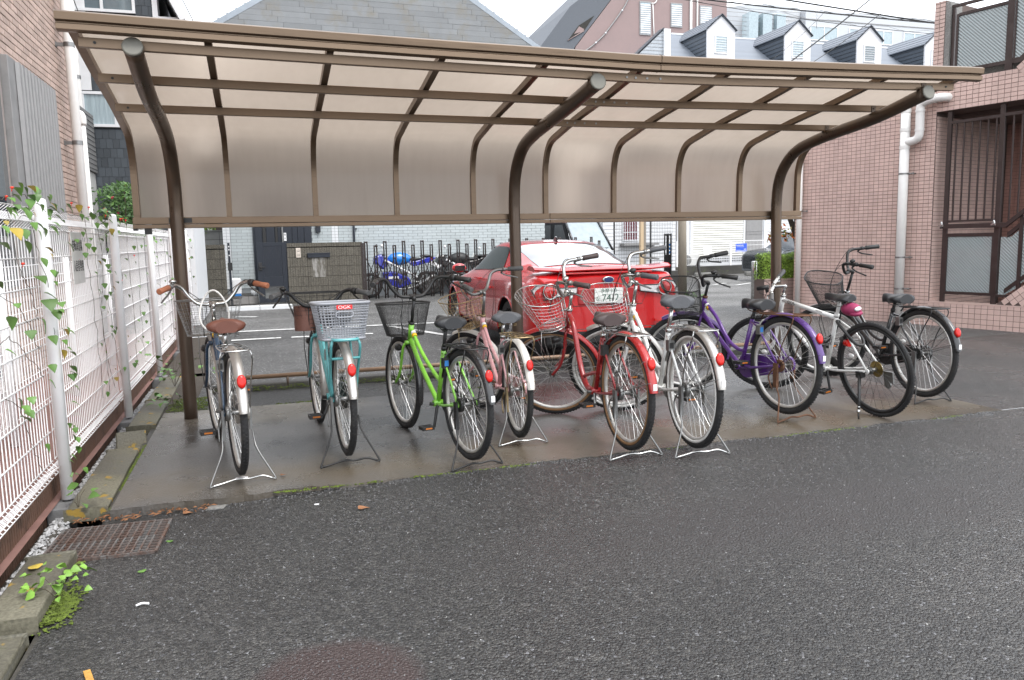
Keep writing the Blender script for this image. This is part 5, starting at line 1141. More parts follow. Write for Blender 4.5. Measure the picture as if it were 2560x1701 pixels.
for sx in (-1, 1): b = MB(); b.tube([(sx*.71,.0,1.02),(sx*.65,.60,1.92)], .04, 8); obj('pillar', b, m_cargloss, van)
b = MB(); b.bx(-.67,.67,.58,3.25,1.88,1.97); obj('roof', b, m_vanw, van, bevel=.03)
b = MB(); b.tube([(-.1,.0,1.06),(.55,.02,1.10)], .01, 6); b.tube([(-.6,.0,1.06),(-.1,.02,1.10)], .01, 6); obj('wiper', b, m_black, van)
for sx in (-.66,.66):
    for yy in (.6,2.7): b = MB(); b.cyl((sx-.08,yy,.3),(sx+.08,yy,.3),.28,24); obj('wheel', b, m_rub, van)
# ---------------------------------------------------------------- left neighbour: brown brick building (wall faces +x, local x runs away)
m_brbrick = M('tan brown brick tile', (.42,.315,.265), .75, var=.10, scale=14, island=.16, bump=.7, bscale=50)
m_brjoint = M('brown joint', (.21,.16,.135), .9)
lb = thing('brick_building', 'tan brown brick tile building at the left edge behind the fence', 'building', (-2.4,0,0), (0,0,R(90)))
b = MB(); b.bx(3.0,13.1,.012,6,0,9); obj('wall', b, m_brjoint, lb)
pieces(lb, 'brick', m_brbrick, bond(4.6,13.1,.0,6.6,.235,.075,.007,.5,[(9.4,11.25,1.2,3.32)]), .012, .014, key=lambda r: abs(r[0]-11)+abs(r[2]-3.2)*1.2, nmax=300, jitter=.005, chamfer=.004)
m_lgrey = M('grey shutter metal', (.27,.265,.26), .45, .4); m_wht = M('white pvc', (.74,.73,.70), .4, var=.04)
m_whp = M('white trim', (.70,.71,.72), .5, var=.04)
t = thing('shutter_box', 'grey ribbed shutter box on the tan brick wall above the fence', 'shutter', (-2.4,0,0), (0,0,R(90)))
b = MB(); b.bx(9.38,11.27,-.10,.02,1.1,3.34); obj('shutter_frame', b, m_lgrey, t, bevel=.005)
for i in range(12): 
    b = MB(); u = 9.62+.136*i; b.prism([(u,-.105,1.1),(u+.03,-.14,1.1),(u+.09,-.14,1.1),(u+.12,-.105,1.1)],(0,0,2.22)); obj('rib', b, m_lgrey, t)
b = MB(); b.bx(8.3,9.36,-.03,.02,1.0,3.3); wn_ = obj('window_frame', b, M('beige window frame', (.30,.26,.24), .5), t); b = MB(); b.bx(8.4,9.28,-.034,-.03,1.0,3.2); obj('window_pane', b, m_darkglass, wn_)
def downpipe(label, x, y, r, z0=0, z1=8, rings=(), elbow=None, m=None, group='white downpipes on the left buildings'):
    t = thing('downpipe', label, 'pipe', (x,y,0), group=group); b = MB(); b.cyl((0,0,z0),(0,0,z1),r,20); obj('pipe', b, m or m_wht, t)
    for z in rings:
        b = MB(); b.tube([(0,0,z-.028),(0,0,z+.028)], r+.006, 20, caps=False); b.bx(-.16,-r+.01,-.02,.02,z-.022,z+.022); b.bx(-.17,-.15,-.04,.04,z-.03,z+.03); obj('pipe_clamp', b, m_steel, t)
    return t
downpipe('thick white downpipe with steel clamps on the tan brick wall', -2.24, 12.15, .062, rings=(2.80,4.08,1.5))
t = downpipe('thinner white downpipe with a bent top beside the thick one', -2.27, 12.72, .045, z1=3.16); b = MB(); b.tube(cat([(0,0,3.12),(0,0,3.22),(-.03,0,3.27),(-.13,0,3.27)],4), .06, 16); obj('elbow', b, m_wht, t)
downpipe('farthest white downpipe at the corner of the dark shingle building', -2.62, 14.55, .062, rings=(4.12,))
# dark shingle building
db = thing('shingle_building', 'dark slate shingle building with white framed windows behind the left shelter post', 'building', (0,14.8,0))
m_shing = M('dark slate shingle', (.055,.065,.075), .7, var=.15, scale=20, island=.22, stretch=(4,1,1))
m_shj = M('shingle joint', (.03,.035,.04), .9)
b = MB(); b.bx(-5,-1.42,.012,5,0,7); obj('wall', b, m_shj, db)
hol = [(-2.62,-1.7,3.38,3.95),(-5,-1.7,5.10,8),(-5,-2.44,4.02,8)]
pieces(db, 'shingle', m_shing, bond(-2.75,-1.43,.4,5.6,.10,.155,.004,.5,hol), .012, .010, key=lambda r:-r[2], nmax=300, jitter=.006)
b = MB(); b.bx(-4,-2.45,-.012,.03,3.97,8); obj('white_board', b, m_whp, db)
b = MB(); b.bx(-1.44,-1.36,-.03,.3,0,7); obj('corner_trim', b, m_whp, db)
def sash(par, x0, x1, z0, z1, mid=None, glass=None, y=0, fr=None, w=.045):
    fr = fr or m_whp; b = MB()
    b.bx(x0,x1,y-.03,y+.02,z0,z0+w); b.bx(x0,x1,y-.03,y+.02,z1-w,z1); b.bx(x0,x0+w,y-.028,y+.02,z0+w,z1-w); b.bx(x1-w,x1,y-.028,y+.02,z0+w,z1-w)
    for m_ in (mid or []): b.bx(m_-w/2,m_+w/2,y-.026,y+.02,z0+w,z1-w)
    o = obj('window_frame', b, fr, par)
    b = MB(); b.bx(x0+w,x1-w,y-.004,y+.0,z0+w,z1-w); obj('window_pane', b, glass or m_paleglass, o); return o
m_paleglass = M('glass with curtain behind', (.36,.44,.47), .12, var=.25, scale=5, spec=.9, stretch=(6,1,.4), coat=.6)
m_glassd = M('window glass reflecting', (.13,.17,.19), .06, var=.1, spec=1, coat=.8)
sash(db, -2.62,-1.55,3.38,3.95,[-2.12]); sash(db, -2.7,-1.70,5.22,6.6,[-2.2],m_glassd)
b = MB(); b.bx(-3.2,-2.46,-1.2,-.05,2.62,3.55); obj('balcony', b, M('grey balcony siding', (.17,.17,.165), .7, var=.1), db); 
b = MB()
for q in range(12): b.bx(-3.22,-2.452,-1.21,-.04,2.66+.075*q,2.664+.075*q)
obj('balcony_groove', b, m_shj, db)
b = MB(); b.bx(-3.2,-2.50,-.9,-.03,0,2.61); obj('lower_wall', b, M('pale grey siding', (.42,.42,.40), .7), db)
b = MB(); b.prism([(-1.36,-.2,5.85),(-1.0,-.2,5.1),(-.93,-.2,5.15),(-1.26,-.2,6.4),(-1.36,-.2,6.4)],(0,3,0)); b.bx(-1.36,-1.05,-.02,3,0,5.2); obj('gable_trim', b, m_whp, db)
# second white fence, air conditioners and brick wall seen through the mesh
m_white2 = m_white
nf = thing('neighbour_fence', 'second white mesh fence seen through the first on the neighbour side', 'fence', (-1.72,0,0))
for y in (4.2,6.2,8.2,10.2): b = MB(); b.cyl((.02,y,0),(.02,y,1.3),.03,12); obj('post', b, m_white2, nf)
b = MB()
for i in range(110): b.tube([(0,3.0+i*.075,.1),(0,3.0+i*.075,1.25)], .0028, 4, caps=False, smooth=False)
for z in (.15,.4,.65,.9,1.15,1.25): b.tube([(0,3,z),(0,11.2,z)], .0035, 4)
o = obj('mesh_panel', b, m_white2, nf); o['kind'] = 'stuff'
def acunit(x, y, rz, label, w=.78, h=.55, d=.3):
    t = thing('air_conditioner', label, 'air conditioner', (x,y,0.08), (0,0,rz)); b = MB(); b.bx(0,w,0,d,0,h); obj('case', b, m_wht, t, bevel=.015)
    b = MB(); b.cyl((w*.4,-.004,h*.5),(w*.4,.002,h*.5),h*.42,28); fn = obj('fan_opening', b, m_black, t); b = MB()
    for q in range(14): b.bx(w*.4-h*.42,w*.4+h*.42,-.010,-.004,h*.08+q*h*.06,h*.08+q*h*.06+.006)
    obj('fan_grille', b, m_wht, fn)
    b = MB(); b.bx(.06,.14,.02,d-.02,-.08,0); b.bx(w-.14,w-.06,.02,d-.02,-.08,0); obj('feet', b, m_wht, t)
    return t
acunit(-2.30, 8.0, R(90), 'white air conditioner unit against the tan brick wall behind both fences')
acunit(-2.30, 6.6, R(90), 'white air conditioner unit nearer the camera against the tan brick wall')
t = thing('garden_bench', 'white horizontal box beds low behind the mesh fence', 'planter', (-2.0,0,0)); b = MB(); b.bx(-.2,.1,4.5,6.0,0,.42); obj('bed', b, m_wht, t, bevel=.01); b = MB(); b.bx(-.2,.1,4.5,6.0,.42,.44); obj('lid', b, m_whp, t)
b = MB(); b.quad((-2.4,2,-.004),(-1.12,2,-.004),(-1.12,14.6,-.004),(-2.4,14.6,-.004)); struct('path', b, M('reddish brown paving', (.22,.12,.10), .7, var=.2, scale=10))

# ---------------------------------------------------------------- right: pink tile building (local x towards the camera side, face to local -y)
m_tile = M('pink brown tile', (.57,.415,.365), .38, var=.10, scale=2.2, stretch=(1,1,.35), dirt=(.30,.20,.17), dscale=1.7, dlo=.60, dhi=.85, island=.07, spec=.5, bump=.08, bscale=12)
m_tjoint = M('dark tile joint', (.11,.08,.07), .8)
RA = math.atan2(-.968, .251)
rt = lambda: dict(loc=(9.72,7.8,0), rot=(0,0,RA))
pb = thing('tile_building', 'pink brown tiled building on the right with an open stairwell', 'building', **rt())
b = MB(); b.bx(-3.75,-1.375,.008,3.0,-.1,3.30); b.bx(-1.46,-1.31,.008,3.0,3.30,4.58); b.bx(-1.375,.9,.008,.5,3.055,3.47); b.bx(-1.375,.9,.008,.25,-.1,.33); b.bx(-1.375,.9,2.0,3,0,3.4); b.bx(-1.375,.9,.26,2.0,-.1,.20); b.bx(-1.375,.9,.5,3,3.0,3.45); obj('wall_core', b, m_tjoint, pb)
tw, th_ = .0800, .0545
pieces(pb, 'tile', m_tile, bond(-3.75,-1.375,-.02,3.28,tw,th_,.006,0) + bond(-1.46,-1.31,3.30,4.57,.075,th_,.006,0) + bond(-1.375,.9,3.06,3.47,tw+.003,.0585,.006,0) + bond(-1.375,.9,-.02,.325,.085,.0745,.006,0), .008, .008, key=lambda r: -r[0] if r[2] < 3.4 else 9, nmax=300, jitter=.0006, chamfer=.002)
sd_ = thing('x','x','x'); bpy.data.objects.remove(sd_)
side = link('return_wall', None, pb, (-1.375,.008,0), (0,0,R(90)))
bpy.data.objects.remove(side)
b = MB()
for (q0, q1, z0, z1) in bond(.03,1.95,.02,3.0,tw,th_,.006,0): b.bx(-1.375,-1.367,q0,q1,z0,z1)
o = obj('return_tile', b, m_tile, pb); o['kind'] = 'stuff'
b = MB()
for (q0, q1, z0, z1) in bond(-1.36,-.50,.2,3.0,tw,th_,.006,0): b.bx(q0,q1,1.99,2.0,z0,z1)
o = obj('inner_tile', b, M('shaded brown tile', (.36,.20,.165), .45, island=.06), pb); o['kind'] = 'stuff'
b = MB(); b.bx(-1.30,.9,.20,.26,3.47,3.62); b.bx(-1.31,-1.24,.01,.3,3.47,4.55); obj('concrete_coping', b, m_conc, pb)
b = MB(); b.bx(-1.37,.9,-.004,.20,.325,.345); obj('sill', b, m_tile, pb)
# sloping tile parapets at the right edge
def slope(name, pts, n, dx):
    b = MB(); b.prism([(x,.002,z) for x, z in pts], (0,.2,0)); o = obj(name, b, m_tjoint, pb); x0, z0 = pts[0]; x1, z1 = pts[1]; L_ = math.hypot(x1-x0, z1-z0); ux, uz = (x1-x0)/L_, (z1-z0)/L_
    t0 = 0
    b = MB()
    while t0 < L_:
        for k in range(n):
            a = t0; c = min(t0+.083, L_); w0 = -.004-k*.075; w1 = w0-.069
            P = [(x0+ux*a-uz*-w0*-1*0+uz*(-w0)*1, z0+uz*a-ux*(-w0)) for a in (a,)]
            q = lambda s, w: (x0+ux*s+uz*w, -.007, z0+uz*s-ux*w)
            zz = [q(a,.004+k*.075), q(c-.006,.004+k*.075), q(c-.006,.004+k*.075+.069), q(a,.004+k*.075+.069)]
            if min(p[2] for p in zz) < pts[0][1]-.05 and name == 'lower_parapet': continue
            b.prism(zz, (0,.009,0))
        t0 += .083
    obj('sloping_tiles', b, m_tile, o)
slope('lower_parapet', [(-.42,.35),(.9,1.44),(.9,.30),(-.42,.30)], 4, 0)
slope('upper_parapet', [(-.33,3.49),(.9,4.5),(.9,3.3),(-.33,3.3)], 4, 0)
m_rail = M('dark brown aluminium railing', (.060,.045,.042), .35, .5)
m_wire = M('wired frosted glass', (.27,.31,.31), .22, var=.05, scale=2, spec=.8, coat=.3)
nd, lk = m_wire.node_tree.nodes, m_wire.node_tree.links
wv = nd.new('ShaderNodeTexWave'); wv.wave_type = 'BANDS'; wv.bands_direction = 'DIAGONAL'; wv.inputs['Scale'].default_value = 14; tcw = nd.new('ShaderNodeTexCoord'); lk.new(tcw.outputs['Object'], wv.inputs['Vector']); bw_ = nd.new('ShaderNodeBump'); bw_.inputs['Strength'].default_value = .5; bw_.inputs['Distance'].default_value = .01; lk.new(wv.outputs[0], bw_.inputs['Height']); lk.new(bw_.outputs[0], nd['Principled BSDF'].inputs['Normal'])
rl = thing('stair_railing', 'dark brown railing with frosted glass panes in the stairwell opening', 'railing', **rt())
def rb_(name, x0, x1, z0, z1, m=m_rail, y0=.04, y1=.08, par=rl): b = MB(); b.bx(x0,x1,y0,y1,z0,z1); return obj(name, b, m, par, bevel=.002)
for x, w, z0, z1 in ((-1.23,.06,.345,3.05),(-.52,.065,.345,3.05),(-.20,.045,.56,1.56)): rb_('post', x, x+w, z0, z1)
rb_('top_rail', -1.17,-.52,2.87,2.91); rb_('top_rail', -.455,.9,2.88,2.92); rb_('mid_rail', -1.17,-.52,1.49,1.52); rb_('hand_rail', -1.25,-.35,1.40,1.465,y0=.0,y1=.04); rb_('pane_rail', -1.17,-.52,1.285,1.33); rb_('pane_rail', -1.17,-.52,.46,.50); rb_('pane_rail', -.455,-.20,.45,.485)
for i in range(6): rb_('bar', -1.115+.108*i,-1.095+.108*i,1.52,2.87,y0=.05,y1=.07)
for i in range(12): rb_('bar', -.36+.108*i,-.34+.108*i,1.45+ max(0,(.05+.108*i))*.85,2.88,y0=.05,y1=.07)
rb_('pane', -1.15,-.54,.50,1.285,m_wire,.055,.065); rb_('pane_border', -1.17,-1.15,.50,1.285); rb_('pane_border', -.54,-.52,.50,1.285)
b = MB(); b.prism([(-.43,.055,.485),(-.34,.055,.485),(-.20,.055,.58),(-.20,.055,1.36),(-.30,.055,1.27),(-.43,.055,1.27)],(0,.01,0)); obj('pane', b, m_wire, rl)
b = MB(); b.prism([(-.15,.055,.64),(.9,.055,1.52),(.9,.055,2.3),(-.15,.055,1.42)],(0,.01,0)); obj('pane', b, m_wire, rl)
for dz, y0 in ((0,0),(.14,.045),(-.90,.045)):
    b = MB(); z = 1.43-dz if dz >= 0 else 1.43+dz; b.prism([(-.35,y0,z-.03),(.9,y0,z+1.03),(.9,y0,z+1.10),(-.35,y0,z+.035)],(0,.04,0)); obj('sloping_rail', b, m_rail, rl)
for x in (-1.22,-.50): b = MB(); b.ball((x,-.012,1.46), .02,.012,.045,8,6); b.bx(x-.04,x+.03,-.014,-.004,1.43,1.455); obj('clip', b, m_chrome, rl)
ub = thing('balcony_railing', 'brown framed frosted glass balcony panel above the stairwell opening', 'railing', **rt())
for a in ((-1.17,-1.14,3.62,4.36),(-1.14,-.50,4.33,4.37),(-1.14,-.50,3.56,3.61),(-.50,-.41,3.47,4.60),(-.40,-.38,3.6,4.5),(-1.235,-1.19,3.62,4.45),(-1.24,.9,4.46,4.50)): rb_('frame', *a, par=ub)
rb_('pane', -1.14,-.50,3.61,4.33,m_wire,.055,.065,ub); 
b = MB(); b.prism([(-.38,.055,3.62),(-.30,.055,3.62),(.9,.055,4.6),(.9,.055,5.2),(-.38,.055,5.2)],(0,.01,0)); obj('pane', b, m_wire, ub)
b = MB(); b.prism([(-.41,.045,3.55),(-.30,.045,3.55),(.9,.045,4.55),(.9,.045,4.63),(-.32,.045,3.62),(-.41,.045,3.62)],(0,.03,0)); obj('frame', b, m_rail, ub)
vm_ = thing('vending_machine', 'dark machine with red panels inside the stairwell on the right', 'vending machine', (9.72,7.8,.2), (0,0,RA))
b = MB(); b.bx(-.48,.9,1.60,1.95,0,1.75); obj('case', b, m_cargloss, vm_, bevel=.01); b = MB(); b.bx(-.40,.2,1.585,1.60,1.22,1.50); b.bx(-.40,.2,1.585,1.60,1.02,1.17); obj('red_panel', b, m_tlred, vm_)
b = MB(); b.tube([(-.30,1.58,1.38),(-.30,1.575,1.38)], .05, 16); b.bx(-.40,.2,1.583,1.598,1.175,1.21); obj('white_mark', b, m_stickw, vm_); b = MB(); b.bx(-.42,.3,1.58,1.598,.60,.95); obj('grey_panel', b, M('grey machine panel', (.16,.17,.15), .5), vm_)
for x in (-.35,-.2,-.05,.1): b = MB(); b.bx(x,x+.10,1.575,1.58,.64,.80); obj('slot', b, m_black, vm_)
# tile building downpipes
t = thing('downpipe', 'thick white downpipe with a bent branch on the pink tile wall', 'pipe', **rt()); b = MB(); b.cyl((-1.77,-.10,.0),(-1.77,-.10,3.6),.067,20); obj('pipe', b, m_wht, t)
for z in (.97+.02,.52-.0,2.22): b = MB(); b.tube([(-1.77,-.10,z-.012),(-1.77,-.10,z+.012)], .071, 20, caps=False); b.cyl((-1.70,-.1,z),(-1.64,-.0,z),.008,8); b.ball((-1.65,-.06,z),.018,.018,.018,8,6); obj('pipe_clamp', b, m_steel, t)
b = MB()
for z in (2.60,2.85,3.12): b.tube([(-1.77,-.10,z-.02),(-1.77,-.10,z+.03)], .073, 20, caps=False)
obj('socket', b, m_wht, t)
b = MB(); b.tube(cat([(-1.77,-.10,2.68),(-1.70,-.10,2.68),(-1.60,-.10,2.70),(-1.555,-.10,2.78),(-1.555,-.10,3.05),(-1.545,-.10,3.17),(-1.47,-.10,3.22),(-1.30,-.10,3.24),(-1.23,-.07,3.24),(-1.21,.02,3.24)], 5), .060, 16); obj('branch', b, m_wht, t)
b = MB()
for z in (2.83,3.10): b.tube([(-1.555,-.10,z-.015),(-1.555,-.10,z+.015)], .066, 18, caps=False)
b.tube([(-1.34,-.1,3.235),(-1.31,-.1,3.237)], .066, 18, caps=False); obj('socket', b, m_wht, t)
t = thing('downpipe', 'thin white downpipe at the far corner of the pink tile wall', 'pipe', **rt()); b = MB(); b.cyl((-3.62,-.06,0),(-3.62,-.06,3.3),.045,16); obj('pipe', b, m_wht, t)
b = MB(); b.tube([(-3.62,-.06,1.74),(-3.62,-.06,1.76)], .048, 16, caps=False); b.cyl((-3.57,-.06,1.75),(-3.49,-.01,1.75),.007,8); b.ball((-3.5,-.03,1.75),.016,.016,.016,8,6); obj('pipe_clamp', b, m_steel, t)
# brick planter, hedge, tree
pl_ = thing('brick_planter', 'pink tiled planter holding the clipped hedge beyond the right shelter post', 'planter', (8.42,11.75,0))
b = MB(); b.bx(0,.9,.008,.30,0,.60); obj('core', b, m_tjoint, pl_); pieces(pl_, 'tile', m_tile, bond(0,.9,0,.60,.10,.062,.006,0), .008, .007, nmax=200)
hg = thing('hedge', 'clipped bright green hedge growing in the pink tiled planter', 'hedge', (8.42,11.75,.6))
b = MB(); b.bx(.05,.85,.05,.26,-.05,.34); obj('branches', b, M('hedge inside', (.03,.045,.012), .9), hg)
m_leafh = M('hedge leaf', (.24,.37,.05), .5, var=.2, island=.5); m_leaf = M('vine leaf', (.09,.19,.035), .45, var=.1, island=.35, scale=12); m_leafy = M('yellow leaf', (.38,.28,.04), .5, var=.2, island=.3); m_leafr = M('orange leaf', (.55,.16,.04), .5, var=.2, island=.4); m_leafd = M('dark leaf', (.06,.13,.035), .5, island=.4); m_bark = M('dark bark', (.05,.04,.032), .9, bump=.8, bscale=30); m_stem = M('vine stem', (.07,.055,.035), .8)
def leafcloud(n, fn, size, b=None):
    b = b or MB()
    for _ in range(n):
        c, nr = fn(); nr = (Vector(nr)+Vector((random.gauss(0,.5),random.gauss(0,.5),random.gauss(0,.5)))).normalized(); t = nr.orthogonal().normalized(); t.rotate(Matrix.Rotation(random.uniform(0,6.28), 3, nr)); w = nr.cross(t); s = size*random.uniform(.6,1.3); c = Vector(c)
        b.add([c-t*s, c-t*s*.2+w*s*.42+nr*s*.1, c+t*s, c-t*s*.2-w*s*.42+nr*s*.1], [(0,1,2),(0,2,3)])
    return b
def hbox():
    f = random.random(); k = lambda: random.gauss(0,.018)
    if f < .55: x, z = random.uniform(.0,.9), random.uniform(-.02,.40); return (x, .03+k()+.03*math.sin(x*9)*math.sin(z*11), z), (0,-1,.3)
    if f < .85: x, y = random.uniform(.0,.9), random.uniform(.02,.30); return (x, y, .40+k()+.02*math.sin(x*11)), (0,0,1)
    y, z = random.uniform(0,.30), random.uniform(-.02,.40); return (random.choice((.0,.9))+k(), y, z), (0,0,.5)
o = obj('foliage', leafcloud(6000, hbox, .018), m_leafh, hg); o['kind'] = 'stuff'
tr_ = thing('dogwood_tree', 'small dark trunked tree with orange autumn leaves behind the hedge', 'tree', (9.72,12.5,0))
b = MB(); P = cat([(0,0,.5),(-.02,0,1.0),(-.10,0,1.35),(-.20,.02,1.62),(-.36,.05,2.0),(-.5,.1,2.5)],5); b.tube(P, [.075-.05*i/len(P) for i in range(len(P))], 10)
P = cat([(-.10,0,1.32),(-.09,0,1.6),(-.15,0,2.0),(-.05,0,2.6)],5); b.tube(P, [.05-.03*i/len(P) for i in range(len(P))], 8); P = cat([(-.10,0,1.5),(.02,.0,1.72),(.10,0,2.0)],4); b.tube(P, .012, 6); P = cat([(-.09,0,1.25),(-.35,-.1,1.40),(-.62,-.15,1.38)],4); b.tube(P, .010, 6); obj('trunk', b, m_bark, tr_)
def tl1(): 
    c = random.choice(((-.62,-.15,1.36),(-.45,-.12,1.46),(-.72,-.15,1.28),(-.38,-.1,1.33),(.05,0,1.42),(-.70,-.1,1.75))); return (c[0]+random.gauss(0,.07), c[1]+random.gauss(0,.06), c[2]+random.gauss(0,.05)), (0,-1,.2)
for m_, n in ((m_leafr,60),(m_leafy,50),(m_leaf,16)): obj('foliage', leafcloud(n, tl1, .042), m_, tr_)
def tl2(): return (random.gauss(-.3,.3), random.gauss(0,.3), random.gauss(2.4,.25)), (0,0,1)
obj('crown', leafcloud(160, tl2, .045), m_leafr, tr_)
bc = thing('parked_car', 'dark grey car half hidden behind the hedge and small tree', 'car', (16.3,20.2,0), (0,0,R(4)))
b = MB(); prof = [(-2.1,.3),(-2.1,.75),(-1.95,.9),(-1.2,.98),(-.55,1.42),(.2,1.56),(1.2,1.52),(1.9,1.2),(2.05,.8),(2.1,.35)]
rows = [[Vector((x, y*(1 if z < 1 else .86), z)) for x, z in prof] for y in (-.85,.85)]; b.grid(rows, False); b.prism([(x,-.85,z) for x, z in prof if z < 1.0], (0,1.7,0)); b.prism([(-1.2,-.74,.97),(-.55,-.74,1.42),(.2,-.74,1.56),(1.2,-.74,1.52),(1.9,-.74,1.0)], (0,1.48,0)); obj('body', b, M('dark grey car paint', (.03,.04,.05), .2, coat=1), bc, bevel=.06)
for s in (-.75,.75): b = MB(); b.prism([(-1.0,s,1.02),(-.5,s,1.36),(.2,s,1.46),(1.1,s,1.42),(1.6,s,1.05)], (0,.01,0)); obj('side_window', b, m_darkglass, bc)
for cx in (-1.35,1.35):
    for s in (-.86,.78): b = MB(); b.cyl((cx,s,.32),(cx,s+.10,.32),.32,24); obj('wheel', b, m_rub, bc)

# ---------------------------------------------------------------- middle distance on the right
bo = thing('steel_bollard', 'shiny steel bollard standing on the road beside the right shelter post', 'bollard', (9.74,13.95,0)); b = MB(); b.tube([(0,0,0),(0,0,.82),(0,0,.84)], [.057,.057,.05], 20); obj('post', b, m_chrome, bo); b = MB(); b.tube([(0,0,.56),(0,0,.585)], .063, 20, caps=False); obj('ring', b, m_steel, bo)
up = thing('concrete_pole', 'weathered concrete pole right of the red coupe', 'pole', (8.58,14.83,0), (0,R(-.6),0)); b = MB(); b.tube([(0,0,0),(0,0,2.5)], [.095,.085], 18); obj('shaft', b, M('weathered pole', (.25,.22,.175), .85, var=.15, stretch=(2,2,.3), dirt=(.13,.11,.08), dscale=4), up)
def weedat(name, label, x, y, z, n, s, m=m_leaf, spread=.1, tall=.12, catg='plant'):
    w = thing(name, label, catg, (x,y,z)); 
    st = MB()
    for _ in range(max(3, n//5)):
        a = random.uniform(0,6.28); r = random.uniform(.3,1)*spread; h = random.uniform(.5,1)*tall; st.tube(cat([(0,0,0),(math.cos(a)*r*.4,math.sin(a)*r*.4,h*.7),(math.cos(a)*r,math.sin(a)*r,h)],3), .0016, 4)
    obj('stems', st, m_stem, w)
    for _ in range(n):
        a = random.uniform(0,6.28); r = random.uniform(.15,1)*spread; q = leafmesh(m, random.choice((0,1,2))); sc = s*random.uniform(.6,1.2)
        o = link('leaf', q, w, (math.cos(a)*r, math.sin(a)*r, random.uniform(.25,1)*tall), (random.uniform(-.7,.7), random.uniform(-.7,.7), a)); o.scale = (sc,sc,sc)
    return w
_lm = {}
def leafmesh(m, v):
    k = (m.name, v)
    if k in _lm: return _lm[k]
    b = MB(); rows = []
    shp = [(.0,.05,.02),(.1,.42,.06),(.25,.50,.07),(.45,.40,.05),(.65,.27,.0),(.85,.12,-.06),(1.0,.01,-.12)] if v != 2 else [(.0,.04,.0),(.15,.3,.04),(.35,.42,.06),(.6,.34,.02),(.8,.18,-.04),(1.0,.01,-.1)]
    for x, w, z in shp: rows.append([Vector((x,-w,z+.10*w)), Vector((x-.0,-w*.5,z+.02)), Vector((x,0,z-.03)), Vector((x,w*.5,z+.02)), Vector((x,w,z+.12*w*(1+v*.5)))])
    b.grid(rows, True); _lm[k] = b.mesh('leaf', m); return _lm[k]
weedat('weed', 'small green weed at the foot of the concrete pole', 8.72, 14.6, 0, 18, .10, spread=.16, tall=.22)
ag = thing('black_gate_end', 'folded end of a black hoop gate beside the concrete pole', 'gate', (0,0,0))
for x in (8.24,8.33): hoop('upright', x, 15.0, 1.42, w=.09, mat=m_black, par=ag, r=.018)
b = MB(); b.bx(8.29,8.36,14.96,15.06,.02,1.0); b.bx(8.25,8.33,14.94,14.97,.80,.95); obj('lock_box', b, m_blackp, ag)
for z in (1.02,1.10,1.18): b = MB(); b.bx(8.36,8.44,15.05,15.06,z,z+.05); obj('blue_tag', b, m_blueplast, ag)
mf = thing('wire_fence', 'dark thin wire mesh fence in front of the white house with red curtains', 'fence', (0,19.5,0))
b = MB()
for i in range(36): x = 9.2+i*.05; b.tube([(x,0,.42),(x,0,1.86)], .0028, 4, caps=False, smooth=False)
for i in range(15): b.tube([(9.2,0,.44+i*.10),(10.96,0,.44+i*.10)], .0028, 4, caps=False, smooth=False)
o = obj('mesh_panel', b, m_black, mf); o['kind'] = 'stuff'
for x in (9.2,10.3): b = MB(); b.cyl((x,.03,.0),(x,.03,1.9),.025,8); obj('post', b, m_black, mf)
b = MB(); b.bx(8.7,11.2,-.08,.08,0,.44); obj('base_wall', b, m_dkconc, mf)
wh = thing('white_house', 'white sided house with red curtained barred window behind the wire fence', 'house', (0,24,0))
b = MB(); b.bx(10.9,13.6,0,3,0,4); obj('wall', b, m_whp, wh)
b = MB()
for i in range(24): b.bx(10.9,13.6,-.006,.0,.1+i*.12,.112+i*.12)
obj('siding_joint', b, m_lgrey, wh)
wf = sash(wh, 11.6,12.2,1.27,2.1,[], M('dark red curtain', (.16,.02,.035), .6, var=.3, stretch=(8,1,1))); b = MB()
for i in range(6): b.bx(11.66+i*.09,11.68+i*.09,-.08,-.06,1.3,2.1)
b.bx(11.62,12.16,-.085,-.065,1.55,1.57); obj('window_bar', b, m_whp, wf)
b = MB(); b.bx(11.5,12.8,-.35,0,1.12,1.20); obj('sill_shelf', b, m_lgrey, wh)
t = thing('wooden_post', 'new pale timber post in front of the wire fence', 'post', (8.72,17,0)); b = MB(); b.bx(-.04,.04,-.04,.04,0,2.3); obj('post', b, M('pale timber', (.55,.42,.27), .7, stretch=(6,6,.5), var=.15), t); b = MB(); b.bx(.045,.12,.0,.07,0,2.2); obj('post', b, M('grey timber', (.25,.22,.18), .8), t)
sb = thing('shutter_building', 'white building with roller shutter behind a low white fence', 'building', (0,25.6,0))
b = MB(); b.bx(13.3,21.5,0,4,-.05,4.4); obj('wall', b, m_whp, sb)
m_shut = M('cream shutter slat', (.70,.69,.63), .45, var=.02)
for i in range(30): b = MB(); z = .62+i*.085; b.prism([(15.2,-.01,z),(15.2,-.03,z+.035),(15.2,-.01,z+.080)], (2.15,0,0)); obj('shutter_slat', b, m_shut, sb)
b = MB(); b.bx(15.1,15.2,-.05,0,.1,4); b.bx(17.35,17.42,-.05,0,.1,4); b.bx(18.25,18.35,-.05,0,.1,4); obj('shutter_guide', b, m_whp, sb)
b = MB(); b.bx(14.88,14.92,-.03,0,.1,4); b.bx(14.52,14.56,-.03,0,.1,4); b.bx(17.43,17.47,-.04,0,.1,4); b.bx(17.5,18.2,-.012,0,.6,4); b.bx(17.5,18.2,-.03,-.012,1.52,1.55); b.bx(17.5,18.2,-.03,-.012,1.42,1.44); obj('dark_trim', b, m_lgrey, sb)
b = MB()
for i in range(30): b.bx(13.3,14.5,-.006,0,.3+i*.1,.308+i*.1); b.bx(18.4,21.5,-.006,0,.3+i*.1,.308+i*.1)
obj('siding_joint', b, m_lgrey, sb)
b = MB()
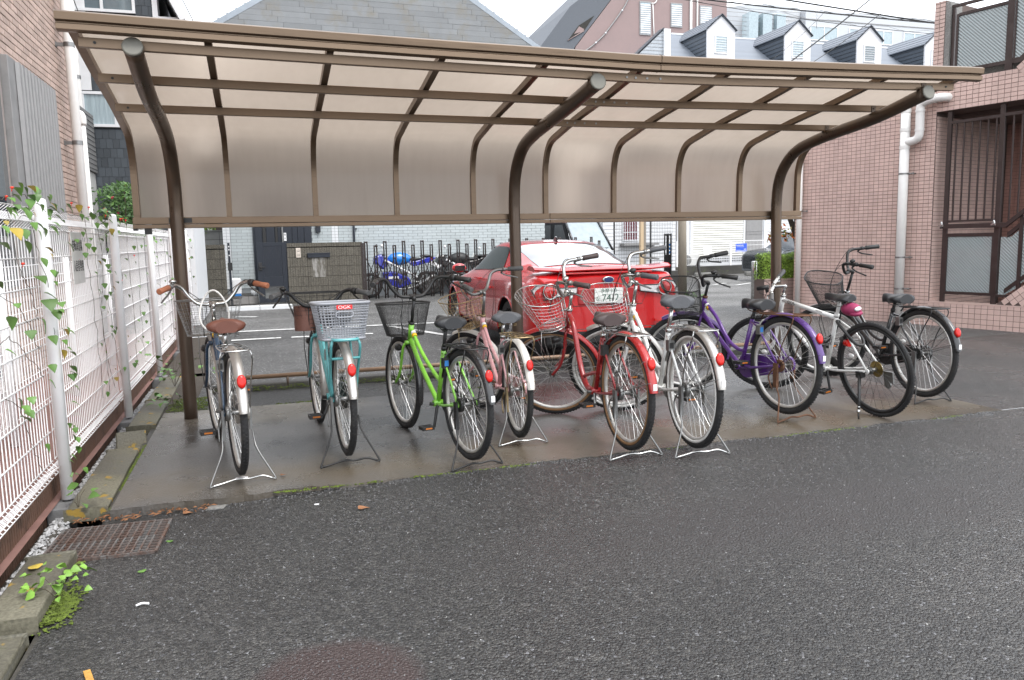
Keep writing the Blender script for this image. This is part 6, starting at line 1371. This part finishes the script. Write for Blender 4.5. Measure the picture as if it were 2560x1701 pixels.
for i in range(28):
    for z in (.42,.52): b.bx(15.25+i*.075,15.29+i*.075,-.012,-.0,z,z+.05)
obj('vent_hole', b, m_black, sb)
rows=[]
lw = thing('low_wall', 'low dark concrete wall under the white railing of the far lot', 'wall', (0,24.9,0)); b = MB(); b.bx(14.1,20,0,.2,-.05,.30); obj('wall', b, m_dkconc, lw)
wfz = thing('white_railing', 'low white mesh railing on the dark concrete wall of the far lot', 'fence', (0,25.0,.30))
for x in (14.25,16.45,18.6): b = MB(); b.bx(x-.03,x+.03,0,.05,0,.92); obj('post', b, m_white, wfz)
b = MB()
for i in range(88): b.tube([(14.28+i*.06,0,.04),(14.28+i*.06,0,.88)], .004, 4, caps=False, smooth=False)
for z in (.05,.28,.5,.72,.87,.89): b.tube([(14.25,0,z),(19.6,0,z)], .006, 4)
o = obj('mesh_panel', b, m_white, wfz); o['kind'] = 'stuff'
t = thing('blue_sign', 'small blue notice with white print on the low white railing', 'sign', (16.63,24.97,1.085)); b = MB(); b.bx(0,.46,-.01,0,-.30,0); sg = obj('plate', b, M('sign blue', (.03,.11,.72), .4), t)
b = MB(); b.bx(.02,.34,-.012,-.0105,-.125,-.118); b.bx(.01,.20,-.012,-.0105,-.24,-.233); b.bx(.01,.44,-.012,-.0105,-.285,-.265); obj('line', b, m_stickw, sg)
link('lettering', text_mesh('Internet', .095, m_stickw, .0005), sg, (.17,-.012,-.065), (R(90),0,0)); link('lettering', text_mesh('募集', .055, m_stickw, .0005), sg, (.39,-.012,-.215), (R(90),0,0))
t = thing('white_sign', 'faded white notice with pale letters on the low white railing', 'sign', (15.29,24.97,1.0)); b = MB(); b.bx(0,.33,-.01,0,-.30,0); sg = obj('plate', b, m_stickw, t); link('lettering', text_mesh('H.D.C', .10, M('faded print', (.5,.52,.58), .6), .0005), sg, (.165,-.012,-.13), (R(90),0,0))
acunit(14.42,25.2,0, 'air conditioner unit behind the left end of the low white railing', w=.85, h=.42).location.z = .32
acunit(17.75,25.2,0, 'air conditioner unit partly hidden by the right shelter post', w=.7, h=.42).location.z = .32
for x, y, l in ((14.25,23.75,'left'),(15.95,23.3,'right')):
    t = thing('wheel_stop', 'low concrete wheel stop in the far lot, the %s one of the pair' % l, 'wheel stop', (x,y,0), (0,0,R(-8)), 'concrete wheel stops in the far lot'); b = MB(); b.bx(0,.75,0,.16,0,.13); obj('stop', b, m_conc, t, bevel=.02)
# back left: small garden wall and roses
t = thing('garden_wall', 'pale block garden wall beyond the end of the mesh fence', 'wall', (0,24,0)); b = MB(); b.bx(-1.9,-.8,.01,.2,0,1.82); obj('core', b, m_joint, t)
pieces(t, 'block', M('pale garden block', (.27,.265,.25), .85, var=.12, island=.06), bond(-1.9,-.8,0,1.80,.44,.225,.01,.0), .01, .01, nmax=60)
b = MB(); b.bx(-1.9,-.8,-.02,.2,1.80,1.84); obj('coping', b, m_conc, t)
t = thing('far_shrub', 'bit of bright green shrub over the pale block garden wall', 'shrub', (-1.45,24.1,1.9))
def shr(): return (random.gauss(0,.14), random.gauss(0,.1), random.gauss(.05,.07)), (0,-1,.5)
obj('foliage', leafcloud(260, shr, .04), m_leafh, t); b = MB(); b.cyl((0,.1,-.6),(0,.1,.05),.02,6); obj('stem', b, m_bark, t)
t = thing('brown_block', 'dark brown wall with white pipe beyond the pale garden wall', 'building', (0,27,0)); b = MB(); b.bx(-2.4,-.3,0,2,0,4.5); obj('wall', b, M('dark brown siding', (.09,.065,.055), .7), t); b = MB(); b.cyl((-1.42,-.06,0),(-1.42,-.06,4),.07,12); obj('pipe', b, m_wht, t)
rs = thing('rose_bush', 'rose bush with small pink and red blooms beside the dark shingle wall', 'bush', (-1.98,13.9,0))
b = MB()
for _ in range(14):
    a = random.uniform(0,6.28); P = cat([(random.gauss(0,.05),0,.0),(math.cos(a)*.12,math.sin(a)*.1,1.2),(math.cos(a)*.30,math.sin(a)*.2,random.uniform(1.7,2.45))],4); b.tube(P, .008, 5)
obj('stems', b, m_stem, rs)
def rf_(): 
    a = random.gauss(0,.20); return (a, random.gauss(0,.16), random.uniform(1.55,2.42)-abs(a)*.3), (0,-1,.4)
o = obj('foliage', leafcloud(1900, rf_, .035), m_leafd, rs); o['kind'] = 'stuff'; obj('foliage', leafcloud(350, rf_, .035), m_leaf, rs)
m_rose = M('rose pink', (.55,.05,.09), .5, island=.4)
for _ in range(10):
    c, _n = rf_(); b = MB(); b.ball((c[0],c[1]-.08,c[2]), .022,.022,.02,7,5); b.ball((c[0]+.012,c[1]-.09,c[2]+.01), .014,.014,.014,6,4); obj('bloom', b, m_rose, rs)

# ---------------------------------------------------------------- skyline behind the roof
m_slate2 = M('blue grey slate', (.17,.19,.22), .55, var=.08, island=.06); m_dsid = M('dark blue grey siding', (.055,.070,.090), .6, var=.08)
dh = thing('dormer_house', 'slate mansard house with a row of white fronted dormers on the skyline', 'house', (0,30,0))
b = MB(); b.add([(16.7,.3,0),(40,.3,0),(40,.3,8.6),(16.7,.3,8.6),(18.45,3,10.5),(40,3,10.5),(18.45,8,10.5),(40,8,10.5),(16.7,8,0),(40,8,0),(16.7,8,8.6)],[(0,1,2,3),(3,2,5,4),(4,5,7,6),(0,3,10,8),(3,4,6,10),(8,10,6,7,9),(1,9,7,5,2)]); obj('mansard', b, m_slate2, dh)
b = MB()
for i in range(13):
    z = 8.65+i*.145; y = .3+(z-8.6)*2.7/1.9; xl = 16.7+(z-8.6)*1.75/1.9; b.prism([(xl,y-.035,z),(xl,y+.14,z+.14),(xl,y+.18,z+.14),(xl,y+.0,z)],(40-xl,0,0))
obj('slate_course', b, m_slate2, dh)
b = MB(); b.bx(16.4,16.68,-.1,.3,0,9.86); b.bx(18.4,41,2.9,3.2,10.48,10.55); obj('corner_board', b, m_whp, dh)
b = MB(); b.prism([(15.2,.02,8.75),(16.45,.02,9.86),(16.66,.02,9.88),(16.66,.02,8.0),(14.3,.02,8.0)],(0,.5,0)); obj('wing_gable', b, M('pale blue siding', (.36,.39,.42), .6), dh)
b = MB()
for i in range(12): z = 8.15+i*.14; b.bx(max(14.4,15.2+(z-8.75)*1.12),16.64,.008,.02,z,z+.012)
obj('siding_joint', b, m_lgrey, dh); b = MB(); b.prism([(15.1,-.02,8.72),(16.42,-.02,9.88),(16.42,-.02,9.93),(15.05,-.02,8.72)],(0,.5,0)); obj('verge', b, m_navy, dh)
for k in range(4):
    x0 = 18.46+3.842*k; w = 1.34; dn_ = dh
    b = MB(); b.prism([(x0,0,8.7),(x0+w,0,8.7),(x0+w,0,10.0),(x0+w/2,0,10.55),(x0,0,10.0)],(0,.08,0)); df_ = obj('dormer_front', b, M('dormer white', (.62,.62,.63), .5, var=.03) if k == 0 else bpy.data.materials['dormer white'], dn_)
    b = MB(); b.prism([(x0+.02,.08,8.7),(x0+w-.02,.08,8.7),(x0+w-.02,.08,9.98),(x0+w/2,.08,10.5),(x0+.02,.08,9.98)],(0,3.9,0)); bd = obj('dormer_side', b, m_dsid, dn_)
    b = MB()
    for i in range(7): b.bx(x0+.005,x0+.02,.1,3.5,8.85+i*.17,8.862+i*.17)
    obj('board_joint', b, m_black, bd)
    for s in (0, 1):
        ex = x0-.06 if s == 0 else x0+w+.06; b = MB(); b.prism([(ex,-.05,9.96),(x0+w/2,-.05,10.58),(x0+w/2,-.05,10.63),(ex,-.05,10.01)],(0,4.1,0)); rr_ = obj('dormer_roof', b, m_slate2, dn_)
        b = MB()
        for i in range(4): f = (i+.5)/4; xx = ex+(x0+w/2-ex)*f; zz = 10.01+.62*f; b.tube([(xx,-.05,zz+.004),(xx,4.0,zz+.004)], .009, 4)
        b.tube([(ex,-.06,9.98),(x0+w/2,-.06,10.62)], .03, 5); obj('roof_seam', b, m_navy, rr_)
    fr_ = sash(dn_, x0+.34,x0+.98,9.02,9.76,[], m_paleglass if k != 2 else m_glassd, y=-.02, w=.05)
    b = MB()
    for i in range(6): b.bx(x0+.39,x0+.93,-.055,-.03,9.10+i*.10,9.115+i*.10)
    obj('louvre', b, m_whp, fr_)
pk = thing('pink_building', 'hazy pink rendered building with dark sloping roof on the skyline', 'building', (0,38,0))
m_pk = M('haze lightened pink render', (.27,.20,.19), .8, var=.10, scale=.8); m_dkroof = M('dark grey shingle roof', (.11,.12,.135), .8, var=.12, scale=30)  # pink wall colour slightly lightened in place of distance haze
b = MB(); b.prism([(15.70,0,9.5),(24.55,0,9.5),(24.55,0,17),(20.9,0,17),(17.81,0,13.38),(15.82,0,10.97)],(0,8,0)); obj('wall', b, m_pk, pk)
b = MB(); b.prism([(13.2,.02,9.9),(15.2,.02,9.9),(15.80,.02,10.99),(17.79,.02,13.40),(20.8,.02,17),(19.0,.02,16.0),(16.02,.02,13.26),(15.58,.02,12.94),(13.99,.02,10.96)],(0,9,0)); obj('roof', b, m_dkroof, pk)
b = MB(); b.prism([(15.42,.0,11.28),(16.0,.0,12.02),(16.86,.0,12.56),(16.30,.0,11.78)],(0,.03,0)); rc = obj('roof_recess', b, m_joint, pk); b = MB(); b.tube([(15.40,-.02,11.26),(16.28,-.02,11.78)], .025, 6); b.prism([(15.75,-.01,11.6),(16.02,-.01,11.98),(16.30,-.01,11.86),(16.2,-.01,11.74)],(0,.02,0)); obj('recess_edge', b, m_pk, rc)
for (x0,x1,z0,z1) in ((19.38,20.03,11.76,13.42),(21.17,21.85,12.25,13.46),(22.88,23.62,12.49,13.44),(19.38,20.03,14.6,16)):
    fr_ = sash(pk, x0,x1,z0,z1,[],m_paleglass,y=-.02,w=.05,fr=M('grey window frame', (.3,.3,.3), .5)); b = MB(); z = z0+.08
    while z < z1-.12: b.bx(x0+.05,x1-.05,-.07,-.03,z,z+.06); z += .105
    obj('louvre', b, m_whp, fr_)
b = MB(); b.tube(cat([(18.9,-.05,13.9),(18.71,-.05,13.44),(18.37,-.05,12.88),(17.44,-.05,11.72),(16.9,-.05,11.22),(16.56,-.05,10.96),(16.0,-.05,10.6)],4), .035, 6); cb = obj('wall_cable', b, m_lgrey, pk); b = MB()
for x, z in ((18.37,12.88),(17.44,11.72),(16.9,11.22)): b.ball((x,-.09,z),.05,.05,.05,8,6)
obj('cable_clip', b, m_whp, cb)
b = MB(); b.tube(cat([(20.4,-.06,13.9),(20.33,-.06,13.5),(20.2,-.06,13.36),(20.04,-.06,13.35)],4), .03, 6); b.cyl((20.12,-.06,13.3),(20.22,-.06,11.2),.028,6); b.cyl((22.35,-.06,10),(22.35,-.06,14.5),.07,8); b.cyl((22.85-.12,-.06,10),(22.85-.12,-.06,14.5),.04,8); obj('wall_pipe', b, m_wht, pk)
b = MB(); b.tube(cat([(19.62,-.06,10.9),(19.62,-.06,11.15),(19.75,-.06,11.28),(19.88,-.06,11.15),(19.88,-.06,10.9)],4), .06, 6); b.bx(19.62,19.88,-.1,-.05,10.8,11.2); obj('wall_vent', b, m_whp, pk)
ow = thing('white_block', 'large white building with long strip windows far behind the dormers', 'building', (0,50,0))
m_far = M('far white wall', (.50,.52,.54), .6, var=.02)
b = MB(); b.bx(38.9,75,0,10,0,17.6); obj('wall', b, m_far, ow)
b = MB(); P = [(36.6+4.6*math.cos(a), 4.4+4.4*math.sin(a)*-1, 0) for a in [PI*q/24 for q in range(25)]]; b.prism(P, (0,0,17.75)); obj('curved_bay', b, m_far, ow)
m_far_g = M('far window glass', (.34,.42,.45), .15, var=.15, spec=.8)
for x0 in (33.9,35.05,36.2): b = MB(); b.bx(x0,x0+.75,-.35,.5,13.5,17.0); obj('window', b, m_far_g, ow)
for x0,x1 in ((39.3,41.75),(42.75,44.8),(45.05,46.8),(47.8,49.9),(50.7,52.5),(53.2,55.5)):
    fr_ = sash(ow, x0,x1,15.45,16.5,[(x0+x1)/2],m_far_g,y=-.02,w=.07)
    fr_ = sash(ow, x0,x1,12.5,13.8,[(x0+x1)/2],m_far_g,y=-.02,w=.07)
b = MB()
for z in (15.2,16.9): b.bx(38.9,75,-.04,0,z,z+.05)
for i in range(8): b.bx(32.2,38.9,-.0,.02,15.2+i*.3,15.23+i*.3)
obj('wall_groove', b, m_lgrey, ow)
t = thing('roof_antenna', 'thin television antenna mast on the far skyline', 'antenna', (17.94,22.0,0)); t.location = (24.4,30.6,0)
b = MB(); b.cyl((0,0,10.5),(0,0,12.6),.02,6)
for z, l in ((10.95,.25),(11.1,.2),(11.25,.16)): b.bx(-l,l,-.01,.01,z,z+.02)
obj('mast', b, m_whp, t)
# overhead cables
def cable(label, pts, r=.02, twist=False):
    P = cat(pts, 8); b = MB()
    b.tube(P, r, 6, smooth=True)
    if twist: b.tube([p+Vector((0,.03*math.cos(i*1.3),.05+.05*math.sin(i*1.3))) for i, p in enumerate(P)], r*.4, 4)
    tag(obj('overhead_cable', b, m_black), label, 'cable', 'overhead cables on the skyline')
def sagp(a, c, s): a, c = Vector(a), Vector(c); return [a+(c-a)*t - Vector((0,0,s*4*t*(1-t))) for t in (0,.2,.4,.6,.8,1)]
cable('thick black cable running down steeply past the dormers towards the shelter roof', sagp((21.5,22,10.35),(14.2,22,5.3),.1), .022)
cable('black cable dropping from the cable joint to the shelter roof between two dormers', sagp((20.22,22,8.66),(16.0,22,6.1),.1), .012)
cable('highest twisted cable bundle crossing the sky towards the tile building', sagp((8,22,8.75),(26,22,8.4),.12), .022, True)
cable('black cable bundle with a joint just under the highest one', sagp((12.9,22,8.95),(26,22,8.2),.02), .026)
cable('thin cable in front of the white building crossing towards the right', sagp((10,22,8.75),(26,22,8.05),.25), .010, True)
cable('faint thin cable slanting across the second dormer', sagp((18.25,22,8.87),(15.9,22,6.9),.1), .006)
cable('thin cable against the bright sky at the top left', sagp((-1.6,22,7.9),(-.9,22,6.3),.0), .014)
cable('fainter cable beside the thin one in the top left sky', sagp((-1.32,22,7.9),(-1.0,22,6.3),.0), .006)
cable('cable in front of the upper left windows', sagp((-2.85,14.0,6.6),(-2.2,14.0,4.2),.0), .008)

# ---------------------------------------------------------------- vines on the white fence
vine = thing('climbing_vine', 'climbing vine with heart shaped leaves over the near end of the white fence', 'vine', (FX,0,0))
vine2 = thing('climbing_vine', 'thin vine with sparse small leaves on the fence panels beyond the notice plate', 'vine', (FX,0,0))
def vinerun(par, pts, n, s0, s1, ms=(m_leaf,), jit=.05):
    P = cat(pts, 6); b = MB(); b.tube([p+Vector((random.gauss(0,.004),random.gauss(0,.006),random.gauss(0,.006))) for p in P], .0015, 5); obj('stem', b, m_stem, par)
    for _ in range(n):
        p = random.choice(P); m = random.choices(ms, weights=[9]+[1]*(len(ms)-1))[0]; q = leafmesh(m, random.choice((0,0,1,2))); s = random.uniform(s0, s1)
        o = link('leaf', q, par, (p.x+random.uniform(.02,.06), p.y+random.gauss(0,jit), p.z+random.gauss(0,jit)), (0, R(random.uniform(25,80)), random.uniform(-1.2,1.2)))
        o.scale = (s, s, s)
ms = (m_leaf, m_leafy, m_leafd)
vinerun(vine, [(.01,4.2,1.60),(.02,4.6,1.64),(.0,5.2,1.60),(.02,5.9,1.58),(.0,6.7,1.62),(.02,7.4,1.60)], 70, .025, .055, ms)
vinerun(vine, [(.01,3.9,1.45),(.02,4.3,1.50),(.02,4.75,1.55),(.02,5.1,1.50),(.02,5.6,1.46),(.02,5.9,1.40)], 20, .03, .065, ms)
vinerun(vine, [(.03,4.62,1.60),(.06,4.60,1.35),(.07,4.75,1.1),(.07,4.72,.9),(.07,4.80,.7),(.07,4.76,.5),(.06,4.80,.3),(.05,4.82,.15)], 38, .03, .058, ms, .05)
vinerun(vine, [(.02,4.3,1.55),(.02,4.4,1.3),(.02,4.55,1.15),(.03,4.6,1.0)], 9, .05, .085, ms, .06)
vinerun(vine, [(.02,3.9,1.2),(.02,4.1,1.15),(.02,4.4,1.05),(.02,4.6,.85)], 4, .04, .07)
vinerun(vine, [(.02,3.9,.95),(.02,4.15,.95),(.03,4.35,.85),(.03,4.6,.70)], 3, .04, .06)
vinerun(vine, [(.02,4.0,.7),(.02,4.2,.6),(.03,4.3,.4),(.03,4.4,.25)], 6, .04, .07)
for y in (6.1,6.35,6.55,6.85,7.2,7.9,8.4,9.4,10,10.8,11.6,12.6,13.4,14.4):
    vinerun(vine2, [(.015,y,1.6),(.02,y+random.uniform(-.15,.15),1.2),(.02,y+random.uniform(-.2,.2),.8),(.02,y+random.uniform(-.2,.2),.3)], 9, .022, .048, (m_leaf, m_leafy))
m_flr = M('red flower', (.75,.05,.02), .5)
for _ in range(14):
    b = MB(); c = Vector((FX+random.uniform(0,.05), random.uniform(4.2,8.5), random.choice((1.66,1.62,1.3,1.1)))); b.ball((0,0,0), .009,.009,.006,8,5); b.tube([(0,0,0),(-.003,0,-.018)], .002, 4); o = obj('flower', b, m_flr, vine2); o.location = (c.x-FX, c.y, c.z)
weedat('weed', 'bright green weed growing from the joint beside the nearest drain lid', -.845, 3.40, -.02, 34, .040, m=M('bright weed leaf', (.17,.32,.05), .45, island=.3), spread=.12, tall=.13)
weedat('weed', 'small leafy weed by the fence post at the back edge of the rusty grate', -.99, 4.55, -.01, 5, .06, spread=.07, tall=.10)
weedat('weed', 'leafy weeds at the foot of the mesh fence behind the left shelter post', -.86, 8.3, 0, 46, .055, spread=.38, tall=.34)
weedat('weed', 'patch of small weeds between the drain lids and the left shelter post', -.78, 7.3, -.02, 22, .06, spread=.20, tall=.14)
# ---------------------------------------------------------------- fallen leaves and litter
m_dryl = M('dry brown leaf', (.28,.13,.06), .8, island=.4)
for x, y, z, s, a, m, l in ((-.98,3.70,.0,.065,2.4,m_leafy,'yellow fallen leaf on the drain lid near the grate'),(-.46,4.36,-.045,.05,.3,m_dryl,'pale brown fallen leaf beside the slab corner'),(-.49,3.96,-.05,.035,1.2,m_leaf,'small green leaf on the asphalt right of the grate'),(-.56,3.62,-.05,.04,2.2,m_leaf,'green leaf on the asphalt in front of the grate'),(.42,4.02,-.02,.06,.2,m_dryl,'reddish brown leaf flattened on the open asphalt'),(.05,4.72,.004,.035,.4,m_dryl,'tiny orange leaf on the wet slab beside the first stand')):
    o = link('fallen_leaf', leafmesh(m, 0), None, (x,y,z+.006), (0,R(-3),a)); o.scale = (s,s,s); tag(o, l, 'leaf')
b = MB(); b.bx(-.075,.075,-.011,.011,0,.006); o = obj('wood_stick', b, M('ochre wood', (.45,.24,.05), .7, var=.25, scale=30), bevel=.001); o.location = (-.605,2.72,-.04); o.rotation_euler = (0,0,R(-72)); tag(o, 'flat ochre wood stick on the asphalt near the bottom left corner', 'stick')
b = MB(); b.tube(cat([(-.022,0,.004),(0,.003,.009),(.026,0,.005)],4), .005, 6); o = obj('paper_scrap', b, m_stickw); o.location = (-.52,3.27,-.045); tag(o, 'small white rolled paper scrap right of the green weed', 'litter')
b = MB(); b.bx(-.035,.035,-.02,.02,0,.002); o = obj('paper_scrap', b, m_stickw); o.location = (-.17,4.78,.002); tag(o, 'crumpled white tissue under the wheel of the dark blue bicycle', 'litter')
b = MB(); b.bx(-.012,.012,-.007,.007,0,.003); o = obj('paper_scrap', b, m_stickw); o.location = (.22,4.20,-.022); tag(o, 'white scrap on the asphalt in front of the slab', 'litter')
b = MB(); b.prism([(-.05,-.02,0),(.04,-.03,0),(.06,.02,0),(-.03,.03,0)],(0,0,.012)); o = obj('concrete_chip', b, m_conc); o.location = (-.30,4.40,-.045); tag(o, 'flat broken concrete chip by the front edge of the slab', 'stone')
mb = MB()
for _ in range(120):
    x = random.uniform(-1.0,-.3); y = 4.40+random.gauss(0,.03) if random.random() < .6 else random.uniform(5.9,8); 
    if y > 4.6: x = random.uniform(-.85,-.78)
    a = random.uniform(0,3.1); l = random.uniform(.01,.03); mb.add([(x-l*math.cos(a),y-l*math.sin(a),-.03),(x,y,-.022),(x+l*math.cos(a),y+l*math.sin(a),-.03),(x+.004,y+.006,-.026)], [(0,1,2),(0,3,2)])
struct('leaf_litter', mb, m_dryl, kind='stuff')
